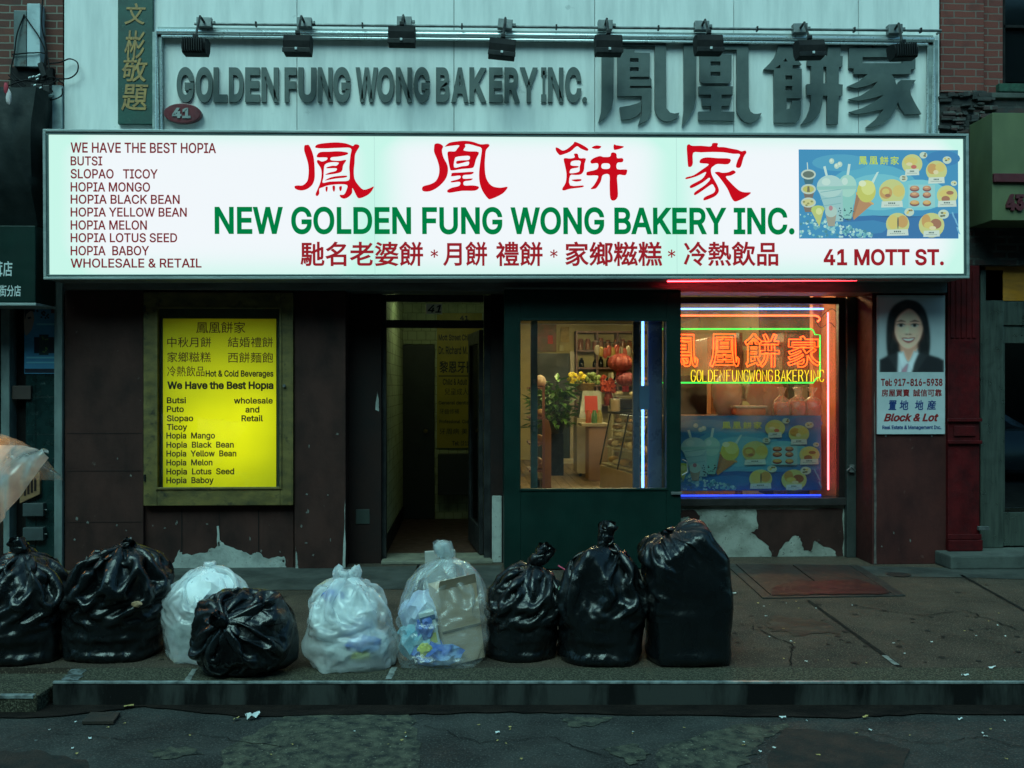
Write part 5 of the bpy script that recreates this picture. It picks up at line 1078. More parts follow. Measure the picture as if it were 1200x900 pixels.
A2 = [[(215, 95), (260, 88), (300, 105), (320, 130), (305, 180), (325, 270), (375, 370), (378, 470), (340, 560), (250, 650), (150, 700), (60, 697), (60, 640), (150, 612), (220, 575), (262, 500), (270, 400), (245, 300), (205, 200), (205, 130)],
      [(345, 125), (400, 80), (500, 62), (600, 55), (700, 68), (800, 100), (890, 95), (912, 120), (870, 170), (858, 250), (852, 380), (870, 530), (940, 630), (1050, 655), (1145, 645), (1080, 730), (940, 797), (890, 790), (820, 690), (785, 580), (780, 450), (800, 280), (812, 155), (750, 125), (660, 100), (600, 100), (605, 130), (580, 175), (650, 190), (775, 200), (740, 290), (715, 380), (680, 405), (560, 415), (430, 435), (405, 400), (385, 300), (375, 210), (400, 190), (470, 190), (500, 155), (525, 112), (420, 120), (350, 130)],
      [(470, 280), (500, 260), (570, 250), (655, 250), (650, 298), (560, 305), (492, 315), (495, 350), (560, 340), (645, 320), (640, 368), (560, 380), (460, 395)],
      [(425, 490), (440, 465), (550, 460), (705, 452), (680, 485), (580, 495), (580, 540), (695, 537), (670, 562), (588, 575), (590, 625), (700, 625), (778, 645), (730, 692), (560, 695), (400, 720), (372, 690), (430, 655), (525, 630), (532, 580), (430, 588), (425, 570), (530, 540), (535, 500), (430, 510)]]
A3 = [[(70, 145), (110, 155), (160, 185), (220, 165), (300, 100), (325, 70), (420, 110), (495, 160), (495, 185), (470, 188), (400, 160), (345, 130), (260, 200), (140, 245), (110, 235), (75, 190)],
      [(310, 230), (360, 230), (380, 285), (465, 290), (450, 360), (440, 450), (400, 500), (330, 508), (260, 515), (260, 645), (425, 645), (420, 670), (260, 690), (180, 712), (155, 690), (200, 610), (212, 500), (195, 400), (175, 310), (190, 285), (260, 290), (320, 275)],
      [(285, 325), (395, 322), (385, 400), (375, 465), (262, 485), (258, 450), (280, 425), (360, 410), (365, 390), (270, 380)], [(285, 570), (400, 562), (400, 585), (340, 595), (290, 582)], [(545, 145), (600, 118), (670, 130), (640, 162), (580, 162)], [(835, 110), (850, 105), (870, 115), (965, 130), (940, 155), (850, 178), (832, 150)],
      [(530, 320), (570, 285), (650, 258), (700, 270), (785, 265), (800, 220), (835, 210), (870, 230), (880, 285), (945, 285), (962, 310), (945, 340), (880, 350), (880, 430), (1000, 435), (1010, 465), (985, 512), (885, 510), (885, 650), (888, 790), (840, 845), (790, 815), (780, 650), (775, 505), (690, 510), (665, 590), (610, 675), (570, 692), (530, 690), (575, 640), (620, 560), (620, 515), (490, 515), (475, 490), (490, 465), (615, 430), (625, 355), (550, 358), (530, 345)], rc(682, 360, 776, 422)]
A4 = [[(110, 130), (140, 102), (180, 122), (300, 122), (425, 130), (450, 88), (520, 90), (515, 135), (600, 140), (700, 160), (780, 175), (830, 195), (880, 185), (895, 215), (860, 270), (825, 390), (790, 415), (757, 395), (780, 310), (810, 235), (720, 228), (600, 210), (450, 205), (300, 210), (195, 215), (190, 350), (170, 395), (140, 402), (125, 380), (115, 250)],
      [(280, 320), (310, 290), (380, 275), (520, 285), (683, 295), (655, 365), (520, 362), (470, 385), (430, 425), (440, 510), (500, 620), (530, 690), (525, 740), (470, 795), (345, 842), (330, 820), (360, 790), (460, 745), (485, 700), (470, 660), (440, 630), (350, 690), (225, 772), (205, 750), (240, 715), (350, 640), (415, 570), (400, 545), (320, 605), (175, 680), (150, 655), (200, 620), (310, 560), (360, 490), (350, 470), (240, 525), (105, 562), (95, 545), (120, 532), (200, 510), (320, 430), (400, 365), (290, 352)],
      [(485, 470), (530, 465), (580, 478), (660, 470), (720, 445), (755, 475), (690, 515), (625, 530), (680, 600), (790, 705), (870, 735), (955, 738), (900, 790), (780, 850), (730, 850), (690, 790), (640, 680), (540, 540), (485, 485)]]
for sp, ox, k in ((A1, 340, 11.25), (A2, 490, 10.909), (A3, 645, 11.25), (A4, 795, 11.244)): outline(sp, lb, TRR, pl, (ox, 160), k, 0.0, 0.002, name='character', smooth_n=3)
# ---- poster of cold drinks and pastries (printed once on the sign, once in the window)
def poster_print(root, plane, rect, lit, dy0, key):
    x0, y0, x1, y1 = rect; mats = {}; bufs = {}; lay = [0]
    def mat(col):
        if col not in mats:
            col_ = col
            nm = 'poster_ink'; mats[col] = E(nm, (col_[0] * .72 + .045, col_[1] * .78 + .10, col_[2] * .76 + .10), 1.0, False) if lit else P(nm, tuple(c * .44 for c in col), 0.45, rv=0.0)
        return mats[col]
    def XY(p): return plane.L(x0 + (p[0] - 40) / 1115 * (x1 - x0), y0 + (p[1] - 30) / 627 * (y1 - y0))
    def poly(pts, col):
        lay[0] += 1; y = -dy0 - 0.00006 * lay[0] - 0.0003; bufs.setdefault(col, MB()).poly([(q[0], y, q[1]) for q in map(XY, pts)])
    def ell(cx, cy, rx, ry, col, n=22, a0=0, a1=2 * math.pi): poly([(cx + rx * math.cos(a0 + (a1 - a0) * i / n), cy + ry * math.sin(a0 + (a1 - a0) * i / n)) for i in range(n)], col)
    k = 1.0
    deep, mid, lt, pale = S(20, 92, 165), S(50, 145, 190), S(110, 190, 205), S(160, 215, 215)
    poly(rc(40, 30, 1155, 657), S(42, 132, 188))
    ell(560, 330, 330, 200, S(80, 168, 200)); ell(600, 330, 240, 130, S(110, 190, 208)); ell(880, 350, 200, 110, S(120, 198, 210))
    ell(330, 120, 200, 60, S(70, 155, 196)); ell(1050, 90, 120, 55, S(30, 112, 180))
    poly([(330, 510), (560, 495), (760, 508), (1155, 480), (1155, 657), (330, 657)], deep); poly([(330, 545), (560, 530), (700, 560), (620, 620), (400, 640)], S(38, 120, 180)); poly([(560, 500), (760, 495), (900, 505), (760, 520)], S(16, 70, 140))
    rn = random.Random(5)
    for _ in range(150):
        cx = rn.uniform(45, 560); lim = 470 + (cx - 45) * 0.30; cy = rn.uniform(min(lim, 640), 652)
        r = rn.uniform(6, 17); col = rn.choice([S(150, 205, 205), S(95, 165, 180), S(190, 225, 220), S(55, 125, 150), S(120, 190, 195)])
        a = rn.uniform(0, 6.28); poly([(min(max(cx + r * math.cos(a + q * 1.26) * rn.uniform(.7, 1), 42), 1150), min(cy + r * math.sin(a + q * 1.26) * rn.uniform(.7, 1), 655)) for q in range(5)], col)
    for cx, cy in ((265, 110), (300, 145), (322, 133)): ell(cx, cy, 18, 20, S(190, 215, 200)); ell(cx - 3, cy - 4, 9, 10, S(225, 235, 215))
    # cups at left
    for cy, tp, cup in ((205, S(95, 95, 80), S(45, 85, 105)), (310, S(200, 190, 75), S(120, 85, 70)), (405, S(215, 205, 130), S(125, 90, 75))):
        poly([(60, cy), (148, cy), (130, cy + 68), (78, cy + 68)], cup); ell(102, cy, 52, 36, S(200, 210, 195)); ell(102, cy, 40, 24, tp)
    poly([(90, 120), (97, 120), (100, 170), (93, 170)], S(210, 225, 215)); poly([(95, 290), (108, 290), (112, 330), (92, 330)], S(115, 90, 40))
    for px in ((70, 400), (100, 412), (125, 398), (88, 425)): ell(px[0], px[1], 9, 7, S(150, 140, 60))
    # two shakes and the cone
    def shake(cx, top, wtop, bot, wbot, lean, body, dome):
        poly([(cx - wtop, top + 90), (cx + wtop, top + 90), (cx + wbot + lean, bot), (cx - wbot + lean, bot)], body); ell(cx, top + 82, wtop * 1.04, 80, dome); poly([(cx - wtop * 1.06, top + 84), (cx + wtop * 1.06, top + 80), (cx + wtop * 1.04, top + 104), (cx - wtop * 1.04, top + 108)], S(150, 200, 190)); ell(cx - wtop * .3, top + 50, wtop * .35, 26, S(205, 228, 218))
    poly([(205, 150), (222, 145), (238, 215), (222, 215)], S(205, 228, 220)); poly([(380, 130), (398, 132), (385, 215), (368, 212)], S(205, 228, 220))
    shake(375, 205, 62, 520, 40, -12, S(140, 200, 190), S(170, 215, 200)); shake(252, 208, 88, 540, 48, 45, S(158, 198, 200), S(180, 212, 208))
    for y in (330, 380, 430): poly([(185, y), (330, y - 22), (331, y - 17), (186, y + 5)], S(125, 175, 178))
    poly([(540, 262), (580, 190), (596, 186), (556, 275)], S(200, 228, 220)); poly([(440, 330), (558, 410), (420, 530), (410, 500)], S(190, 125, 65)); poly([(440, 330), (470, 350), (416, 522), (410, 500)], S(165, 100, 50)); poly([(436, 330), (560, 412), (556, 424), (434, 346)], S(215, 165, 80))
    ell(508, 325, 66, 80, S(205, 200, 70)); ell(520, 300, 48, 52, S(222, 222, 120)); ell(480, 270, 26, 22, S(232, 236, 190))
    poly([(118, 460), (212, 450), (178, 578)], S(195, 200, 105)); ell(168, 452, 47, 26, S(190, 205, 90)); ell(175, 468, 22, 24, S(225, 228, 150))
    poly([(218, 470), (300, 470), (285, 575), (240, 575)], S(165, 150, 130)); ell(260, 470, 42, 40, S(180, 205, 195)); ell(258, 445, 14, 18, S(190, 120, 130))
    for _ in range(26): a, b = rn.uniform(310, 420), rn.uniform(440, 530); ell(a, b, rn.uniform(3, 8), rn.uniform(3, 7), rn.choice([S(40, 60, 75), S(60, 95, 110), S(25, 40, 55)]), n=8)
    # pastry roundels, each with a white name tab
    def food(cx, cy, r, tab, ty, items, halo=S(205, 205, 120)):
        ell(cx, cy, r, r * 0.98, halo)
        for ix, iy, irx, iry, col in items: ell(cx + ix, cy + iy, irx, iry, col, n=16)
        poly([(cx - tab, ty), (cx + tab, ty - 4), (cx + tab + 4, ty + 40), (cx - tab - 4, ty + 44)], S(210, 222, 210))
        for yy, ww, hh, cc in ((ty + 8, 0.36, 10, S(40, 50, 55)), (ty + 25, 0.75, 4, S(110, 120, 120))):
            n = 4 if hh > 6 else 9
            for q in range(n): a = cx - tab * ww + 2 * tab * ww * q / n; poly(rc(a, yy, a + 2 * tab * ww / n * 0.7, yy + hh), cc)
    br, go, ye, cr = S(165, 90, 40), S(205, 150, 60), S(218, 195, 90), S(230, 215, 165)
    food(828, 132, 72, 46, 170, [(-10, -20, 48, 30, ye), (12, 20, 20, 14, S(200, 80, 60)), (-20, 0, 22, 12, cr)]); food(998, 180, 74, 54, 228, [(-28, -14, 36, 38, go), (26, -24, 34, 32, ye), (-4, 10, 18, 16, cr)])
    food(686, 330, 92, 72, 398, [(-42, 6, 44, 44, go), (46, -6, 42, 42, ye), (-44, -2, 26, 22, ye), (-30, 26, 20, 12, br)]); food(1072, 355, 72, 62, 395, [(-6, -10, 50, 32, ye), (-10, 26, 30, 22, br), (20, -18, 26, 14, br)])
    food(725, 560, 82, 72, 600, [(-32, -14, 38, 50, ye), (34, -18, 38, 44, go), (2, -8, 5, 44, S(70, 50, 30))]); food(962, 568, 90, 54, 608, [(-38, -30, 32, 48, go), (30, -10, 40, 36, br), (-20, 0, 34, 24, ye), (8, 20, 24, 14, cr)])
    for cx, cy, r in ((905, 70, 27), (1070, 105, 31), (765, 235, 28), (805, 475, 34), (1045, 490, 38), (1118, 270, 22)):
        ell(cx, cy, r, r * 0.86, S(200, 215, 195)); [ell(cx + rn.uniform(-.5, .5) * r, cy + rn.uniform(-.4, .4) * r, r * .28, r * .2, rn.choice([S(150, 120, 50), S(110, 100, 60), ye])) for _ in range(4)]
    poly(rc(800, 280, 985, 440), S(150, 205, 205))
    for cx, wd in ((842, 34), (928, 30)):
        for cy in (304, 350, 408): ell(cx, cy + 6, wd, 20, S(130, 50, 45)); ell(cx, cy - 2, wd * .92, 15, S(195, 125, 80) if cy != 408 else S(215, 165, 70)); ell(cx - 3, cy - 5, wd * .5, 6, S(225, 175, 120))
    for cx, cy in ((1115, 500), (1135, 545), (1148, 605)):
        poly([(cx - 14, cy - 22), (cx - 4, cy - 26), (cx + 8, cy + 12), (cx + 16, cy + 30), (cx + 6, cy + 26), (cx - 6, cy + 4)], S(110, 175, 215))
    for col, mb in bufs.items():
        mb.build('print', mat(col), root, local=True, fixn=False)
    gold = E('poster_title', S(190, 215, 70), 1.0, False) if lit else P('poster_title', S(150, 165, 40), 0.5)
    for i, ch in enumerate('鳳凰餅家'):
        xx = 452 + i * 74; a = x0 + (xx - 40) / 1115 * (x1 - x0); b = a + 60 / 1115 * (x1 - x0)
        text(ch, plane, a, b, y0 + 48 / 627 * (y1 - y0), y0 + 107 / 627 * (y1 - y0), gold, root, dy=dy0 + 0.0185, bold=0.01, name='character')
    return bufs
pp = MB(); a, b = pl.L(936.5, 279.5), pl.L(1122.5, 176.0); pp.box(a[0], b[0], -0.0016, -0.0003, a[1], b[1]); pp.build('poster_print', E('poster_base', S(42, 132, 188), 1.0, False), lb, local=True)
poster_print(lb, pl, (936.5, 176.0, 1122.5, 279.0), True, 0.0018, 'a')
# red neon tube tucked under the right half of the sign box
RED = E('red_neon', (1.0, 0.030, 0.045), 22.0); 
nt_ = thing('neon_tube', 'thin red neon tube under the right end of the lit sign box', 'neon tube', (WX(890, -0.2), -0.2, WZ(890, 330, -0.2)))
m = MB(); m.tube([W(782, 329.3, -0.2), W(1004, 328.0, -0.2)], 0.008, n=8); m.build('tube', RED, nt_, smooth=60)
m = MB()
for px in (784, 890, 1002): c = W(px, 328.3, -0.2); m.obox(c + Vector((0, 0.02, 0.02)), (0.008, 0, 0), (0, 0.012, 0), (0, 0, 0.03))
m.build('tube_holder', M['black'], nt_)
# ---- menu case with yellow sheet
mc = thing('menu_case', 'tarnished brass glass case with yellow menu sheet on brown wall', 'menu case', (WX(255), 0.0, WZ(255, 592.5)))
YM = -0.03
zo0, zo1, xo0, xo1 = WZ(255, 592.5, YM), WZ(255, 342.5, YM), WX(168, YM), WX(343.5, YM); xi0_, xi1_, zi0, zi1 = WX(184, YM), WX(328.5, YM), WZ(255, 571.5, YM), WZ(255, 361, YM)
m = MB(); m.box(xo0, xi0_, YM, 0.048, zo0, zo1); m.box(xi1_, xo1, YM, 0.048, zo0, zo1); m.box(xi0_ + .0005, xi1_ - .0005, YM + .001, 0.048, zo0, zi0); m.box(xi0_ + .0005, xi1_ - .0005, YM + .001, 0.048, zi1, zo1)
m.build('case_frame', M['brass'], mc, bevel=0.006)
m = MB(); t_ = 0.014
m.box(xi0_ - t_, xi0_ + .006, YM - 0.012, YM - .0005, zi0 - t_, zi1 + t_); m.box(xi1_ - .006, xi1_ + t_, YM - 0.012, YM - .0005, zi0 - t_, zi1 + t_); m.box(xi0_ + .0065, xi1_ - .0065, YM - 0.012, YM - .0005, zi0 - t_, zi0 + .006); m.box(xi0_ + .0065, xi1_ - .0065, YM - 0.012, YM - .0005, zi1 - .006, zi1 + t_)
m.build('inner_bead', M['brass'], mc, bevel=0.003)
MB().box(xi0_ + .001, xi1_ - .001, 0.038, 0.0475, zi0 + .001, zi1 - .001).build('lining', M['casein'], mc)
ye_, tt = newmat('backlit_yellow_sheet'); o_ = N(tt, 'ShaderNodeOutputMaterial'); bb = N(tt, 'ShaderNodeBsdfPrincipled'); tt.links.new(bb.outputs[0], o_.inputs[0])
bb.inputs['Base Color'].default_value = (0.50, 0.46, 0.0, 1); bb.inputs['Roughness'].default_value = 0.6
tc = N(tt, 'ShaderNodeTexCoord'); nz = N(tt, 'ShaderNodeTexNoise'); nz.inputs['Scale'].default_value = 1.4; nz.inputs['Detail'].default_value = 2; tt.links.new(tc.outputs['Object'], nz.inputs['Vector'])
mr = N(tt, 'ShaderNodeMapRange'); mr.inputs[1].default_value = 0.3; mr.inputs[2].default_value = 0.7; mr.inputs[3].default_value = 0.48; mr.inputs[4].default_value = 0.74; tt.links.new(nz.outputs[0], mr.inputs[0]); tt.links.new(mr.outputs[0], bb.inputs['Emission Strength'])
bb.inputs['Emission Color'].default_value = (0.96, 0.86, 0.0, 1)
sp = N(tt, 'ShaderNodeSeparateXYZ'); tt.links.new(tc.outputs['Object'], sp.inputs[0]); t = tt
gz = gauss(sp.outputs[2], WZ(255, 500) - WZ(255, 592.5), 0.62); gx_ = gauss(sp.outputs[0], WX(268) - WX(255), 0.62)      # lamp glow low behind the sheet, painted into its emission
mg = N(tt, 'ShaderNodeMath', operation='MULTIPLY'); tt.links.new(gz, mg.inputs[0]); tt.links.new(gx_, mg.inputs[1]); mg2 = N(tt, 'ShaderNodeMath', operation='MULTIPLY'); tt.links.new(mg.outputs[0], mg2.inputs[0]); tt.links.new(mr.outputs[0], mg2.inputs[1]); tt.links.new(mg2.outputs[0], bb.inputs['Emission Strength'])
YY = 0.03
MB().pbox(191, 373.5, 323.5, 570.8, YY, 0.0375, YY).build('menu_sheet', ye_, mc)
MB().box(xi0_ - .002, xi1_ + .002, YM + 0.006, YM + 0.010, zi0 - .002, zi1 + .002).build('pane', glass_mat('case_glass', tintc=(0.93, 0.95, 0.90), ior=1.35), mc)
hg = MB()
for py in (362, 560): c = W(169.5, py, YM - .008); hg.cyl(c - Vector((0, 0, .03)), c + Vector((0, 0, .03)), .008)
hg.build('hinge', M['black'], mc)
kn = MB(); c = W(333, 452, YM - .012); kn.cyl(c + Vector((0, .012, 0)), c - Vector((0, .008, 0)), .014); kn.build('case_lock', M['galv'], mc)
pmn = Plane(YY, (WX(255), WZ(255, 592.5)))
MR = P('menu_dark_red_print', (0.10, 0.03, 0.005), 0.6); MK = P('menu_black_print', (0.012, 0.014, 0.008), 0.6)
def mt(s, a, b, y0, y1, mat=MK, **k): shift(text(s, pmn, a, b, y0, y1, mat, mc, dy=0.001, **k), YY)
mt('鳳凰餅家', 230, 287.6, 377, 390.5, MR, bold=.004)
for s, a, b, y0, y1 in (('中秋月餅', 196, 247.5, 395, 407), ('結婚禮餅', 267, 320, 395, 407), ('家鄉糍糕', 196, 247, 412.3, 424.5), ('西餅麵飽', 267, 320, 412.8, 425.2), ('冷熱飲品', 195.8, 239.7, 429, 441.2)): mt(s, a, b, y0, y1, MR, bold=.004)
mt('Hot & Cold Beverages', 241, 320.5, 434, 441.5, bold=.025); mt('We Have the Best Hopıa', 196, 320.5, 447, 456, bold=.035)
for s, a, b, y1 in (('Butsi', 195.5, 218, 472.7), ('Puto', 195.5, 215.5, 483), ('Slopao', 195.5, 226.5, 493.7), ('Ticoy', 195.5, 219.5, 504), ('Hopia  Mango', 195, 252, 514), ('Hopia  Black  Bean', 195, 274, 524.7), ('Hopia  Yellow  Bean', 195, 277, 535), ('Hopia  Melon', 195, 249, 545.5), ('Hopia  Lotus  Seed', 195, 274.5, 556), ('Hopia  Baboy', 195, 250.5, 566.3)): mt(s, a, b, y1 - 7.2, y1, bold=.022)
for s, a, b, y1 in (('wholesale', 274, 319.7, 473), ('and', 287.6, 304, 483.5), ('Retail', 283, 308.3, 493.8)): mt(s, a, b, y1 - 7.2, y1, bold=.022)
# ---- estate agent board
ag = thing('agent_board', 'white estate agent board with portrait of a dark haired woman on brown pier', 'sign', (WX(1068), 0.0, WZ(1068, 509)))
YA = -0.02
wb = P('white_board', (0.42, 0.48, 0.50), 0.4, col2=(0.36, 0.42, 0.44), ns=4)
MB().pbox(1028, 346, 1107.5, 508.8, YA, -0.001, YA).build('board', wb, ag, bevel=0.002)
pa = Plane(YA, (WX(1068), WZ(1068, 509)))
def at(s, a, b, y0, y1, mat, **k): shift(text(s, pa, a, b, y0, y1, mat, ag, dy=0.001, **k), YA)
AR, AB = P('agent_red_print', (0.22, 0.012, 0.014), 0.5), P('agent_blue_print', (0.012, 0.035, 0.15), 0.5)
at('Tel: 917-816-5938', 1032.3, 1104.5, 443.8, 452.3, AR, bold=.03); at('房屋買賣', 1033, 1066, 456, 464.8, AR, bold=.02); at('誠信可靠', 1070, 1103.5, 456, 464.8, AR, bold=.02)
at('置', 1041, 1050.5, 469, 480.5, AB, bold=.025, shear=.1); at('地', 1054, 1064.5, 469, 480.5, AB, bold=.025, shear=.1); at('地', 1072, 1082, 469, 480.5, AB, bold=.025, shear=.1); at('産', 1086, 1097, 469, 480.5, AB, bold=.025, shear=.1)
at('Block & Lot', 1035.5, 1100, 484.6, 493.8, AR, bold=.035, shear=.3); at('Real Estate & Management Inc.', 1033.8, 1103, 498.6, 503, AB, bold=.03)
def pic(name, pts, mat, dy, sm=4):
    q = catmull(pts, sm) if sm > 1 else pts; m = MB(); m.poly([(lambda l: (l[0], YA - dy, l[1]))(pa.L(980 + x / 2.5, 320 + y / 2.5)) for x, y in q]); return m.build(name, mat, ag, local=True, fixn=False)
# the printed portrait: a fine grid of printed tones
def soft(d, w_=1.5): return 1 / (1 + np.exp(np.clip(d / w_, -30, 30)))
def elli(X, Y, cx, cy, rx_, ry_): return (np.hypot((X - cx) / rx_, (Y - cy) / ry_) - 1) * min(rx_, ry_)
def polyd(X, Y, pts):
    ins = np.zeros(X.shape, bool); dm = np.full(X.shape, 1e9)
    for (x0, y0), (x1, y1) in zip(pts, pts[1:] + pts[:1]):
        t_ = np.clip(((X - x0) * (x1 - x0) + (Y - y0) * (y1 - y0)) / ((x1 - x0) ** 2 + (y1 - y0) ** 2 + 1e-9), 0, 1); dm = np.minimum(dm, np.hypot(X - x0 - t_ * (x1 - x0), Y - y0 - t_ * (y1 - y0)))
        cr = ((y0 > Y) != (y1 > Y)) & (X < (x1 - x0) * (Y - y0) / (y1 - y0 + 1e-12) + x0); ins ^= cr
    return np.where(ins, -dm, dm)
gx, gy = np.meshgrid(np.linspace(126, 316, 116), np.linspace(72, 290, 132)); Cg = np.zeros(gx.shape + (3,))
def lay_(mask, col):
    global Cg
    Cg = Cg * (1 - mask[..., None]) + np.array(col) * mask[..., None] if not isinstance(col, np.ndarray) or col.ndim == 1 else Cg * (1 - mask[..., None]) + col * mask[..., None]
nzg = vnoise(np.stack([gx * .05, gy * .05, 0 * gx], -1), 1.0, 3); fine_ = vnoise(np.stack([gx * .35, gy * .06, 0 * gx], -1), 1.0, 5)
Cg[:] = np.array((.40, .45, .47)); Cg *= (1 - .10 * np.clip((gy - 90) / 200, 0, 1) + .03 * nzg)[..., None]
hair = polyd(gx, gy, catmull([(152, 246), (146, 190), (150, 130), (166, 98), (192, 81), (216, 78), (244, 88), (264, 118), (275, 175), (274, 232), (262, 250), (238, 236), (180, 240)], 4)); lay_(soft(hair), (.012, .011, .012)); lay_(soft(hair + 4) * np.clip(fine_, 0, 1) * .35, (.06, .055, .055))
lay_(soft(polyd(gx, gy, [(126, 295), (126, 254), (150, 241), (176, 232), (240, 230), (276, 240), (300, 247), (316, 256), (316, 295)])), (.016, .016, .019)); lay_(soft(polyd(gx, gy, [(150, 242), (178, 234), (190, 290), (180, 290)])) * .8, (.034, .034, .038)); lay_(soft(polyd(gx, gy, [(242, 232), (268, 240), (236, 290), (222, 290)])) * .8, (.034, .034, .038))
lay_(soft(polyd(gx, gy, [(180, 295), (182, 234), (196, 224), (236, 222), (240, 236), (226, 264), (220, 295)])), (.55, .58, .62))
lay_(soft(polyd(gx, gy, catmull([(190, 232), (191, 200), (232, 200), (235, 230), (213, 262)], 3)), 2), (.36, .245, .195))
face = polyd(gx, gy, catmull([(169, 158), (172, 126), (190, 106), (214, 103), (240, 118), (254, 146), (251, 176), (238, 204), (214, 221), (193, 214), (177, 192)], 4)); u_ = (gx - 211) / 46; v_ = (gy - 160) / 64
shade = np.clip(1.08 - .30 * np.clip(u_ ** 2 + .5 * v_ ** 2, 0, 1.3) - .12 * np.clip(u_, 0, 1), .5, 1.15); lay_(soft(face, 1.2), np.stack([.62 * shade, .46 * shade, .375 * shade], -1))
for cx_ in (189, 232): lay_(soft(elli(gx, gy, cx_, 182, 13, 11), 4) * .22, (.66, .36, .30))
for cx_ in (189.5, 229.5):
    lay_(soft(elli(gx, gy, cx_, 151, 13, 7), 3) * .30, (.30, .19, .15)); lay_(soft(elli(gx, gy, cx_, 153.5, 8.5, 3.4), .9), (.50, .46, .43)); lay_(soft(elli(gx, gy, cx_, 153, 4, 3.8), .8), (.018, .014, .012)); lay_(soft(elli(gx, gy, cx_, 150.2, 9.5, 1.5), .9) * .9, (.03, .02, .018)); lay_(soft(polyd(gx, gy, [(cx_ - 13, 143), (cx_, 138.5), (cx_ + 13, 142.5), (cx_, 142)]), 1.0) * .85, (.05, .035, .03))
lay_(soft(elli(gx, gy, 216, 166, 4, 16), 3) * .22, (.30, .19, .15)); lay_(soft(elli(gx, gy, 209, 166, 3, 13), 2) * .30, (.80, .66, .58)); lay_(soft(elli(gx, gy, 211, 180, 9, 2.6), 1.5) * .5, (.28, .16, .13)); lay_(soft(elli(gx, gy, 211, 196, 15, 5.5), 1.2) * .9, (.42, .13, .12)); lay_(soft(elli(gx, gy, 211, 195, 11.5, 2.1), .8), (.72, .68, .64)); lay_(soft(elli(gx, gy, 211, 206, 9, 2.5), 2) * .25, (.28, .17, .14))
lay_(soft(polyd(gx, gy, catmull([(168, 172), (160, 132), (176, 98), (206, 84), (240, 96), (264, 130), (266, 178), (255, 160), (243, 130), (219, 106), (196, 114), (177, 136)], 4)), 1.4), (.012, .011, .012)); lay_(soft(elli(gx, gy, 196, 98, 16, 7), 4) * .30, (.09, .085, .085)); lay_(soft(elli(gx, gy, 252, 128, 5, 18), 4) * .25, (.09, .085, .085))
lay_(soft(polyd(gx, gy, [(196, 258), (212, 266), (206, 292), (190, 292)]), 1.2) * .8, (.26, .09, .16)); lay_(soft(polyd(gx, gy, [(184, 240), (196, 230), (208, 264), (194, 280)])) * .8, (.72, .76, .80)); lay_(soft(polyd(gx, gy, [(236, 236), (228, 228), (212, 264), (222, 280)])) * .8, (.66, .70, .74))
sk_ = np.clip((Cg[..., 0] / (Cg[..., 2] + 1e-6) - 1.12) * 4, 0, 1)[..., None]; Cg = np.clip(Cg * (1 + sk_ * np.array((1.15, .45, .28)) + (1 - sk_) * .18), 0, .95)
for cx_ in (189.5, 229.5):
    lay_(soft(elli(gx, gy, cx_, 153.5, 10, 4.6), .8), (.60, .52, .47)); lay_(soft(elli(gx, gy, cx_, 153, 5, 4.6), .6), (.012, .01, .01)); lay_(soft(polyd(gx, gy, [(cx_ - 12, 153), (cx_ - 5, 148), (cx_ + 5, 147.5), (cx_ + 12, 152), (cx_ + 5, 150), (cx_ - 5, 150.5)]), .7), (.02, .015, .012)); lay_(soft(polyd(gx, gy, [(cx_ - 13, 142.5), (cx_, 137), (cx_ + 13, 141.5), (cx_, 141.5)]), .8) * .9, (.05, .03, .025))
for cx_ in (206, 216): lay_(soft(elli(gx, gy, cx_, 179.5, 3, 1.6), .8) * .8, (.20, .09, .07))
lay_(soft(polyd(gx, gy, catmull([(192, 190), (204, 189), (211, 190.5), (218, 189), (231, 189), (224, 200), (211, 205), (199, 200)], 3)), .8), (.48, .09, .085)); lay_(soft(polyd(gx, gy, catmull([(196, 192.5), (211, 193), (227, 191.5), (219, 197.5), (211, 198.5), (203, 197.5)], 3)), .6), (.88, .84, .80))
for a_, b_ in (((186, 184), (190, 196)), ((236, 183), (232, 195))): lay_(soft(polyd(gx, gy, [a_, (a_[0] + 2, a_[1]), (b_[0] + 2, b_[1]), b_]), 1.5) * .35, (.45, .24, .18))
pv = []
for y_, x_ in ((j, i) for j in range(gx.shape[0]) for i in range(gx.shape[1])):
    q = pa.L(980 + gx[y_, x_] / 2.5, 320 + gy[y_, x_] / 2.5); pv.append((q[0], YA - .0008, q[1]))
n_ = gx.shape[1]; m = MB(); m.add(pv, [(j * n_ + i, j * n_ + i + 1, (j + 1) * n_ + i + 1, (j + 1) * n_ + i) for j in range(gx.shape[0] - 1) for i in range(n_ - 1)])
pm2, tt = newmat('printed_portrait'); o_ = N(tt, 'ShaderNodeOutputMaterial'); bb = N(tt, 'ShaderNodeBsdfPrincipled'); at_ = N(tt, 'ShaderNodeVertexColor'); at_.layer_name = 'print'; tt.links.new(at_.outputs[0], bb.inputs['Base Color']); bb.inputs['Roughness'].default_value = .4; tt.links.new(bb.outputs[0], o_.inputs[0])
po_ = m.build('portrait', pm2, ag, local=True, fixn=False); ca_ = po_.data.color_attributes.new('print', 'FLOAT_COLOR', 'POINT'); ca_.data.foreach_set('color', np.concatenate([Cg, np.ones(gx.shape + (1,))], -1).reshape(-1).astype(np.float32))
sc_ = MB()
for px, py in ((1038, 343.5), (1092, 343.5), (1038, 511), (1092, 511)): c = W(px, py, -0.004); sc_.cyl(c, c + Vector((0, .003, 0)), 0.008)
sc_.build('screw', M['galv'], ag)
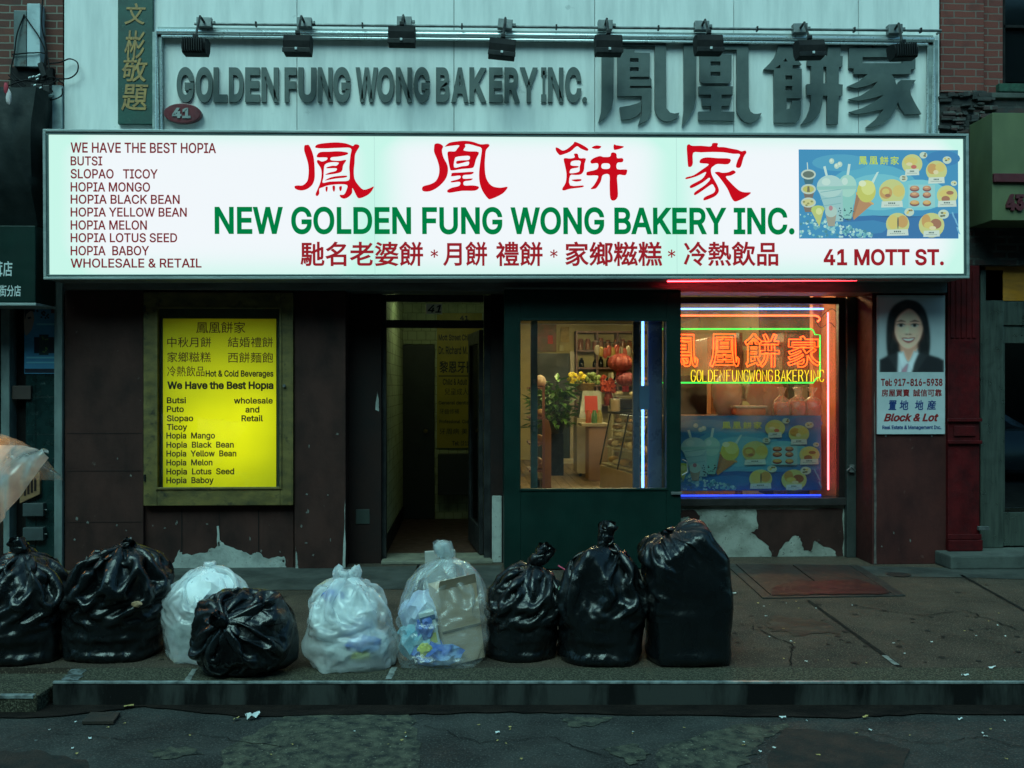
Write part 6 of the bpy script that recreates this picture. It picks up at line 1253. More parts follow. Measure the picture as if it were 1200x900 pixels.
# ---- things on the left neighbour
gs = thing('shop_sign', 'dark green shop sign with small white Chinese characters cut by left edge', 'sign', (WX(0), -0.45, WZ(0, 355, -.45)))
YG = -0.45
m = MB(); m.pbox(-330, 263, 41.5, 354, YG, -0.06, YG); m.build('sign_board', M['green'], gs, bevel=0.01)
m = MB(); m.pbox(-330, 354.3, 42, 357.5, YG - .01, -0.06, YG - .01); m.build('sign_edge', M['alu'], gs, bevel=0.003)
pgs = Plane(YG, (WX(0), WZ(0, 355, YG)))
wh = P('white_sign_print', (0.48, 0.55, 0.55), 0.5)
for s, a, b, y0, y1 in (('茸店', -7.5, 14.5, 306, 324), ('勿街分店', -9, 24.5, 334, 347.5)): shift(text(s, pgs, a, b, y0, y1, wh, gs, dy=0.001, bold=.012), 0.0)
aw = thing('rolled_awning', 'dark rolled canvas awning hanging at upper left above the green shop sign', 'awning', (WX(0), -0.3, WZ(0, 262, -.3)))
bm = bmesh.new(); nx, nz_ = 70, 50
xs_ = np.linspace(WX(-300, -.4), WX(42, -.4), nx); zz_ = np.linspace(WZ(20, 262, -.4), WZ(20, 98, -.4), nz_)
gv = []
for j, z in enumerate(zz_):
    row = []
    for i, x in enumerate(xs_):
        e = mnoise.noise(Vector((x * 2.2, z * 1.1, 0))) * .05 + (1 - abs(mnoise.noise(Vector((x * 5 + z * 2, z * 1.5, 4)))) * 2.2) * .03
        bul = -0.42 + 0.12 * abs(2 * j / (nz_ - 1) - 1) ** 2 + (0.12 if x > xs_[-1] - 0.01 else 0); edge = mnoise.noise(Vector((0, z * 4, 9))) * .03 * (i == nx - 1)
        row.append(bm.verts.new((x + edge, bul - e, z)))
    gv.append(row)
for j in range(nz_ - 1):
    for i in range(nx - 1): bm.faces.new((gv[j][i], gv[j][i + 1], gv[j + 1][i + 1], gv[j + 1][i]))
edge = [r_[-1] for r_ in gv]; back = [bm.verts.new((v.co.x - .02, -0.06, v.co.z)) for v in edge]
for j in range(nz_ - 1): bm.faces.new((edge[j], back[j], back[j + 1], edge[j + 1]))
top = [bm.verts.new((v.co.x, -0.06, v.co.z)) for v in gv[-1]]; bot = [bm.verts.new((v.co.x, -0.06, v.co.z)) for v in gv[0]]
for i in range(nx - 1): bm.faces.new((gv[-1][i], gv[-1][i + 1], top[i + 1], top[i])); bm.faces.new((gv[0][i + 1], gv[0][i], bot[i], bot[i + 1]))
bmesh.ops.recalc_face_normals(bm, faces=bm.faces); o0 = ORG[aw.name]
for v in bm.verts: v.co -= o0
me = bpy.data.meshes.new('canvas'); bm.to_mesh(me); bm.free(); set_smooth(me, 50); me.materials.append(P('awning_canvas', (0.006, 0.010, 0.010), 0.6, spec=0.12, col2=(0.012, 0.017, 0.017), ns=5, bump=0.5, bs=12)); put(bpy.data.objects.new('canvas', me), aw, None)
m = MB(); m.tube([W(22, 109, -.3), W(40, 113, -.25), W(62, 112, -.1)], 0.016); m.build('awning_arm', M['paleiron'], aw, smooth=40)
rg = thing('rag', 'small red and white rag tied at the awning top', 'rag', W(9, 112, -0.47))
m = MB(); c = W(9, 108, -.47); m.blob(c + Vector((-.012, 0, .03)), (.020, .015, .055), 3, .45, 2.6); m.build('red_cloth', P('rag_red', (0.35, 0.03, 0.05), 0.8), rg, smooth=60)
m = MB(); m.blob(c + Vector((.010, -.005, -.045)), (.022, .014, .065), 8, .45, 2.6); m.build('white_cloth', P('rag_white', (0.5, 0.45, 0.45), 0.8), rg, smooth=60)
# tangled wires and clamps
wires = thing('wire_bundle', 'tangle of black cables and clamps on the left brick wall', 'cables', W(48, 110, -0.1))
rn = random.Random(11); m = MB()
def wire(pts, r=0.006): m.tube(catmull_open([W(a, b, y) for a, b, y in pts]), r, n=6)
def catmull_open(p, n=8):
    p = [np.array(q) for q in p]; p = [2 * p[0] - p[1]] + p + [2 * p[-1] - p[-2]]; out = []
    for i in range(1, len(p) - 2):
        a, b, c, d = p[i - 1:i + 3]
        for q in range(n): t = q / n; out.append(Vector(0.5 * (2 * b + (c - a) * t + (2 * a - 5 * b + 4 * c - d) * t * t + (3 * b - a - 3 * c + d) * t ** 3)))
    out.append(Vector(p[-2])); return out
wire([(54, 75, -.05), (70, 73, -.06), (82, 69, -.05), (91, 74, -.06), (90, 85, -.06), (80, 92, -.05), (62, 92, -.06), (40, 95, -.08), (10, 93, -.08)])
wire([(28, 17, -.06), (34, 26, -.07), (46, 44, -.08), (53, 62, -.08), (50, 82, -.1), (44, 100, -.1)]); wire([(28, 18, -.05), (20, 40, -.07), (17, 62, -.07), (14, 84, -.08), (30, 100, -.1)])
wire([(14, 64, -.06), (36, 62, -.07), (54, 64, -.06), (58, 84, -.1)]); wire([(73, 104, -.05), (72, 112, -.08), (60, 117, -.1), (40, 116, -.1), (24, 108, -.08), (6, 104, -.08)]); wire([(74, 98, -.05), (60, 90, -.08), (48, 97, -.1), (30, 94, -.1), (8, 101, -.08)])
wire([(50, 0, -.05), (49, 30, -.07), (55, 60, -.06), (53, 90, -.09), (62, 108, -.1)]); wire([(10, 88, -.07), (28, 104, -.1), (48, 104, -.1), (70, 92, -.06)])
m.build('cable', M['blackmat'], wires, smooth=50)
m = MB(); c = W(50, 82, -.11); m.obox(c, (0.02, 0, .012), (0, .02, 0), (-.02, 0, .06)); c = W(44, 104, -.1); m.obox(c, (.05, 0, 0), (0, .03, 0), (0, 0, .035)); m.obox(W(55, 106, -.1), (.03, 0, 0), (0, .025, 0), (0, 0, .04)); m.build('connector', M['black'], wires, bevel=.006)
m = MB()
for px, py in ((35, 91), (39, 90), (43, 89.5), (46, 88), (41, 100), (48, 103), (44, 93)): c = W(px, py, -.125); m.obox(c, (.011, 0, .004), (0, .008, 0), (0, 0, .006))
m.build('clamp', P('bright_clamp', (.6, .66, .66), .3, metal=.6), wires, bevel=.002)
# poster behind the tile pier
bp = thing('beauty_poster', 'small blue poster with a half face and dark panel on teal tiles', 'poster', (WX(48, .05), 0.05, WZ(48, 437, .05)))
blu = P('poster_blue', (0.05, 0.20, 0.34), 0.4, col2=(0.03, 0.14, 0.25), ns=3)
MB().pbox(28.5, 359, 68, 438, 0.050, 0.0585, 0.05).build('sheet', blu, bp)
ppb = Plane(0.05, (WX(48, .05), WZ(48, 437, .05)))
def bpic(pts, mat, dy, nm='print'):
    MB().poly([(q[0], -dy, q[1]) for q in (ppb.L(x, y) for x, y in pts)]).build(nm, mat, bp, local=True, fixn=False)
dk = P('poster_dark', (0.006, 0.009, 0.02), .4); sk = P('poster_skin', (0.24, 0.17, 0.15), .4); lb_ = P('poster_light', (0.12, 0.36, 0.45), .4)
bpic(catmull([(29, 362), (37, 361), (40, 372), (39, 380), (36, 388), (29, 392)], 4), sk, .0008); bpic([(29, 360), (40, 360), (41, 366), (36, 364), (31, 368), (29, 376)], dk, .0012); bpic([(32, 372), (36, 371), (37, 373), (33, 374)], dk, .0013)
bpic(rc(40, 395, 66, 414), dk, .0009); bpic(rc(46, 392, 57, 416), P('poster_dark_two', (0.008, 0.02, 0.02), .4), .0013); bpic(rc(29, 432, 67.5, 437), dk, .0009); bpic(rc(31, 418, 66, 420), lb_, .0009); bpic(rc(31, 424, 64, 425.5), lb_, .0009); bpic(rc(43, 379, 66, 381), lb_, .0009); bpic(rc(60, 361, 67, 367), P('poster_red', (.12, .02, .02), .5), .0009)
rn = random.Random(2)
for _ in range(14): x, y = rn.uniform(42, 56), rn.uniform(363, 372); bpic([(x, y), (x + 2, y - .5), (x + 2.5, y + 1.6), (x + .4, y + 2)], dk, .0014)
for _ in range(10): x, y = rn.uniform(47, 55), rn.uniform(394, 412); bpic(rc(x, y, x + 2, y + 1.2), P('poster_lime', (.10, .16, .03), .5) if _ == 0 else bpy.data.materials['poster_lime'], .0017)
for py, lab in ((597.5, 'upper of two grey electrical boxes on the teal tile pier'), (626, 'lower of two grey electrical boxes on the teal tile pier')):
    eb = thing('electrical_box', lab, 'electrical box', (WX(38, .0), 0.06, WZ(38, py + 7, 0.0)))
    m = MB(); m.pbox(26.5, py - 7.5, 50.5, py + 7.5, 0.0, 0.059, 0.0); m.build('cover', P('grey_box_paint', (0.035, 0.05, 0.052), 0.5, col2=(0.025, 0.035, 0.036), ns=9), eb, bevel=.004)
    m = MB(); m.cyl(W(51, py, .03), W(55, py, .03), .007); m.build('conduit_stub', M['galv'], eb)
ws = thing('wooden_notice', 'small slanted wooden notice board half hidden by plastic sheet', 'sign', (WX(36, .02), 0.06, WZ(36, 585, .02)))
m = MB(); q = [W(23, 590, .02), W(46.5, 579, .02), W(46.5, 553, .02), W(23, 563, .02)]; m.add([p for p in q] + [p + Vector((0, .035, 0)) for p in q], [(0, 1, 2, 3), (7, 6, 5, 4), (0, 4, 5, 1), (1, 5, 6, 2), (2, 6, 7, 3), (3, 7, 4, 0)]); m.build('board', P('warm_wood', (0.20, 0.11, 0.045), .6, col2=(.12, .06, .03), ns=9, st=(1, 1, 5)), ws, bevel=.003)
m = MB()
for k in range(4): a = W(28 + k * 4, 581 - k * 1.9, .0185); b = W(30.5 + k * 4, 565 - k * 1.6, .0185); m.box(a.x, b.x, .0165, .0185, a.z, b.z)
m.build('dark_marks', M['brown2'], ws)
m = MB(); m.pbox(14, 452, 36, 468, .03, .0585, .03); jb = tag(m.build('junction_box', P('rusty_box', (.03, .018, .014), .7), None, org=(WX(25, .03), .045, WZ(25, 468, .03)), bevel=.005), 'rusty brown junction box below the blue poster on teal tiles', 'junction box')
# ------------------------------------------------------------------ neon in the display window
def chain_loops(ch, bold=0.0):
    v, f = glyphs(ch, bold, 0, 4); cnt = {}
    key = lambda i: (round(v[i][0], 4), round(v[i][1], 4))
    for p in f:
        for a, b in zip(p, p[1:] + p[:1]):
            a, b = key(a), key(b)
            if a != b: cnt[(a, b)] = cnt.get((a, b), 0) + 1
    edges = [e for e in cnt if (e[1], e[0]) not in cnt]; nxt = {}
    for a, b in edges: nxt.setdefault(a, []).append(b)
    loops = []
    while nxt:
        a = next(iter(nxt)); lp = [a]
        while True:
            b = nxt[lp[-1]].pop()
            if not nxt[lp[-1]]: del nxt[lp[-1]]
            if b == lp[0] or b not in nxt: break
            lp.append(b)
        if len(lp) > 2: loops.append(lp)
    return loops, (v[:, 0].min(), v[:, 0].max(), v[:, 1].min(), v[:, 1].max())
YN = 0.52
NR = E('orange_red_neon', (1.0, 0.052, 0.006), 7.5); NG = E('green_neon', (0.02, 1.0, 0.10), 1.7); NY = E('yellow_neon', (1.0, 0.72, 0.015), 1.7)
NB = E('blue_neon', (0.12, 0.34, 1.0), 6.0); NB2 = E('deep_blue_neon', (0.03, 0.07, 1.0), 2.4); NP = E('pink_red_neon', (1.0, 0.10, 0.12), 9.0); NO = E('red_window_neon', (1.0, 0.07, 0.02), 7.0)
ns = thing('neon_sign', 'neon sign with red Chinese characters, yellow GOLDEN FUNG WONG BAKERY INC and green outline', 'neon sign', (WX(870, YN), YN, WZ(870, 449, YN)))
def npt(px, py, dy=0): p = W(px, py, YN); return Vector((p.x, YN + dy, p.z))
bt = [npt(*q) for q in ((772, 385.5), (950, 385.5), (953, 387), (955, 392), (961, 392.5), (961, 442), (957, 443), (953, 448.5), (772, 448.5), (772, 385.5))]
MB().tube(bt[:-1], 0.0075, n=8, closed=True).build('border_tube', NG, ns, smooth=60)
for ch, a, b, y0, y1 in (('鳳', 783, 817.5, 392, 430), ('凰', 832, 866, 391.5, 430), ('餅', 873, 913, 391, 430), ('家', 923, 961, 394, 430)):
    loops, (u0, u1, w0, w1) = chain_loops(ch, 0.012); m = MB()
    for lp in loops:
        pts = [npt(a + (x - u0) / (u1 - u0) * (b - a), y1 - (y - w0) / (w1 - w0) * (y1 - y0)) for x, y in lp]
        q = [pts[0]]
        for p in pts[1:]:
            if (p - q[-1]).length > 0.004: q.append(p)
        if len(q) > 3 and (q[0] - q[-1]).length < 0.004: q.pop()
        if len(q) > 2: m.tube(q, 0.0054, n=6, closed=True)
    m.build('character_tube', NR, ns, smooth=60)
VL = {'G': [[(1, .8), (.8, 1), (.25, 1), (0, .75), (0, .25), (.25, 0), (.75, 0), (1, .22), (1, .48), (.55, .48)]], 'O': [[(.3, 0), (0, .25), (0, .75), (.3, 1), (.7, 1), (1, .75), (1, .25), (.7, 0), (.3, 0)]],
      'L': [[(0, 1), (0, 0), (.9, 0)]], 'D': [[(0, 0), (0, 1), (.6, 1), (1, .7), (1, .3), (.6, 0), (0, 0)]], 'E': [[(.95, 1), (0, 1), (0, 0), (.95, 0)], [(0, .5), (.75, .5)]], 'N': [[(0, 0), (0, 1), (1, 0), (1, 1)]],
      'F': [[(.95, 1), (0, 1), (0, 0)], [(0, .5), (.75, .5)]], 'U': [[(0, 1), (0, .25), (.3, 0), (.7, 0), (1, .25), (1, 1)]], 'W': [[(0, 1), (.25, 0), (.5, .8), (.75, 0), (1, 1)]], 'B': [[(0, 0), (0, 1), (.65, 1), (.9, .8), (.65, .53), (0, .53)], [(.65, .53), (1, .28), (.7, 0), (0, 0)]],
      'A': [[(0, 0), (.5, 1), (1, 0)], [(.2, .35), (.8, .35)]], 'K': [[(0, 1), (0, 0)], [(1, 1), (.05, .45), (1, 0)]], 'R': [[(0, 0), (0, 1), (.7, 1), (.95, .78), (.7, .5), (0, .5)], [(.55, .5), (1, 0)]], 'Y': [[(0, 1), (.5, .5), (1, 1)], [(.5, .5), (.5, 0)]], 'I': [[(.5, 1), (.5, 0)]], 'C': [[(1, .8), (.75, 1), (.25, 1), (0, .75), (0, .25), (.25, 0), (.75, 0), (1, .2)]]}
for word, a, b in (('GOLDEN', 809.5, 848), ('FUNG', 851, 876), ('WONG', 877.5, 904.5), ('BAKERY', 908, 947), ('INC', 949, 964.5)):
    m = MB(); ws_ = [0.35 if c == 'I' else (1.25 if c == 'W' else 0.95) for c in word]; gap = 0.38; tot = sum(ws_) + gap * (len(word) - 1); u = (b - a) / tot; x = a
    for c, w_ in zip(word, ws_):
        for st in VL[c]: m.tube([npt(x + p * w_ * u, 447 - q * 13.2, -0.02) for p, q in st], 0.0042, n=6)
        x += (w_ + gap) * u
    m.build('word_tube', NY, ns, smooth=60)
m = MB()
for px, py in ((800, 385), (880, 385), (940, 385), (800, 449), (880, 449), (935, 449), (961, 417)): c = npt(px, py, .02); m.obox(c, (.006, 0, 0), (0, .02, 0), (0, 0, .014))
m.tube([npt(820, 300, .03), npt(820, 385, .03)], .002, n=4); m.tube([npt(925, 300, .03), npt(925, 385, .03)], .002, n=4)
m.build('tube_holder', M['black'], ns)
def neon_line(lab, pts, r, mat, Y):
    q = [W(a, b, Y) for a, b in pts]; t = thing('neon_tube', lab, 'neon tube', q[0]); MB().tube(q, r, n=8).build('tube', mat, t, smooth=60)
    m = MB()
    for p in (q[0].lerp(q[1], .02), q[-1].lerp(q[-2], .02)): m.obox(p + Vector((0, .022, 0)), (.012, 0, 0), (0, .012, 0), (0, 0, .012))
    m.build('tube_holder', M['black'], t)
neon_line('bright blue neon tube along the top of the display window', [(778, 362), (965, 362)], .0085, NB, 0.50)
neon_line('orange red neon tube just below the blue one at window top', [(778, 369.8), (955, 369.8), (959, 371), (961, 374), (958, 377)], .0085, NO, 0.51)
neon_line('tall pink red neon tube at right side of display window', [(970.3, 366), (970.6, 574)], .009, NP, 0.50)
neon_line('dim deep blue neon tube along the bottom of the display window', [(795, 580.8), (962, 580.3)], .0085, NB2, 0.50)
neon_line('vertical blue neon tube seen through the green vestibule window', [(753.3, 376), (753.3, 574)], .012, NB, 0.33)
bk = thing('neon_bracket', 'blue lit mounting block halfway up the vertical blue neon tube', 'bracket', W(753.5, 462, .30)); MB().pbox(748.5, 452, 761, 480, .30, .318, .30).build('block', P('blue_block', (.05, .10, .2), .4), bk, bevel=.004)
# cables and dark fittings round the window top right
cb = thing('window_wiring', 'loose dark wires at the top right corner inside the display window', 'cables', W(975, 380, .55)); m = MB()
for pts in ([(962, 372), (968, 366), (976, 362), (982, 372), (981, 400), (983, 430)], [(955, 374), (962, 384), (972, 378), (979, 384)], [(984, 360), (980, 380), (984, 400), (981, 450), (983, 520)]): m.tube(catmull_open([W(a, b, .56) for a, b in pts]), .004, n=6)
m.build('cable', M['black'], cb)
# ------------------------------------------------------------------ display window content
wp = thing('window_poster', 'unlit blue poster of cold drinks and pastries standing low in display window', 'poster', (WX(872, .56), 0.56, WZ(872, 575, .56)))
ppw = Plane(0.56, (WX(872, .56), WZ(872, 575, .56)))
MB().pbox(778, 487, 962, 575, 0.5603, 0.570, 0.56).build('sheet', P('window_poster_base', (.010, .10, .22), 0.4), wp)
poster_print(wp, ppw, (778, 487.5, 961.5, 574.5), False, 0.0, 'b')
wood = P('glow_tinted_wood', (0.10, 0.040, 0.018), 0.5, col2=(0.06, 0.026, 0.012), ns=6, st=(1, 1, 5)); owall = P('neon_lit_side_wall', (0.55, 0.20, 0.08), 0.7, col2=(0.42, 0.14, 0.06), ns=3)  # neon's orange-red glow put into the shelf wood and side wall colours
MB().box(WX(776, .6), WX(962, .6), 0.58, 1.25, WZ(870, 575, .6), WZ(870, 487.6, .58)).build('window_counter', wood, bak, bevel=.006)
MB().box(WX(963, .8), 4.54, 1.05, 1.15, 0.03, 2.99).box(WX(985, .5), 4.5, 0.635, 1.049, 0.03, 2.99).build('window_side_wall', owall, bak)
MB().box(WX(776, 1.28), WX(828, 1.28), 1.27, 1.30, WZ(800, 487, 1.28), WZ(800, 440, 1.28)).build('window_back_panel', P('back_panel', (.014, .012, .014), .4), bak)
orng = P('orange_jelly', (0.55, 0.10, 0.03), 0.4, col2=(.4, .06, .02), ns=14); clearf = film_mat('cellophane', (0.75, 0.75, 0.75), 0.25)
for k, (px, lab) in enumerate(((916, 'left of three cellophane bags of orange sweets by the window'), (935, 'middle of three cellophane bags of orange sweets by the window'), (952, 'right of three cellophane bags of orange sweets by the window'))):
    c = W(px, 487, .75); c.z = WZ(870, 487.4, .58) + 0.001; g = thing('sweets_bag', lab, 'sweets', c, group='cellophane bags of sweets in the window')
    m = MB(); m.box(c.x - .068, c.x + .068, c.y - .05, c.y + .05, c.z, c.z + .13 + .012 * k); m.build('sweets', orng, g, bevel=.02, smooth=50)
    m = MB(); pr = [(0.0, .0), (.088, .003), (.092, .07), (.08, .15), (.025, .19), (.02, .21), (.05, .27), (.045, .275)]
    m.lathe(c, pr, 14); o = m.build('cellophane', clearf, g, smooth=70)
    for v in o.data.vertices: v.co += Vector((mnoise.noise(v.co * 20 + Vector((k, 0, 0))), mnoise.noise(v.co * 20 + Vector((0, k, 5))), 0)) * .02
c = W(877, 487, .8); c.z = WZ(870, 487.4, .58) + .001
g = thing('pastry_tub', 'low clear tub of orange pastries on the window counter', 'tub', c); m = MB(); m.box(c.x - .15, c.x + .15, c.y - .1, c.y + .1, c.z, c.z + .075); m.build('pastries', orng, g, bevel=.025, smooth=50)
MB().box(c.x - .16, c.x + .16, c.y - .11, c.y + .11, c.z + .0755, c.z + .095).build('lid', P('pale_lid', (.45, .4, .3), .3), g, bevel=.008)
for px, py, s_, lab in ((852, 448, 1.0, 'large white carrier bag hanging left behind the yellow neon words'), (888, 446, .8, 'small knotted white carrier bag hanging behind the neon word WONG'), (903, 450, .95, 'limp white carrier bag hanging right of the knotted bag')):
    c = W(px, py, 1.0); g = thing('carrier_bag', lab, 'plastic bag', c, group='carrier bags hanging in the window'); m = MB()
    m.blob(c + Vector((0, 0, -.14 * s_)), (.13 * s_, .06, .2 * s_), px, .28, 2.0, sub=3, ridge=True); m.tube([c + Vector((-.05, 0, 0)), c + Vector((-.02, 0, .16)), c + Vector((.02, 0, .16)), c + Vector((.05, 0, 0))], .012, n=6)
    m.build('bag', P('carrier_bag_white_%d' % px, (.34, .32, .27), .4, bump=.3), g, smooth=50)
# ------------------------------------------------------------------ shop furniture seen through the vestibule window
FZ = 0.023
shelfm = P('reddish_shelf', (0.20, 0.10, 0.08), .5, col2=(.14, .07, .06), ns=5); whitem = P('off_white_enamel', (0.48, 0.42, 0.30), .4, col2=(.40, .35, .24), ns=3)
Ysh = 12.3
g = thing('jar_shelf', 'tall reddish wall shelf with rows of jars at the back of the shop', 'shelf', (WX(712, Ysh), Ysh, FZ)); m = MB()
xs0, xs1 = WX(676, Ysh), WX(768, Ysh)
for px in (676, 700, 724, 748): m.box(WX(px, Ysh) - .02, WX(px, Ysh) + .02, Ysh, 12.68, FZ, WZ(712, 388, Ysh))
m.build('upright', shelfm, g)
m = MB()
for py in (389, 411, 431.5, 452, 475, 500): m.box(xs0 - .02, xs1, Ysh - .02, 12.68, WZ(712, py, Ysh) - .02, WZ(712, py, Ysh) + .02)
m.build('board', shelfm, g)
jarm = P('jar_amber', (.25, .09, .05), .3, col2=(.35, .2, .1), ns=6); rn = random.Random(3)
for r_, py in enumerate((411, 431.5, 452)):
    for px in range(681, 748, 8):
        if r_ == 1 and px < 700 and rn.random() < .3: continue
        c = W(px + rn.uniform(-1, 1), py, Ysh + .15); z = WZ(712, py, Ysh) + .021
        t = thing('jar', ('amber jar on the top board of the back shelf', 'dark jar on the middle board of the back shelf', 'small jar on the lower board of the back shelf')[r_], 'jar', (c.x, Ysh + .13, z), group='jars on the back shelf')
        if r_ == 0: m = MB(); h_ = rn.uniform(.20, .27); m.lathe((c.x, Ysh + .13, z), [(0, 0), (.055, 0), (.06, .02), (.06, h_ - .05), (.045, h_ - .02), (.045, h_), (0, h_)], 10); m.build('body', jarm, t, smooth=40)
        else: m = MB(); h_ = rn.uniform(.14, .24); m.lathe((c.x, Ysh + .13, z), [(0, 0), (.05, 0), (.06, .03), (.05, h_ * .7), (.025, h_ * .85), (.025, h_), (0, h_)], 10); m.build('body', M['voidglass'], t, smooth=40)
# back doorway and picture over it
MB().pbox(622, 414, 668, 541, 12.66, 12.69, 12.66).build('back_doorway', P('dark_green_doorway', (.012, .022, .016), .5), bak)
m = MB(); m.box(WX(668, 12.6), WX(673, 12.6), 12.56, 12.69, FZ, WZ(670, 412, 12.6)); m.build('doorway_frame', whitem, bak)
MB().box(WX(640, 11.7), WX(672, 11.7), 11.6, 11.8, FZ, .12).build('doorway_step', whitem, bak, bevel=.01)
pc_ = thing('wall_picture', 'faded red brown picture on the cream wall above the back doorway', 'picture', W(640, 412, 12.5)); MB().pbox(628, 380, 652, 412, 12.62, 12.66, 12.62).build('picture', P('faded_picture', (.22, .10, .06), .6, col2=(.10, .10, .05), ns=4, lo=.4, hi=.6), pc_)
# plant on stand
Yp_ = 9.0; c = W(652, 540, Yp_); pot = thing('potted_plant', 'large leafy green plant on a dark stand near the back doorway', 'plant', (c.x, Yp_, FZ))
m = MB(); m.box(c.x - .15, c.x + .12, Yp_ - .13, Yp_ + .13, FZ, .78); m.build('stand', M['blackmat'], pot, bevel=.01)
m = MB(); m.lathe((c.x, Yp_, .781), [(0, 0), (.11, 0), (.15, .22), (.16, .24), (0, .23)], 16); m.build('pot', P('pot_glaze', (.03, .03, .028), .4), pot, smooth=40)
lm_ = P('plant_leaf', (.07, .17, .035), .4, col2=(.14, .28, .06), ns=4); m = MB(); rn = random.Random(8)
for k in range(300):
    a = rn.uniform(0, 6.28); rr_ = rn.uniform(.05, .50); z = rn.uniform(1.0, 1.78) - rr_ * .3; b = Vector((c.x + math.cos(a) * rr_, Yp_ + math.sin(a) * rr_ * .8, z))
    d = Vector((math.cos(a), math.sin(a), rn.uniform(-.7, .6))).normalized(); L_ = rn.uniform(.14, .30); s_ = d.cross(Vector((0, 0, 1))).normalized() * L_ * .18; up = Vector((0, 0, .02))
    m.add([b, b + d * L_ * .4 + s_ + up, b + d * L_, b + d * L_ * .4 - s_ + up, b + d * L_ * .45 - up * .5], [(0, 1, 4), (1, 2, 4), (2, 3, 4), (3, 0, 4)])
m.build('foliage', lm_, pot, fixn=False)
m = MB()
for k in range(9): a = k * .7; m.tube([(c.x, Yp_, 1.0), (c.x + math.cos(a) * .1, Yp_ + math.sin(a) * .1, 1.3), (c.x + math.cos(a) * .28, Yp_ + math.sin(a) * .25, 1.6)], .008, n=5)
m.build('stem', P('stem_green', (.04, .07, .02), .6), pot)
# bread rack at left with curved wooden end
Yr = 2.6; rk = thing('bread_rack', 'brown bread rack with curved wooden end board behind the vestibule', 'rack', (WX(632, Yr), Yr, FZ))
rw = P('warm_rack_wood', (.24, .12, .035), .45, col2=(.16, .08, .025), ns=4, st=(3, 1, .6)); x0, x1 = WX(620, Yr), WX(646, Yr)
pts = [(x1 - .10, FZ), (x1, FZ), (x1, WZ(640, 505, Yr)), (x1 - .03, WZ(640, 493, Yr)), (x1 - .10, WZ(640, 489, Yr))]
m = MB(); m.prism(pts, Yr, Yr + .03); m.build('end_board', rw, rk, bevel=.004)
m = MB(); xm = WX(637, Yr)
for py in (455, 490, 520, 552): m.box(x0, xm, Yr - .02, Yr + .5, WZ(630, py, Yr) - .012, WZ(630, py, Yr) + .012)
m.build('shelf', shelfm, rk, bevel=.003); m = MB(); m.box(xm - .015, xm + .015, Yr - .021, Yr + .02, FZ, WZ(630, 452, Yr)); m.build('post', shelfm, rk)
bread = P('bread_crust', (.45, .25, .09), .5, col2=(.6, .42, .2), ns=7)
for k, (py, sc_) in enumerate(((489, .8), (519, 1.0), (523, .7), (551, 1.2), (545, 1))):
    c = W(633, py, Yr + .1); m = MB(); m.blob(c + Vector((-.01 * k, 0, .05)), (.07 * sc_, .07, .05), k, .15); tag(m.build('bread_loaf', bread, None, smooth=60), ('pale bread loaf on upper rack board', 'round bread loaf on third rack board', 'small bun on third rack board', 'wide loaf on lowest rack board', 'bun lying on the wide loaf')[k] + ' by the vestibule', 'bread')
m = MB(); c = W(633, 447, Yr); m.blob(c + Vector((0, .05, 0)), (.075, .07, .075), 4, .12, 2.5, sub=3); tag(m.build('paper_flower', P('cream_paper', (.6, .5, .38), .7), None, smooth=60), 'cream paper flower ball on top of the bread rack', 'paper flower')
# cabinet with red note and flower basket
Yc = 8.6; cbn = thing('cash_cabinet', 'cream shop cabinet with a red note on its sloping front', 'cabinet', (WX(690, Yc), Yc, FZ))
cx0, cx1 = WX(676, Yc), WX(707, Yc); zt_ = WZ(690, 458, Yc); zm_ = WZ(690, 490, Yc)
m = MB(); m.box(cx0, cx1, Yc, Yc + .6, FZ + .06, zm_ - .002); m.build('base', whitem, cbn, bevel=.01)
m = MB(); m.add([(cx0 + .04, Yc + .02, zm_), (cx1 - .02, Yc + .02, zm_), (cx1 - .02, Yc + .5, zm_), (cx0 + .04, Yc + .5, zm_), (cx0 + .12, Yc + .14, zt_), (cx1 - .02, Yc + .14, zt_), (cx1 - .02, Yc + .5, zt_), (cx0 + .12, Yc + .5, zt_)], [(0, 3, 2, 1), (4, 5, 6, 7), (0, 1, 5, 4), (1, 2, 6, 5), (2, 3, 7, 6), (3, 0, 4, 7)]); m.build('display_hood', P('hood_grey', (.26, .26, .2), .3), cbn, bevel=.006)
a = W(686, 485, Yc - .02); b = W(701, 464, Yc - .02); MB().add([(a.x, Yc + .015, a.z), (b.x, Yc + .015, a.z), (b.x, Yc + .115, b.z), (a.x, Yc + .115, b.z)], [(0, 1, 2, 3)]).build('red_note', P('red_note', (.5, .04, .02), .7), cbn)
m = MB()
for x in (cx0 + .07, cx1 - .07): m.cyl((x - .02, Yc + .08, FZ + .031), (x + .02, Yc + .08, FZ + .031), .03, n=12)
m.build('castor', M['black'], cbn)
fb = thing('flower_basket', 'wicker basket of yellow flowers on the cream cabinet', 'flower basket', (WX(689, Yc), Yc + .3, zt_ + .001)); bx_ = WX(688, Yc)
m = MB(); m.lathe((bx_, Yc + .3, zt_ + .001), [(0, 0), (.15, 0), (.2, .13), (.19, .14), (0, .12)], 16); m.build('basket', P('wicker', (.28, .2, .08), .8, col2=(.16, .1, .04), ns=30), fb, smooth=40)
m = MB(); m2 = MB(); rn = random.Random(6)
for k in range(70):
    p = Vector((bx_ + rn.uniform(-.3, .26), Yc + .3 + rn.uniform(-.15, .1), zt_ + rn.uniform(.13, .30)));
    (m if (p.x < bx_ and rn.random() < .85) else m2).blob(p, rn.uniform(.025, .05), k, .3, 3, sub=1)
m.build('yellow_flowers', P('yellow_petals', (.75, .58, .03), .6), fb); m2.build('greenery', P('basket_leaves', (.16, .22, .05), .6), fb)
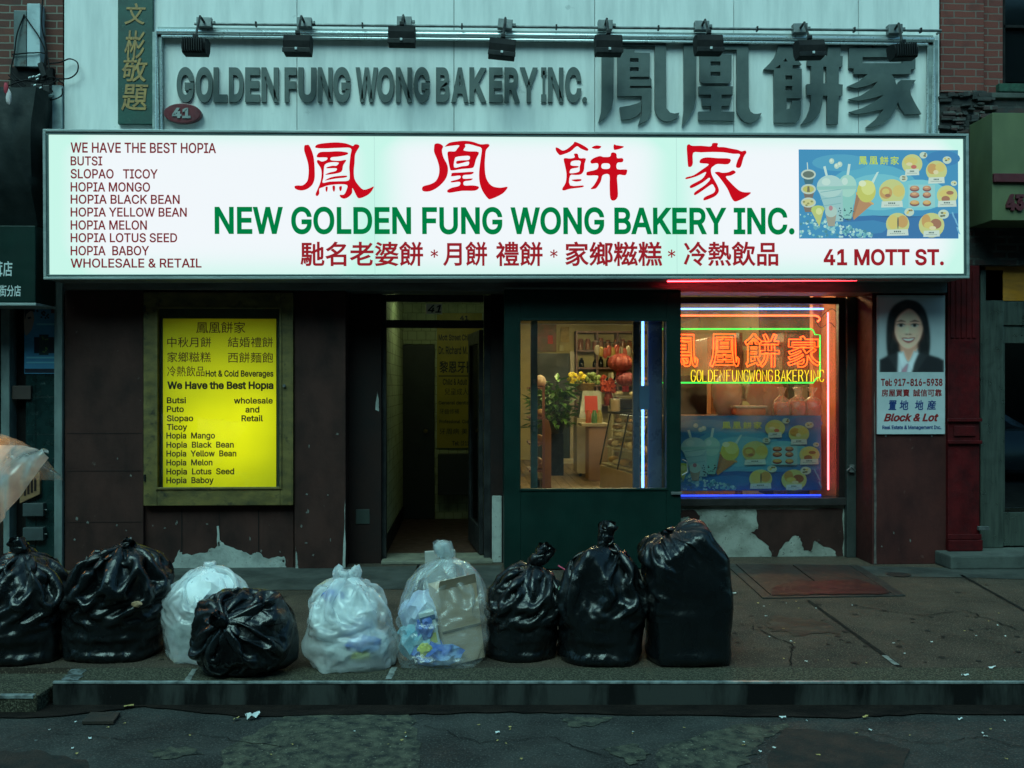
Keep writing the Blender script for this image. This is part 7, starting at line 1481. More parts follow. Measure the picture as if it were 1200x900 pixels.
# pink counter end
Yk = 7.9; kc = thing('counter', 'narrow pinkish wooden counter end standing on the plank floor', 'counter', (WX(700, Yk), Yk, FZ))
m = MB(); m.box(WX(690, Yk), WX(712, Yk), Yk, Yk + .5, FZ, WZ(700, 500, Yk)); m.build('front', P('pink_laminate', (.36, .22, .15), .5, col2=(.3, .18, .12), ns=2), kc, bevel=.006); m = MB(); m.box(WX(681, Yk), WX(713, Yk), Yk - .05, Yk + .55, WZ(700, 500, Yk) + .002, WZ(700, 496, Yk)); m.build('top', whitem, kc, bevel=.008)
# slanted glass pastry case
Yg = 4.6; gc = thing('pastry_case', 'slanted glass pastry display case with lit shelves of pastries', 'display case', (WX(740, Yg), Yg, FZ))
xl0, xl1 = WX(709, 6.5), WX(703, 6.5)
zt2, zb2 = WZ(715, 488, Yg + 1), WZ(715, 548, Yg + 1)
A = W(711, 486, 6.0); B = W(703, 548, 6.0); Cc = W(760, 520, 4.2); D = W(757, 592, 4.2)
off = Vector((1.0, .45, 0))
base = MB(); bl = [Vector((B.x, B.y, FZ)), Vector((D.x - .12, D.y, FZ)), Vector((D.x - .12, D.y, FZ)) + off, Vector((B.x, B.y, FZ)) + off]; tz = .42
base.add(bl + [p + Vector((0, 0, tz)) for p in bl], [(3, 2, 1, 0), (4, 5, 6, 7), (0, 1, 5, 4), (1, 2, 6, 5), (2, 3, 7, 6), (3, 0, 4, 7)]); base.build('case_base', P('case_base_paint', (.35, .27, .13), .45), gc, bevel=.008)
sl_ = Vector((.16, 0, .78)); gm = MB(); q0, q1 = bl[0] + Vector((0, 0, tz + .002)), bl[1] + Vector((0, 0, tz + .002)); gm.add([q0, q1, q1 + sl_, q0 + sl_], [(0, 1, 2, 3)]); gm.build('front_pane', M['glass'], gc, fixn=False)
tp = MB(); f_ = Vector((-.05, -.03, 0)); t0 = [q0 + sl_ + f_, q1 + sl_ + f_, q1 + sl_ + off * .8, q0 + sl_ + off * .8]; tp.add(t0 + [p + Vector((0, 0, .03)) for p in t0], [(3, 2, 1, 0), (4, 5, 6, 7), (0, 1, 5, 4), (1, 2, 6, 5), (2, 3, 7, 6), (3, 0, 4, 7)]); tp.build('case_top', M['black'], gc, bevel=.004)
pm_ = MB()
for t in (0, .5, 1): a = q0.lerp(q1, t); pm_.tube([a + Vector((.004, .01, 0)), a + sl_ + Vector((.004, .01, 0))], .013, n=6)
pm_.build('case_post', M['black'], gc)
rn = random.Random(12); sh_ = MB()
for h in (.02, .27, .52):
    e0 = [q0 + sl_ * (h / .78) + Vector((.03, .02, 0)), q1 + sl_ * (h / .78) + Vector((.03, .02, 0))]; e = e0 + [e0[1] + off * .6, e0[0] + off * .6]
    sh_.add(e + [p + Vector((0, 0, .012)) for p in e], [(3, 2, 1, 0), (4, 5, 6, 7), (0, 1, 5, 4), (1, 2, 6, 5), (2, 3, 7, 6), (3, 0, 4, 7)])
sh_.build('glass_shelf', P('case_shelf', (.5, .46, .32), .3), gc)
past = [P('pastry_%s' % n, c, .55, col2=tuple(k * .6 for k in c), ns=9) for n, c in (('golden', (.62, .36, .08)), ('cream', (.75, .62, .38)), ('brown', (.28, .13, .05)))]
k = 0
for h, nm in ((.034, 'bottom'), (.284, 'middle'), (.534, 'top')):
    for i in range(8):
        t = (i + .5) / 8; p = q0 + sl_ * (h / .78) + (q1 - q0) * t + off * rn.uniform(.10, .28); r_ = rn.uniform(.06, .10)
        mm = MB(); mm.blob(p + Vector((0, 0, r_ * .62)), (r_, r_, r_ * .62), k, .14, 2.2); k += 1
        tag(mm.build('pastry', past[(i * 2 + int(h * 10)) % 3], None, smooth=60), 'small pastry on the %s shelf of the slanted glass case' % nm, 'pastry', group='pastries in the glass case, %s shelf' % nm)
cl_ = thing('case_fill_lamp', 'hidden lamp tube added under the case top to brighten the pastries', 'lamp', q0 + sl_ - Vector((0, 0, .03))); MB().tube([q0 + sl_ * .985 + off * .16, q1 + sl_ * .985 + off * .16], .010, n=8).build('tube', E('case_fill_glow', (1, .86, .5), 9.0), cl_)  # unseen lamp added to brighten the pastries
pl_ = thing('paper_stack', 'crumpled white paper bags heaped on the pastry case top', 'paper bags', q0 + sl_ + off * .3); m = MB(); [m.blob(q0 + sl_ + (q1 - q0) * .12 + off * (.15 + .07 * k) + Vector((0, 0, .10)), (.11, .1, .075), k + 4, .3, 2.5, sub=2, ridge=True) for k in range(3)]; m.build('paper', P('white_paper', (.6, .57, .42), .7), pl_, smooth=40)
# red lanterns, red flowers, dark machine
for px, py, rr_, lab in ((727, 425, .19, 'larger round red lantern hanging in the shop'), (733, 444, .15, 'smaller pink red lantern hanging under the larger one')):
    c = W(px, py, 6.0); g = thing('lantern', lab, 'lantern', c, group='red lanterns'); m = MB(); pr = [(rr_ * .35, -rr_ * .72)] + [(rr_ * math.cos(a), rr_ * .72 * math.sin(a)) for a in np.linspace(-1.1, 1.1, 9)] + [(rr_ * .35, rr_ * .72)]
    n = 28; vs = []; k = len(pr)
    for i, (r_, z) in enumerate(pr):
        for j in range(n): q = r_ * (1 + (.05 if j % 2 else -.03)); vs.append((c.x + q * math.cos(j * 6.2832 / n), c.y + q * math.sin(j * 6.2832 / n), c.z + z))
    m.add(vs, [(i * n + j, i * n + (j + 1) % n, (i + 1) * n + (j + 1) % n, (i + 1) * n + j) for i in range(k - 1) for j in range(n)])
    m.build('paper_shade', P('red_paper_%d' % px, (.22, .035, .03) if py < 430 else (.24, .055, .07), .6, col2=(.7, .25, .05), ns=9, lo=.6, hi=.7), g); m = MB(); m.tube([c + Vector((0, 0, rr_ * .72)), c + Vector((0, 0, rr_ * .72 + .25))], .006, n=5); m.build('cord', M['brown'], g)
    m = MB()
    for j in range(14): a = j * .449; b_ = c + Vector((math.cos(a) * rr_ * .3, math.sin(a) * rr_ * .3, -rr_ * .72)); m.tube([b_, b_ - Vector((0, 0, rr_ * .6))], .006, n=4)
    m.build('tassel', P('tassel_red_%d' % px, (.5, .05, .07), .7), g)
c = W(713, 466, 6.2); g = thing('flower_vase', 'dark red flower arrangement in a vase beside the lanterns', 'flowers', c); m = MB(); m.lathe(c + Vector((0, 0, -.12)), [(0, 0), (.06, 0), (.085, .1), (.05, .2), (.06, .22), (0, .2)], 14); m.build('vase', P('vase_red', (.16, .02, .02), .4), g, smooth=40)
m = MB(); rn = random.Random(9); [m.blob(c + Vector((rn.uniform(-.1, .1), rn.uniform(-.08, .08), rn.uniform(.1, .32))), rn.uniform(.03, .05), k, .3, 3, 1) for k in range(34)]; m.build('red_flowers', P('red_petals', (.5, .07, .03), .6), g)
c = W(727, 480, 5.4); g = thing('scale_machine', 'dark counter scale with cream drum standing behind the pastry case', 'scale', c); m = MB(); m.box(c.x - .12, c.x + .2, 5.4, 5.7, c.z, c.z + .16); m.build('machine_body', M['black'], g, bevel=.02); m = MB(); m.lathe((c.x - .09, 5.3, c.z - .02), [(0, 0), (.07, 0), (.07, .16), (.06, .17), (0, .17)], 14); m.build('drum', whitem, g, smooth=40)
# fridge and shelving behind the neon, its orange glow painted into their colours
m = MB(); Yf = 3.4
fg = thing('shop_fridge', 'tall drinks cooler with painted neon glow behind the neon sign inside the shop', 'fridge', (WX(850, Yf), Yf, FZ)); m.box(WX(829, Yf), WX(862, Yf), Yf, Yf + .7, FZ, 2.25); m.build('body', P('fridge_neon_tint', (.34, .17, .09), .4), fg, bevel=.02); MB().box(WX(833, Yf), WX(857, Yf), Yf - .02, Yf - .002, .4, 2.1).build('door', P('fridge_door_neon_tint', (.16, .07, .035), .2), fg, bevel=.006)
sb = thing('stock_shelf', 'brown stock shelf with pale boxes behind the right part of neon sign', 'shelf', (WX(915, 3.2), 3.2, FZ)); m = MB()
for z in (.6, 1.1, 1.45, 1.8, 2.15): m.box(WX(868, 3.2), WX(975, 3.2), 3.2, 3.6, z, z + .03)
m.build('board', wood, sb); m = MB(); [m.box(WX(p, 3.2) - .02, WX(p, 3.2) + .02, 3.19, 3.6, FZ, 2.3) for p in (868, 920, 974)]; m.build('upright', wood, sb)
rn = random.Random(14)
for row, z in enumerate((1.131, 1.481, 1.831)):
    for i in range(5):
        px = 877 + i * 20 + (4 if i > 2 else 0); w_ = rn.uniform(.09, .15); x = WX(px, 3.3); col = rn.choice([(.4, .33, .2), (.25, .16, .08), (.36, .36, .3), (.2, .08, .05)])
        m = MB(); h_ = rn.uniform(.14, .27); m.box(x - w_ / 2, x + w_ / 2, 3.26, 3.5, z, z + h_); m.box(x - w_ / 2 - .003, x + w_ / 2 + .003, 3.257, 3.503, z + h_ * .75, z + h_ * .75 + .02)
        tag(m.build('carton', P('carton_card', col, .7), None, bevel=.004), 'carton on the %s board of the stock shelf behind the neon' % ('lower', 'middle', 'upper')[row], 'carton', group='cartons on the stock shelf, %s board' % ('lower', 'middle', 'upper')[row])
# ceiling lamps of the shop; the first, unseen, is added to brighten the window
for k, (x, y, lab) in enumerate(((2.75, 1.75, 'unseen ceiling lamp added to brighten the display window'), (1.6, 2.2, 'fluorescent ceiling lamp nearest the front of the shop'), (2.4, 5.2, 'second fluorescent ceiling lamp, above the pastry case'), (2.2, 8.2, 'third fluorescent ceiling lamp, above the cabinet'), (2.2, 9.6, 'fluorescent ceiling lamp nearest the back of the shop'))):
    g = thing('ceiling_lamp', lab, 'ceiling lamp', (x, y, 2.9), group='ceiling lamps in the shop'); m = MB(); m.box(x - .62, x + .62, y - .07, y + .07, 2.94, 2.998); m.build('fitting', whitem, g, bevel=.005)
    m = MB(); m.tube([(x - .58, y - .035, 2.92), (x + .58, y - .035, 2.92)], .016, n=8); m.tube([(x - .58, y + .035, 2.92), (x + .58, y + .035, 2.92)], .016, n=8); m.build('tube', E('shop_lamp_glow_%d' % k, (1.0, .82, .40) if k else (1.0, .52, .20), 110.0 if k else 110.0), g)

# more clutter in the shop: trays and boxes on the back shelf, wall papers, hanging packets, bread trays
rn = random.Random(77)
tr_ = thing('tray_rack', 'steel tray rack full of bread against the right side of the shop back', 'rack', (WX(739, 10.5), 10.5, FZ)); m = MB(); a, b = WX(716, 10.5), WX(762, 10.5)
for z in (.35, .62, .89, 1.16, 1.43, 1.70): m.box(a, b, 10.3, 10.8, z, z + .02)
m.build('tray', P('tray_metal', (.3, .28, .22), .4, metal=.5), tr_); m = MB(); [m.box(x - .015, x + .015, 10.29, 10.81, FZ, 1.9) for x in (a, b)]; m.build('upright', whitem, tr_)
for k in range(40):
    z = (.37, .64, .91, 1.18, 1.45, 1.72)[k % 6]; m = MB(); m.blob((rn.uniform(a + .08, b - .08), rn.uniform(10.35, 10.6), z + .045), (.085, .07, .05), k, .15); tag(m.build('bread_loaf', past[k % 3], None, smooth=60), 'small loaf on the steel tray rack at the shop back', 'bread', group='loaves on the steel tray rack')
for k, (px, py, w_, h_, col, lab) in enumerate(((662, 392, 10, 18, (.42, .30, .10), 'tan notice on the cream wall right of the faded picture'), (645, 398, 6, 10, (.5, .06, .04), 'small red paper slip over the back doorway'), (658, 408, 5, 7, (.55, .5, .3), 'little cream card over the back doorway'))):
    t = thing('wall_notice', lab, 'notice', W(px, py + h_ / 2, 12.6)); MB().pbox(px - w_ / 2, py - h_ / 2, px + w_ / 2, py + h_ / 2, 12.60, 12.615, 12.60).build('paper', P('notice_paper', col, .7, col2=tuple(c * .6 for c in col), ns=8), t)
for k in range(9):
    px = 700 + k * 4.6; c = W(px, 404 + (k * 7) % 5, 8.0); t = thing('hanging_packet', 'snack packet hanging from the cord across the shop', 'packet', c, group='packets on the shop cord'); m = MB(); m.blob(c - Vector((0, 0, .09)), (.05, .02, .09), k, .2); m.build('packet', P('packet_foil', rn.choice([(.5, .08, .05), (.5, .35, .06), (.12, .3, .08), (.5, .45, .35)]), .35), t, smooth=60); m = MB(); m.tube([c, c + Vector((0, 0, .05))], .004, n=4); m.build('hook', M['black'], t)
hc = thing('packet_cord', 'cord stretched across the shop holding snack packets', 'cord', W(718, 396, 8.0)); m = MB(); m.tube([W(694, 400, 8.0), W(718, 401.5, 8.0), W(745, 400, 8.0)], .006, n=5); m.build('cord', M['black'], hc)
for k in range(12):
    px = 640 + (k % 4) * 2.0; x0 = WX(622 + (k % 3) * 5, 3.3); z = FZ + .12 * (k // 3) + .001
    m = MB(); m.box(x0, x0 + .11, 3.15, 3.35, z, z + .11); tag(m.build('carton', P('carton_card', rn.choice([(.45, .38, .25), (.3, .2, .1), (.4, .1, .07), (.5, .48, .38)]), .7), None, bevel=.004), 'small carton in the stack behind the bread rack', 'carton', group='cartons stacked behind the bread rack')
for k, px in enumerate((690, 697, 703)):
    c = W(px, 496, 8.0); z = WZ(700, 496, Yk) + .001; m = MB(); m.lathe((c.x, 8.05, z), [(0, 0), (.05, 0), (.05, .15), (.03, .19), (.03, .22), (0, .22)], 12); tag(m.build('bottle', P('bottle_plastic', ((.5, .12, .05), (.1, .25, .1), (.5, .4, .1))[k], .3), None, smooth=40), ('orange', 'green', 'yellow')[k] + ' bottle standing on the pink counter end', 'bottle')
# ------------------------------------------------------------------ rubbish bags on the pavement
def black_film(name, rough=0.26):
    m, t = newmat(name); L = t.links.new
    out = N(t, 'ShaderNodeOutputMaterial'); b = N(t, 'ShaderNodeBsdfPrincipled'); L(b.outputs[0], out.inputs[0])
    b.inputs['Base Color'].default_value = (0.0045, 0.006, 0.007, 1); b.inputs['Roughness'].default_value = rough; b.inputs['Specular IOR Level'].default_value = 0.48
    tc = N(t, 'ShaderNodeTexCoord')
    def ridge(scale, dist, st=(1, 1, 1)):
        mp = N(t, 'ShaderNodeMapping'); mp.inputs['Scale'].default_value = st; L(tc.outputs['Object'], mp.inputs[0])
        n = N(t, 'ShaderNodeTexNoise'); n.inputs['Scale'].default_value = scale; n.inputs['Detail'].default_value = 3; n.inputs['Distortion'].default_value = dist; L(mp.outputs[0], n.inputs['Vector'])
        s = N(t, 'ShaderNodeMath', operation='SUBTRACT'); L(n.outputs[0], s.inputs[0]); s.inputs[1].default_value = 0.5
        a = N(t, 'ShaderNodeMath', operation='ABSOLUTE'); L(s.outputs[0], a.inputs[0]); return a.outputs[0]
    ad = N(t, 'ShaderNodeMath', operation='MULTIPLY_ADD'); L(ridge(20, 1.0, (1, 1, .6)), ad.inputs[0]); ad.inputs[1].default_value = 0.45; L(ridge(5, 1.2, (1, 1, .6)), ad.inputs[2])
    ad2 = N(t, 'ShaderNodeMath', operation='MULTIPLY_ADD'); L(ridge(52, .8, (1, 1, .5)), ad2.inputs[0]); ad2.inputs[1].default_value = 0.22; L(ad.outputs[0], ad2.inputs[2]); ad = ad2
    bp = N(t, 'ShaderNodeBump'); bp.invert = True; bp.inputs['Strength'].default_value = 0.55; bp.inputs['Distance'].default_value = 0.022; L(ad.outputs[0], bp.inputs['Height']); L(bp.outputs[0], b.inputs['Normal'])
    n = N(t, 'ShaderNodeTexNoise'); n.inputs['Scale'].default_value = 6; L(tc.outputs['Object'], n.inputs['Vector']); r = N(t, 'ShaderNodeMapRange'); L(n.outputs[0], r.inputs[0])
    r.inputs[1].default_value = .3; r.inputs[2].default_value = .7; r.inputs[3].default_value = rough - .07; r.inputs[4].default_value = rough + .10; L(r.outputs[0], b.inputs['Roughness'])
    return m
BF = black_film('black_bag_film')
WF = film_mat('white_bag_film', (0.90, 0.95, 0.97), 0.40, rough=0.2, bump=0.6, bs=14, trl=0.35)
CF = film_mat('clear_bag_film', (0.85, 0.92, 0.94), 0.14, rough=0.2, bump=0.7, bs=12, trl=0.4)
def bag(name, label, px, dep, mat, rot=None, yaw=0, group=None, z=0.0, **kw):
    p = kerb_pt(px, dep); t = thing(name, label, 'rubbish bag', (p.x, p.y, z), group=group)
    v, f = bag_mesh(**kw); q = rot if rot is not None else None
    if yaw: v = v @ np.array(Matrix.Rotation(yaw, 3, 'Z')).T
    bag_obj(v, f, 'film', mat, t, rot=q); return t, v, f
GB = 'rubbish bags lined along the kerb'
bag('rubbish_bag', 'black rubbish bag at the left edge with a short twisted knot', 26, 5.97, BF, group=GB, seed=11, H=.62, rx=.27, ry=.25, R0=.33, top=.35, tail=.10, tdir=(-.6, -.2, 1), knot=(.02, 0), Lx=1.07, lump=.12, ex=2.4)
bag('rubbish_bag', 'large slumped black bag with a folded over top, second from the left', 137, 6.03, BF, group=GB, seed=27, H=.67, rx=.285, ry=.25, R0=.36, top=.42, tail=.05, tdir=(1.0, -.5, .15), lean=(.02, 0), knot=(.04, -.05), Lx=1.12, lump=.20, lfr=4.0, ex=2.3, crease=.014)
bag('rubbish_bag', 'small squat black bag lying with its gathered knot towards the street', 300, 5.79, BF, rot=Matrix.Rotation(R(62), 4, 'X') @ Matrix.Rotation(R(-14), 4, 'Y'), group=GB, seed=34, H=.42, rx=.30, ry=.25, R0=.36, top=.18, tail=.05, tdir=(-.5, .3, .6), Lx=1.04, lump=.10, pleat=.020, npl=34)
bag('rubbish_bag', 'black bag leaning right with a long twisted neck, beside the plastic cups', 612, 6.03, BF, group=GB, seed=45, H=.54, rx=.225, ry=.22, R0=.29, top=.28, tail=.15, tdir=(.75, 0, .75), knot=(.06, 0), Lx=1.06, lump=.10, pleat=.02)
bag('rubbish_bag', 'tallest knotted black bag with a tall crumpled tail, before the green vestibule', 704, 5.95, BF, group=GB, seed=58, H=.66, rx=.262, ry=.24, R0=.325, top=.30, tail=.15, tdir=(.14, 0, 1), knot=(.02, 0), rn=.034, Lx=1.05, lump=.10, pleat=.020)
bag('rubbish_bag', 'tall square shouldered black bag at the right end of the row', 806, 5.93, BF, group=GB, seed=63, H=.72, rx=.250, ry=.23, R0=.262, top=.84, tail=.04, tdir=(-.6, -.2, .5), knot=(-.09, 0), lean=(-.01, 0), ex=4.2, Lx=1.01, lump=.04, crease=.006, facet=.5, bfac=.92, pleat=.022)
# white and clear bags with what shows through them
tw, vw, fw = bag('rubbish_bag', 'domed white translucent bag with newspapers showing, third from left', 240, 6.0, WF, group=GB, seed=71, H=.52, rx=.255, ry=.24, R0=.275, top=.34, squash=.9, tail=.02, rn=.03, tdir=(0, 1, .1), knot=(.0, .10), Lx=1.02, lump=.06, crease=.006, pleat=.008, ex=2.2)
tw2, _, _ = bag('rubbish_bag', 'white translucent bag with two ear ends tied on top, at centre left', 411, 5.81, WF, group=GB, seed=82, H=.51, rx=.255, ry=.24, R0=.28, top=.26, squash=.3, tail=.02, rn=.045, tdir=(0, 0, 1), knot=(-.02, 0), Lx=1.05, lump=.13, crease=.012, pleat=.012)
tc_, _, _ = bag('rubbish_bag', 'clear bag with a cardboard box and coloured wrappers, before the entry door', 519, 5.92, CF, group=GB, seed=93, H=.60, rx=.275, ry=.25, R0=.31, top=.20, tail=.10, rn=.04, tdir=(-.35, 0, 1), knot=(.02, 0), Lx=1.05, squash=.2, lump=.08, crease=.009, pleat=.014)
m = MB()     # the two ears
for s in (-1, 1):
    b = ORG[tw2.name] + Vector((-.02 + s * .028, 0, .505)); m.blob(b + Vector((s * .022, 0, .02)), (.028, .022, .045), 30 + s, .4, 2.4, sub=3, ridge=True)
m.build('tied_ear', film_mat('ear_film', (.75, .82, .86), .75), tw2, smooth=50)
def waste(name, label, cat, c, rad, seed, mat, amp=.3, fr=2.2, sub=3): 
    m = MB(); m.blob(c, rad, seed, amp, fr, sub=sub, ridge=True); return tag(m.build(name, mat, None, smooth=35), label, cat)
PW = P('crumpled_white_paper', (.80, .85, .85), .8, col2=(.62, .69, .72), ns=7, bump=.5, bs=25); PB = P('blue_wrapper', (.06, .14, .48), .5, col2=(.25, .40, .65), ns=9, lo=.45, hi=.6); PN = P('newsprint', (.30, .34, .32), .8, col2=(.17, .20, .19), ns=30, lo=.45, hi=.55); PY = P('yellow_wrapper', (.55, .55, .12), .6); PT = P('teal_wrapper', (.10, .33, .42), .5, col2=(.4, .55, .6), ns=8)
o = ORG[tw.name]
waste('crumpled_paper', 'white paper wad filling the top of the domed white bag', 'waste paper', o + Vector((.02, .02, .36)), (.165, .155, .125), 3, PW, .22, 1.8)
waste('crumpled_paper', 'white paper wad low at the back of the domed white bag', 'waste paper', o + Vector((.03, .08, .15)), (.16, .11, .12), 5, PW, .2)
rn = random.Random(3)
for k, (dx, dz, an, lab) in enumerate(((-.03, .17, .55, 'folded newspaper slanting through the front of the domed white bag'), (.05, .22, .75, 'second newspaper behind the slanting one in the domed white bag'), (-.02, .09, .3, 'flat newspaper at the bottom of the domed white bag'))):
    m = MB(); c = o + Vector((dx, -.13 + .035 * k, dz)); u = Vector((math.cos(an), 0, math.sin(an))); w_ = Vector((-math.sin(an), 0, math.cos(an))); m.obox(c, u * .11, Vector((.02, .012, 0)), w_ * (.09 if k < 2 else .05)); tag(m.build('newspaper', PN, None, bevel=.006), lab, 'newspaper')
o = ORG[tw2.name]
waste('crumpled_paper', 'big white paper wad in the middle of the white bag with two ears', 'waste paper', o + Vector((-.03, .0, .28)), (.165, .155, .155), 8, PW, .3, 2.4)
waste('crumpled_paper', 'smaller white paper wad low in the white bag with two ears', 'waste paper', o + Vector((.03, .0, .11)), (.165, .145, .085), 9, PW, .3, 2.4)
waste('blue_wrapper', 'blue wrapper low in the white bag with two ears', 'wrapper', o + Vector((.09, -.15, .15)), (.085, .05, .04), 10, PB, .4)
waste('blue_wrapper', 'small blue wrapper near the tied top of the white bag', 'wrapper', o + Vector((-.09, -.10, .42)), (.05, .035, .03), 11, PB, .4)
waste('yellow_wrapper', 'small yellow wrapper under the blue one in the white bag', 'wrapper', o + Vector((.08, -.18, .10)), (.045, .025, .025), 12, PY, .4)
o = ORG[tc_.name]
card = P('corrugated_card', (.55, .40, .27), .8, col2=(.46, .33, .22), ns=4, st=(1, 1, 5), bump=.15, bs=30)
bx = thing('cardboard_box', 'tall brown cardboard box leaning inside the clear bag', 'cardboard box', o + Vector((.105, -.02, .012)), rot=(R(3), R(-8), R(20)))
m = MB(); m.box(-.12, .12, -.10, .09, .0, .46); m.build('carton', card, bx, bevel=.004, local=True)
m = MB(); m.add([(-.12, -.103, .46), (.12, -.103, .46), (.11, -.125, .52), (-.11, -.125, .52)], [(0, 1, 2, 3)]); m.build('flap', card, bx, local=True); m = MB(); m.box(-.122, .122, -.1025, -.1005, .20, .215); m.build('fold_line', P('card_fold', (.17, .13, .09), .8), bx, local=True)
bx2 = thing('cardboard_sleeve', 'pale cardboard sleeve standing at the back of the clear bag', 'cardboard box', o + Vector((.0, .26, .005)), rot=(0, R(-2), R(8))); m = MB(); m.box(-.10, .09, -.02, .02, .0, .60); m.build('sleeve', P('pale_card', (.36, .37, .34), .8, col2=(.28, .29, .27), ns=5), bx2, bevel=.004, local=True)
waste('crumpled_paper', 'pale blue white paper wad at the left of the clear bag', 'waste paper', o + Vector((-.12, .0, .27)), (.11, .13, .12), 15, P('bluish_paper', (.55, .62, .74), .7, col2=(.40, .46, .66), ns=8), .35)
waste('teal_wrapper', 'teal wrapper low at the left of the clear bag', 'wrapper', o + Vector((-.15, -.06, .13)), (.09, .10, .09), 16, PT, .4)
waste('blue_wrapper', 'deep blue wrapper on the floor of the clear bag', 'wrapper', o + Vector((-.03, -.14, .07)), (.12, .07, .055), 17, PB, .4)
waste('blue_wrapper', 'bright blue wrapper above the teal one in the clear bag', 'wrapper', o + Vector((-.10, -.13, .22)), (.045, .04, .07), 18, PB, .4)
waste('yellow_wrapper', 'yellow wrapper near the printed carton in the clear bag', 'wrapper', o + Vector((-.10, -.19, .10)), (.035, .02, .035), 19, PY, .4)
pc2 = thing('printed_carton', 'white printed carton with blue band inside the clear bag', 'carton', o + Vector((-.055, -.12, .10)), rot=(0, R(-12), R(14)))
MB().box(-.045, .045, -.03, .03, 0, .22).build('carton', P('carton_white', (.55, .62, .60), .5), pc2, bevel=.004, local=True); MB().box(-.0455, .0455, -.0308, -.0302, .165, .195).build('blue_band', P('carton_band', (.03, .09, .20), .5), pc2, local=True); MB().box(-.02, .03, -.0308, -.0302, .03, .09).build('yellow_patch', PY, pc2, local=True)
# plastic cups wedged between two black bags
cpm = film_mat('cup_plastic', (.7, .8, .78), .22, rough=.08, bump=.05)
for k, (px, py, dz, tilt, lab) in enumerate(((659, 700, .0, (25, 20), 'clear plastic cup with green rim wedged between two black bags'), (663, 690, .0, (15, 35), 'clear plastic cup with pink straw resting on the other cup'))):
    dep = 5.93; p = kerb_pt(px, dep); z = 1.63 - (py - CY) / F * dep
    cu = thing('plastic_cup', lab, 'plastic cup', (p.x, p.y, z), rot=(R(tilt[0]), R(tilt[1]), 0)); m = MB()
    m.lathe((0, 0, 0), [(0, -.05), (.028, -.05), (.040, .04), (.043, .05), (.040, .05), (.026, -.046), (0, -.046)], 20); m.build('cup', cpm, cu, smooth=40, local=True)
    m = MB(); m.tube([(.042 * math.cos(a), .042 * math.sin(a), .05) for a in np.linspace(0, 6.2832, 20)[:-1]], .0035, n=6, closed=True); m.build('rim', P('cup_rim_%d' % k, (.16, .30, .20) if k == 0 else (.5, .6, .6), .3), cu, smooth=60, local=True)
    if k: m = MB(); m.tube([(0, 0, -.04), (-.03, 0, .10), (-.12, .01, .09)], .005, n=8); m.build('straw', P('pink_straw', (.62, .08, .16), .4), cu, smooth=60, local=True)
m = MB(); c = kerb_pt(160, 5.76); m.blob((c.x, c.y, .36), (.028, .02, .02), 5, .5, 3); tag(m.build('torn_wrapper', P('tan_wrapper', (.35, .22, .12), .6), None, smooth=40), 'small tan wrapper poking from the slumped black bag', 'wrapper')
# ------------------------------------------------------------------ street stall covered with plastic at the left edge
st = thing('street_stall', 'street stall covered by a draped clear plastic sheet lit amber from beneath', 'stall', kerb_pt(-120, 6.6))
def K(px, py, dep): p = kerb_pt(px, dep); return Vector((p.x, p.y, 1.63 - (py - CY) / F * dep))
nu, nv = 46, 40
def drape(up, lo, dep, amp, sd):
    U = catmull_open([K(a, b, dep) for a, b in up], 10); Lw = catmull_open([K(a, b, dep - .25) for a, b in lo], 10)
    def at(c, t): i = t * (len(c) - 1); k = min(int(i), len(c) - 2); return c[k].lerp(c[k + 1], i - k)
    vs = []
    for i in range(nu):
        for j in range(nv):
            s, t = i / (nu - 1), j / (nv - 1); p = at(U, s).lerp(at(Lw, s), t); b = math.sin(t * math.pi)
            p = p + Vector((0, -.10 * b, .05 * b)) + FW * (-(1 - abs(mnoise.noise(Vector((s * 5 + t * 1.5, t * 1.2, sd)))) * 2) * amp + mnoise.noise(Vector((s * 11, t * 3, sd + 4))) * amp * .5)
            vs.append(p)
    return vs, [(i * nv + j, (i + 1) * nv + j, (i + 1) * nv + j + 1, i * nv + j + 1) for i in range(nu - 1) for j in range(nv - 1)]
SF = film_mat('stall_sheet_film', (.72, .76, .74), .52, rough=.2, bump=.5, bs=9, trl=.6)
v, f = drape([(-240, 505), (-80, 512), (0, 521), (32, 522), (61, 531)], [(-240, 690), (-80, 665), (-10, 626), (14, 596), (60, 536)], 6.3, .05, 1); m = MB(); m.add(v, f); m.build('plastic_sheet', SF, st, smooth=70, fixn=False)
v, f = drape([(-240, 500), (-60, 505), (0, 508), (40, 525), (76, 560)], [(-240, 560), (-60, 560), (10, 556), (48, 562), (74, 562)], 6.55, .03, 7); m = MB(); m.add(v, f); m.build('plastic_sheet', film_mat('stall_sheet_film_thin', (.5, .58, .58), .22, rough=.2, bump=.5, bs=9, trl=.6), st, smooth=70, fixn=False)
m = MB(); a = K(-250, 640, 6.7); b = K(-22, 640, 6.7); m.obox(((a.x + b.x) / 2, (a.y + b.y) / 2, .35), RT * (b - a).length / 2, FW * .3, (0, 0, .33)); m.build('table', P('stall_table', (.03, .03, .03), .6), st, bevel=.01)
m = MB()
for px in (-245, -26): p = kerb_pt(px, 6.75); m.cyl((p.x, p.y, .0), (p.x, p.y, 1.38), .014, n=8)
m.build('pole', M['galv'], st)
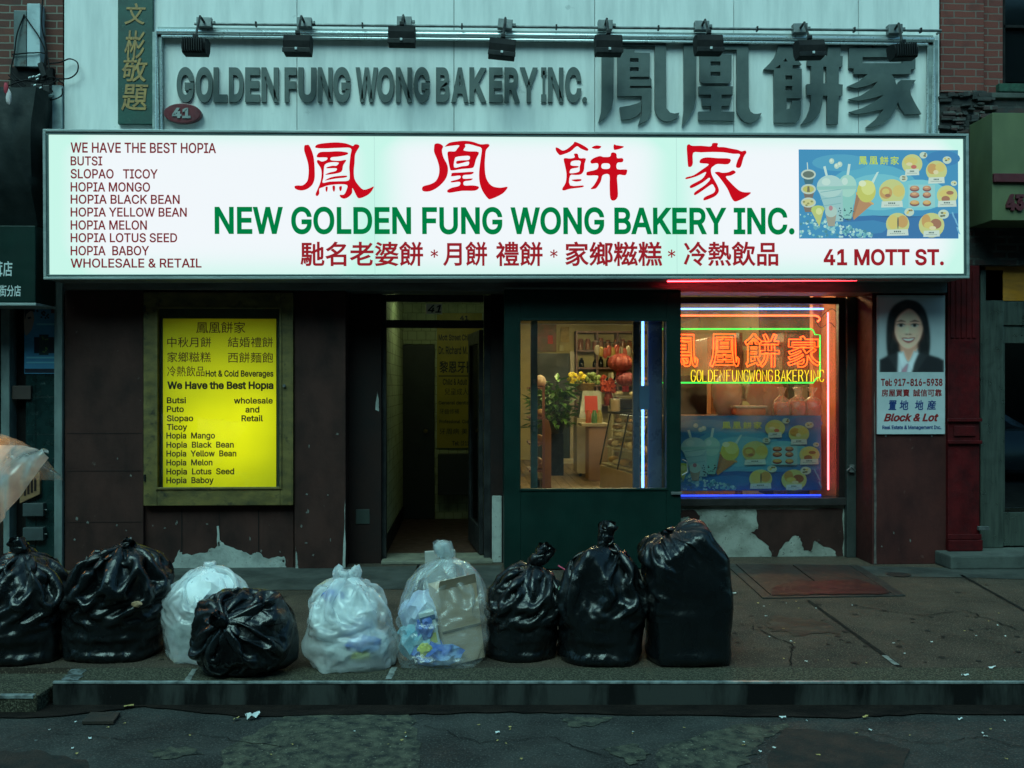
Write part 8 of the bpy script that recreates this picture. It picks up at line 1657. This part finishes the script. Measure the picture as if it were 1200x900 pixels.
lp = thing('stall_lamp', 'warm bulb glowing under the plastic sheet of the street stall', 'lamp', K(-20, 536, 6.40)); c = K(-20, 536, 6.40); m = MB(); m.lathe(c, [(0, -.05), (.03, -.04), (.045, 0), (.03, .04), (.018, .07), (.018, .1), (0, .1)], 14); m.build('bulb', E('warm_bulb', (1, .42, .10), 70), lp, smooth=60); m = MB(); m.tube([c + Vector((0, 0, .1)), c + Vector((-.1, 0, .16)), c + Vector((-.25, .1, .12))], .005, n=5); m.build('cord', M['black'], lp); m = MB(); m.obox(c + FW * .12, RT * .12, FW * .003, (0, 0, .12)); m.build('glare_plate', M['blackmat'], lp)  # unseen plate added behind the bulb to block its glare
# ------------------------------------------------------------------ litter
lw = P('litter_paper', (.62, .68, .66), .7); ly = P('litter_tan', (.40, .30, .10), .7)
def scrap(px, py, z, sx, sy, an, mat, label, cat='litter', name='paper_scrap', group=None, lift=.012):
    c = G(px, py, z); m = MB(); u = Vector((math.cos(an), math.sin(an), 0)); w_ = Vector((-u.y, u.x, 0)); rn = random.Random(px); n = 4
    vs = []
    for i in range(n):
        for j in range(n): p = c + u * sx * (i / (n - 1) - .5) + w_ * sy * (j / (n - 1) - .5); vs.append(p + Vector((0, 0, .003 + lift * rn.random())))
    m.add(vs, [(i * n + j, (i + 1) * n + j, (i + 1) * n + j + 1, i * n + j + 1) for i in range(n - 1) for j in range(n - 1)]); tag(m.build(name, mat, None, smooth=60), label, cat, group); return
zr = ROADZ + .008
scrap(296, 842, zr, .07, .04, .5, lw, 'crumpled white paper scrap in the gutter at left', lift=.035); scrap(277, 843, zr, .03, .02, 1.2, ly, 'yellow leaf sized scrap beside the white paper in the gutter'); scrap(151, 829, zr, .03, .05, 1.9, ly, 'tan scrap below the corner of the low kerb stone')
scrap(583, 860, ROADZ + .002, .02, .02, .3, lw, 'tiny white scrap on the asphalt below the clear bag'); scrap(1125, 844, ROADZ + .002, .03, .015, .4, lw, 'white scrap on the asphalt at the far right'); scrap(917, 842, zr, .035, .012, .1, lw, 'thin white scrap in the gutter below the tall black bag'); scrap(1014, 841, zr, .03, .02, .8, ly, 'tan scrap in the gutter below the kerb stain')
scrap(860, 696, .003, .04, .02, .2, lw, 'white scrap on the sidewalk left of the cellar hatch'); scrap(1163, 783, .004, .05, .02, .1, lw, 'white scrap on the sidewalk joint at far right'); scrap(1131, 792, .004, .04, .015, .2, lw, 'white scrap on the kerb strip at right')
rn = random.Random(21)
for k in range(26):
    px, py = rn.uniform(880, 1190), rn.uniform(700, 778); scrap(px, py, .003, rn.uniform(.008, .02), rn.uniform(.006, .014), rn.uniform(0, 3), rn.choice([lw, ly]), 'tiny pale speck of litter on the right part of the sidewalk', name='litter_speck', group='specks on the sidewalk', lift=.004)
for k in range(40):
    px, py = rn.uniform(20, 1190), rn.uniform(845, 893); scrap(px, py, ROADZ + .003, rn.uniform(.006, .02), rn.uniform(.006, .014), rn.uniform(0, 3), rn.choice([lw, ly, ly]), 'tiny speck of grit on the street asphalt', cat='grit', name='grit_speck', group='specks on the street', lift=.006)
tr = thing('drain_plate', 'thin rusted metal plate lying on the street by the low kerb', 'metal plate', (*gp(116, 844, ROADZ), ROADZ)); m = MB(); q = [gp(96, 850, ROADZ), gp(133, 850, ROADZ), gp(141, 839, ROADZ), gp(106, 839, ROADZ)]; z = ROADZ
m.add([(x, y, z + .005) for x, y in q] + [(x, y, z + .022) for x, y in q], [(3, 2, 1, 0), (4, 5, 6, 7), (0, 1, 5, 4), (1, 2, 6, 5), (2, 3, 7, 6), (3, 0, 4, 7)]); m.build('plate', P('rusty_plate', (.022, .018, .014), .7, col2=(.035, .022, .015), ns=14, bump=.4, bs=50), tr, bevel=.002)
# ------------------------------------------------------------------ what stands across the street and shows in the glass
tag(MB().box(-40, 40, -14.2, -11.2, -.3, 0).build('sidewalk', concrete, org=(0, -12, 0)), kind='structure')
op = thing('tenement_building', 'dark brick tenement across the street that only shows as reflections', 'building', (0, -14.3, 0)); m = MB()
m.box(-30, 30, -20, -14.3, 0, 10.5); m.build('brick_wall', M['brickO'], op)
m = MB(); m.box(-30.2, 30.2, -14.7, -14.0, 10.51, 10.9); m.build('cornice', M['stone'], op, bevel=.05)
for fl_i in range(3):
    for k in range(12):
        x = -26 + k * 4.6; z = 4.0 + fl_i * 2.4; m = MB(); m.box(x - .5, x + .5, -14.30 + .002, -14.27, z, z + 1.5); wd = m.build('window', M['voidglass'], op)
        m = MB(); m.box(x - .62, x + .62, -14.299, -14.20, z - .12, z - .002); m.build('window_sill', M['stone'], wd)
m = MB(); m.box(-29, 29, -14.299, -14.24, .4, 2.9); m.build('shop_window', M['voidglass'], op)
car = thing('parked_car', 'silver grey car parked across the street, mirrored in the glass door', 'car', (9.3, -9.6, ROADZ)); cp = P('silver_paint', (.22, .25, .27), .25, metal=.6, rv=.03)
def carloft(sec, name, mat, bev=.03):
    n = len(sec[0]); m = MB(); vs = [p for s in sec for p in s]; m.add(vs, [(i * n + j, i * n + (j + 1) % n, (i + 1) * n + (j + 1) % n, (i + 1) * n + j) for i in range(len(sec) - 1) for j in range(n)] + [tuple(range(n - 1, -1, -1)), tuple((len(sec) - 1) * n + j for j in range(n))]); return m.build(name, mat, car, bevel=bev, smooth=35, local=True)
def cs(x, w_, z0, z1): return [(x, -w_, z0), (x, w_, z0), (x, w_ * 1.03, (z0 + z1) / 2), (x, w_ * .9, z1), (x, -w_ * .9, z1), (x, -w_ * 1.03, (z0 + z1) / 2)]
carloft([cs(-2.25, .72, .38, .72), cs(-2.1, .84, .25, .86), cs(-1.3, .88, .2, .93), cs(0, .9, .2, .95), cs(1.2, .88, .2, .93), cs(2.0, .82, .24, .80), cs(2.25, .66, .38, .66)], 'body', cp)
carloft([cs(-1.75, .70, .90, .94), cs(-1.0, .74, .90, 1.38), cs(-.2, .74, .90, 1.46), cs(.45, .74, .90, 1.40), cs(1.25, .70, .90, .95)], 'cabin', cp)
for s in (-1, 1):
    m = MB(); m.add([(-1.25, s * .765, 1.0), (-.15, s * .79, 1.0), (-.15, s * .715, 1.36), (-.85, s * .715, 1.34)], [(0, 1, 2, 3)]); m.add([(-.08, s * .79, 1.0), (.85, s * .775, 1.0), (.4, s * .715, 1.34), (-.08, s * .715, 1.36)], [(0, 1, 2, 3)]); m.build('side_window', M['voidglass'], car, local=True)
    for x in (-1.38, 1.38): m = MB(); m.cyl((x, s * .72, .32), (x, s * .93, .32), .32, n=24); wh_ = m.build('wheel', M['blackmat'], car, bevel=.02, smooth=40, local=True); m = MB(); m.cyl((x, s * .925, .32), (x, s * .94, .32), .19, n=16); m.build('rim', M['galv'], wh_, local=True)
    m = MB(); m.obox((2.14, s * .55, .62), (.06, 0, 0), (0, .14, 0), (0, 0, .06)); m.build('headlight', P('car_headlight', (.5, .52, .5), .1), car, bevel=.02, local=True); m = MB(); m.obox((-2.14, s * .58, .72), (.05, 0, 0), (0, .12, 0), (0, 0, .07)); m.build('tail_light', P('car_tail_light', (.2, .01, .01), .2), car, bevel=.02, local=True)
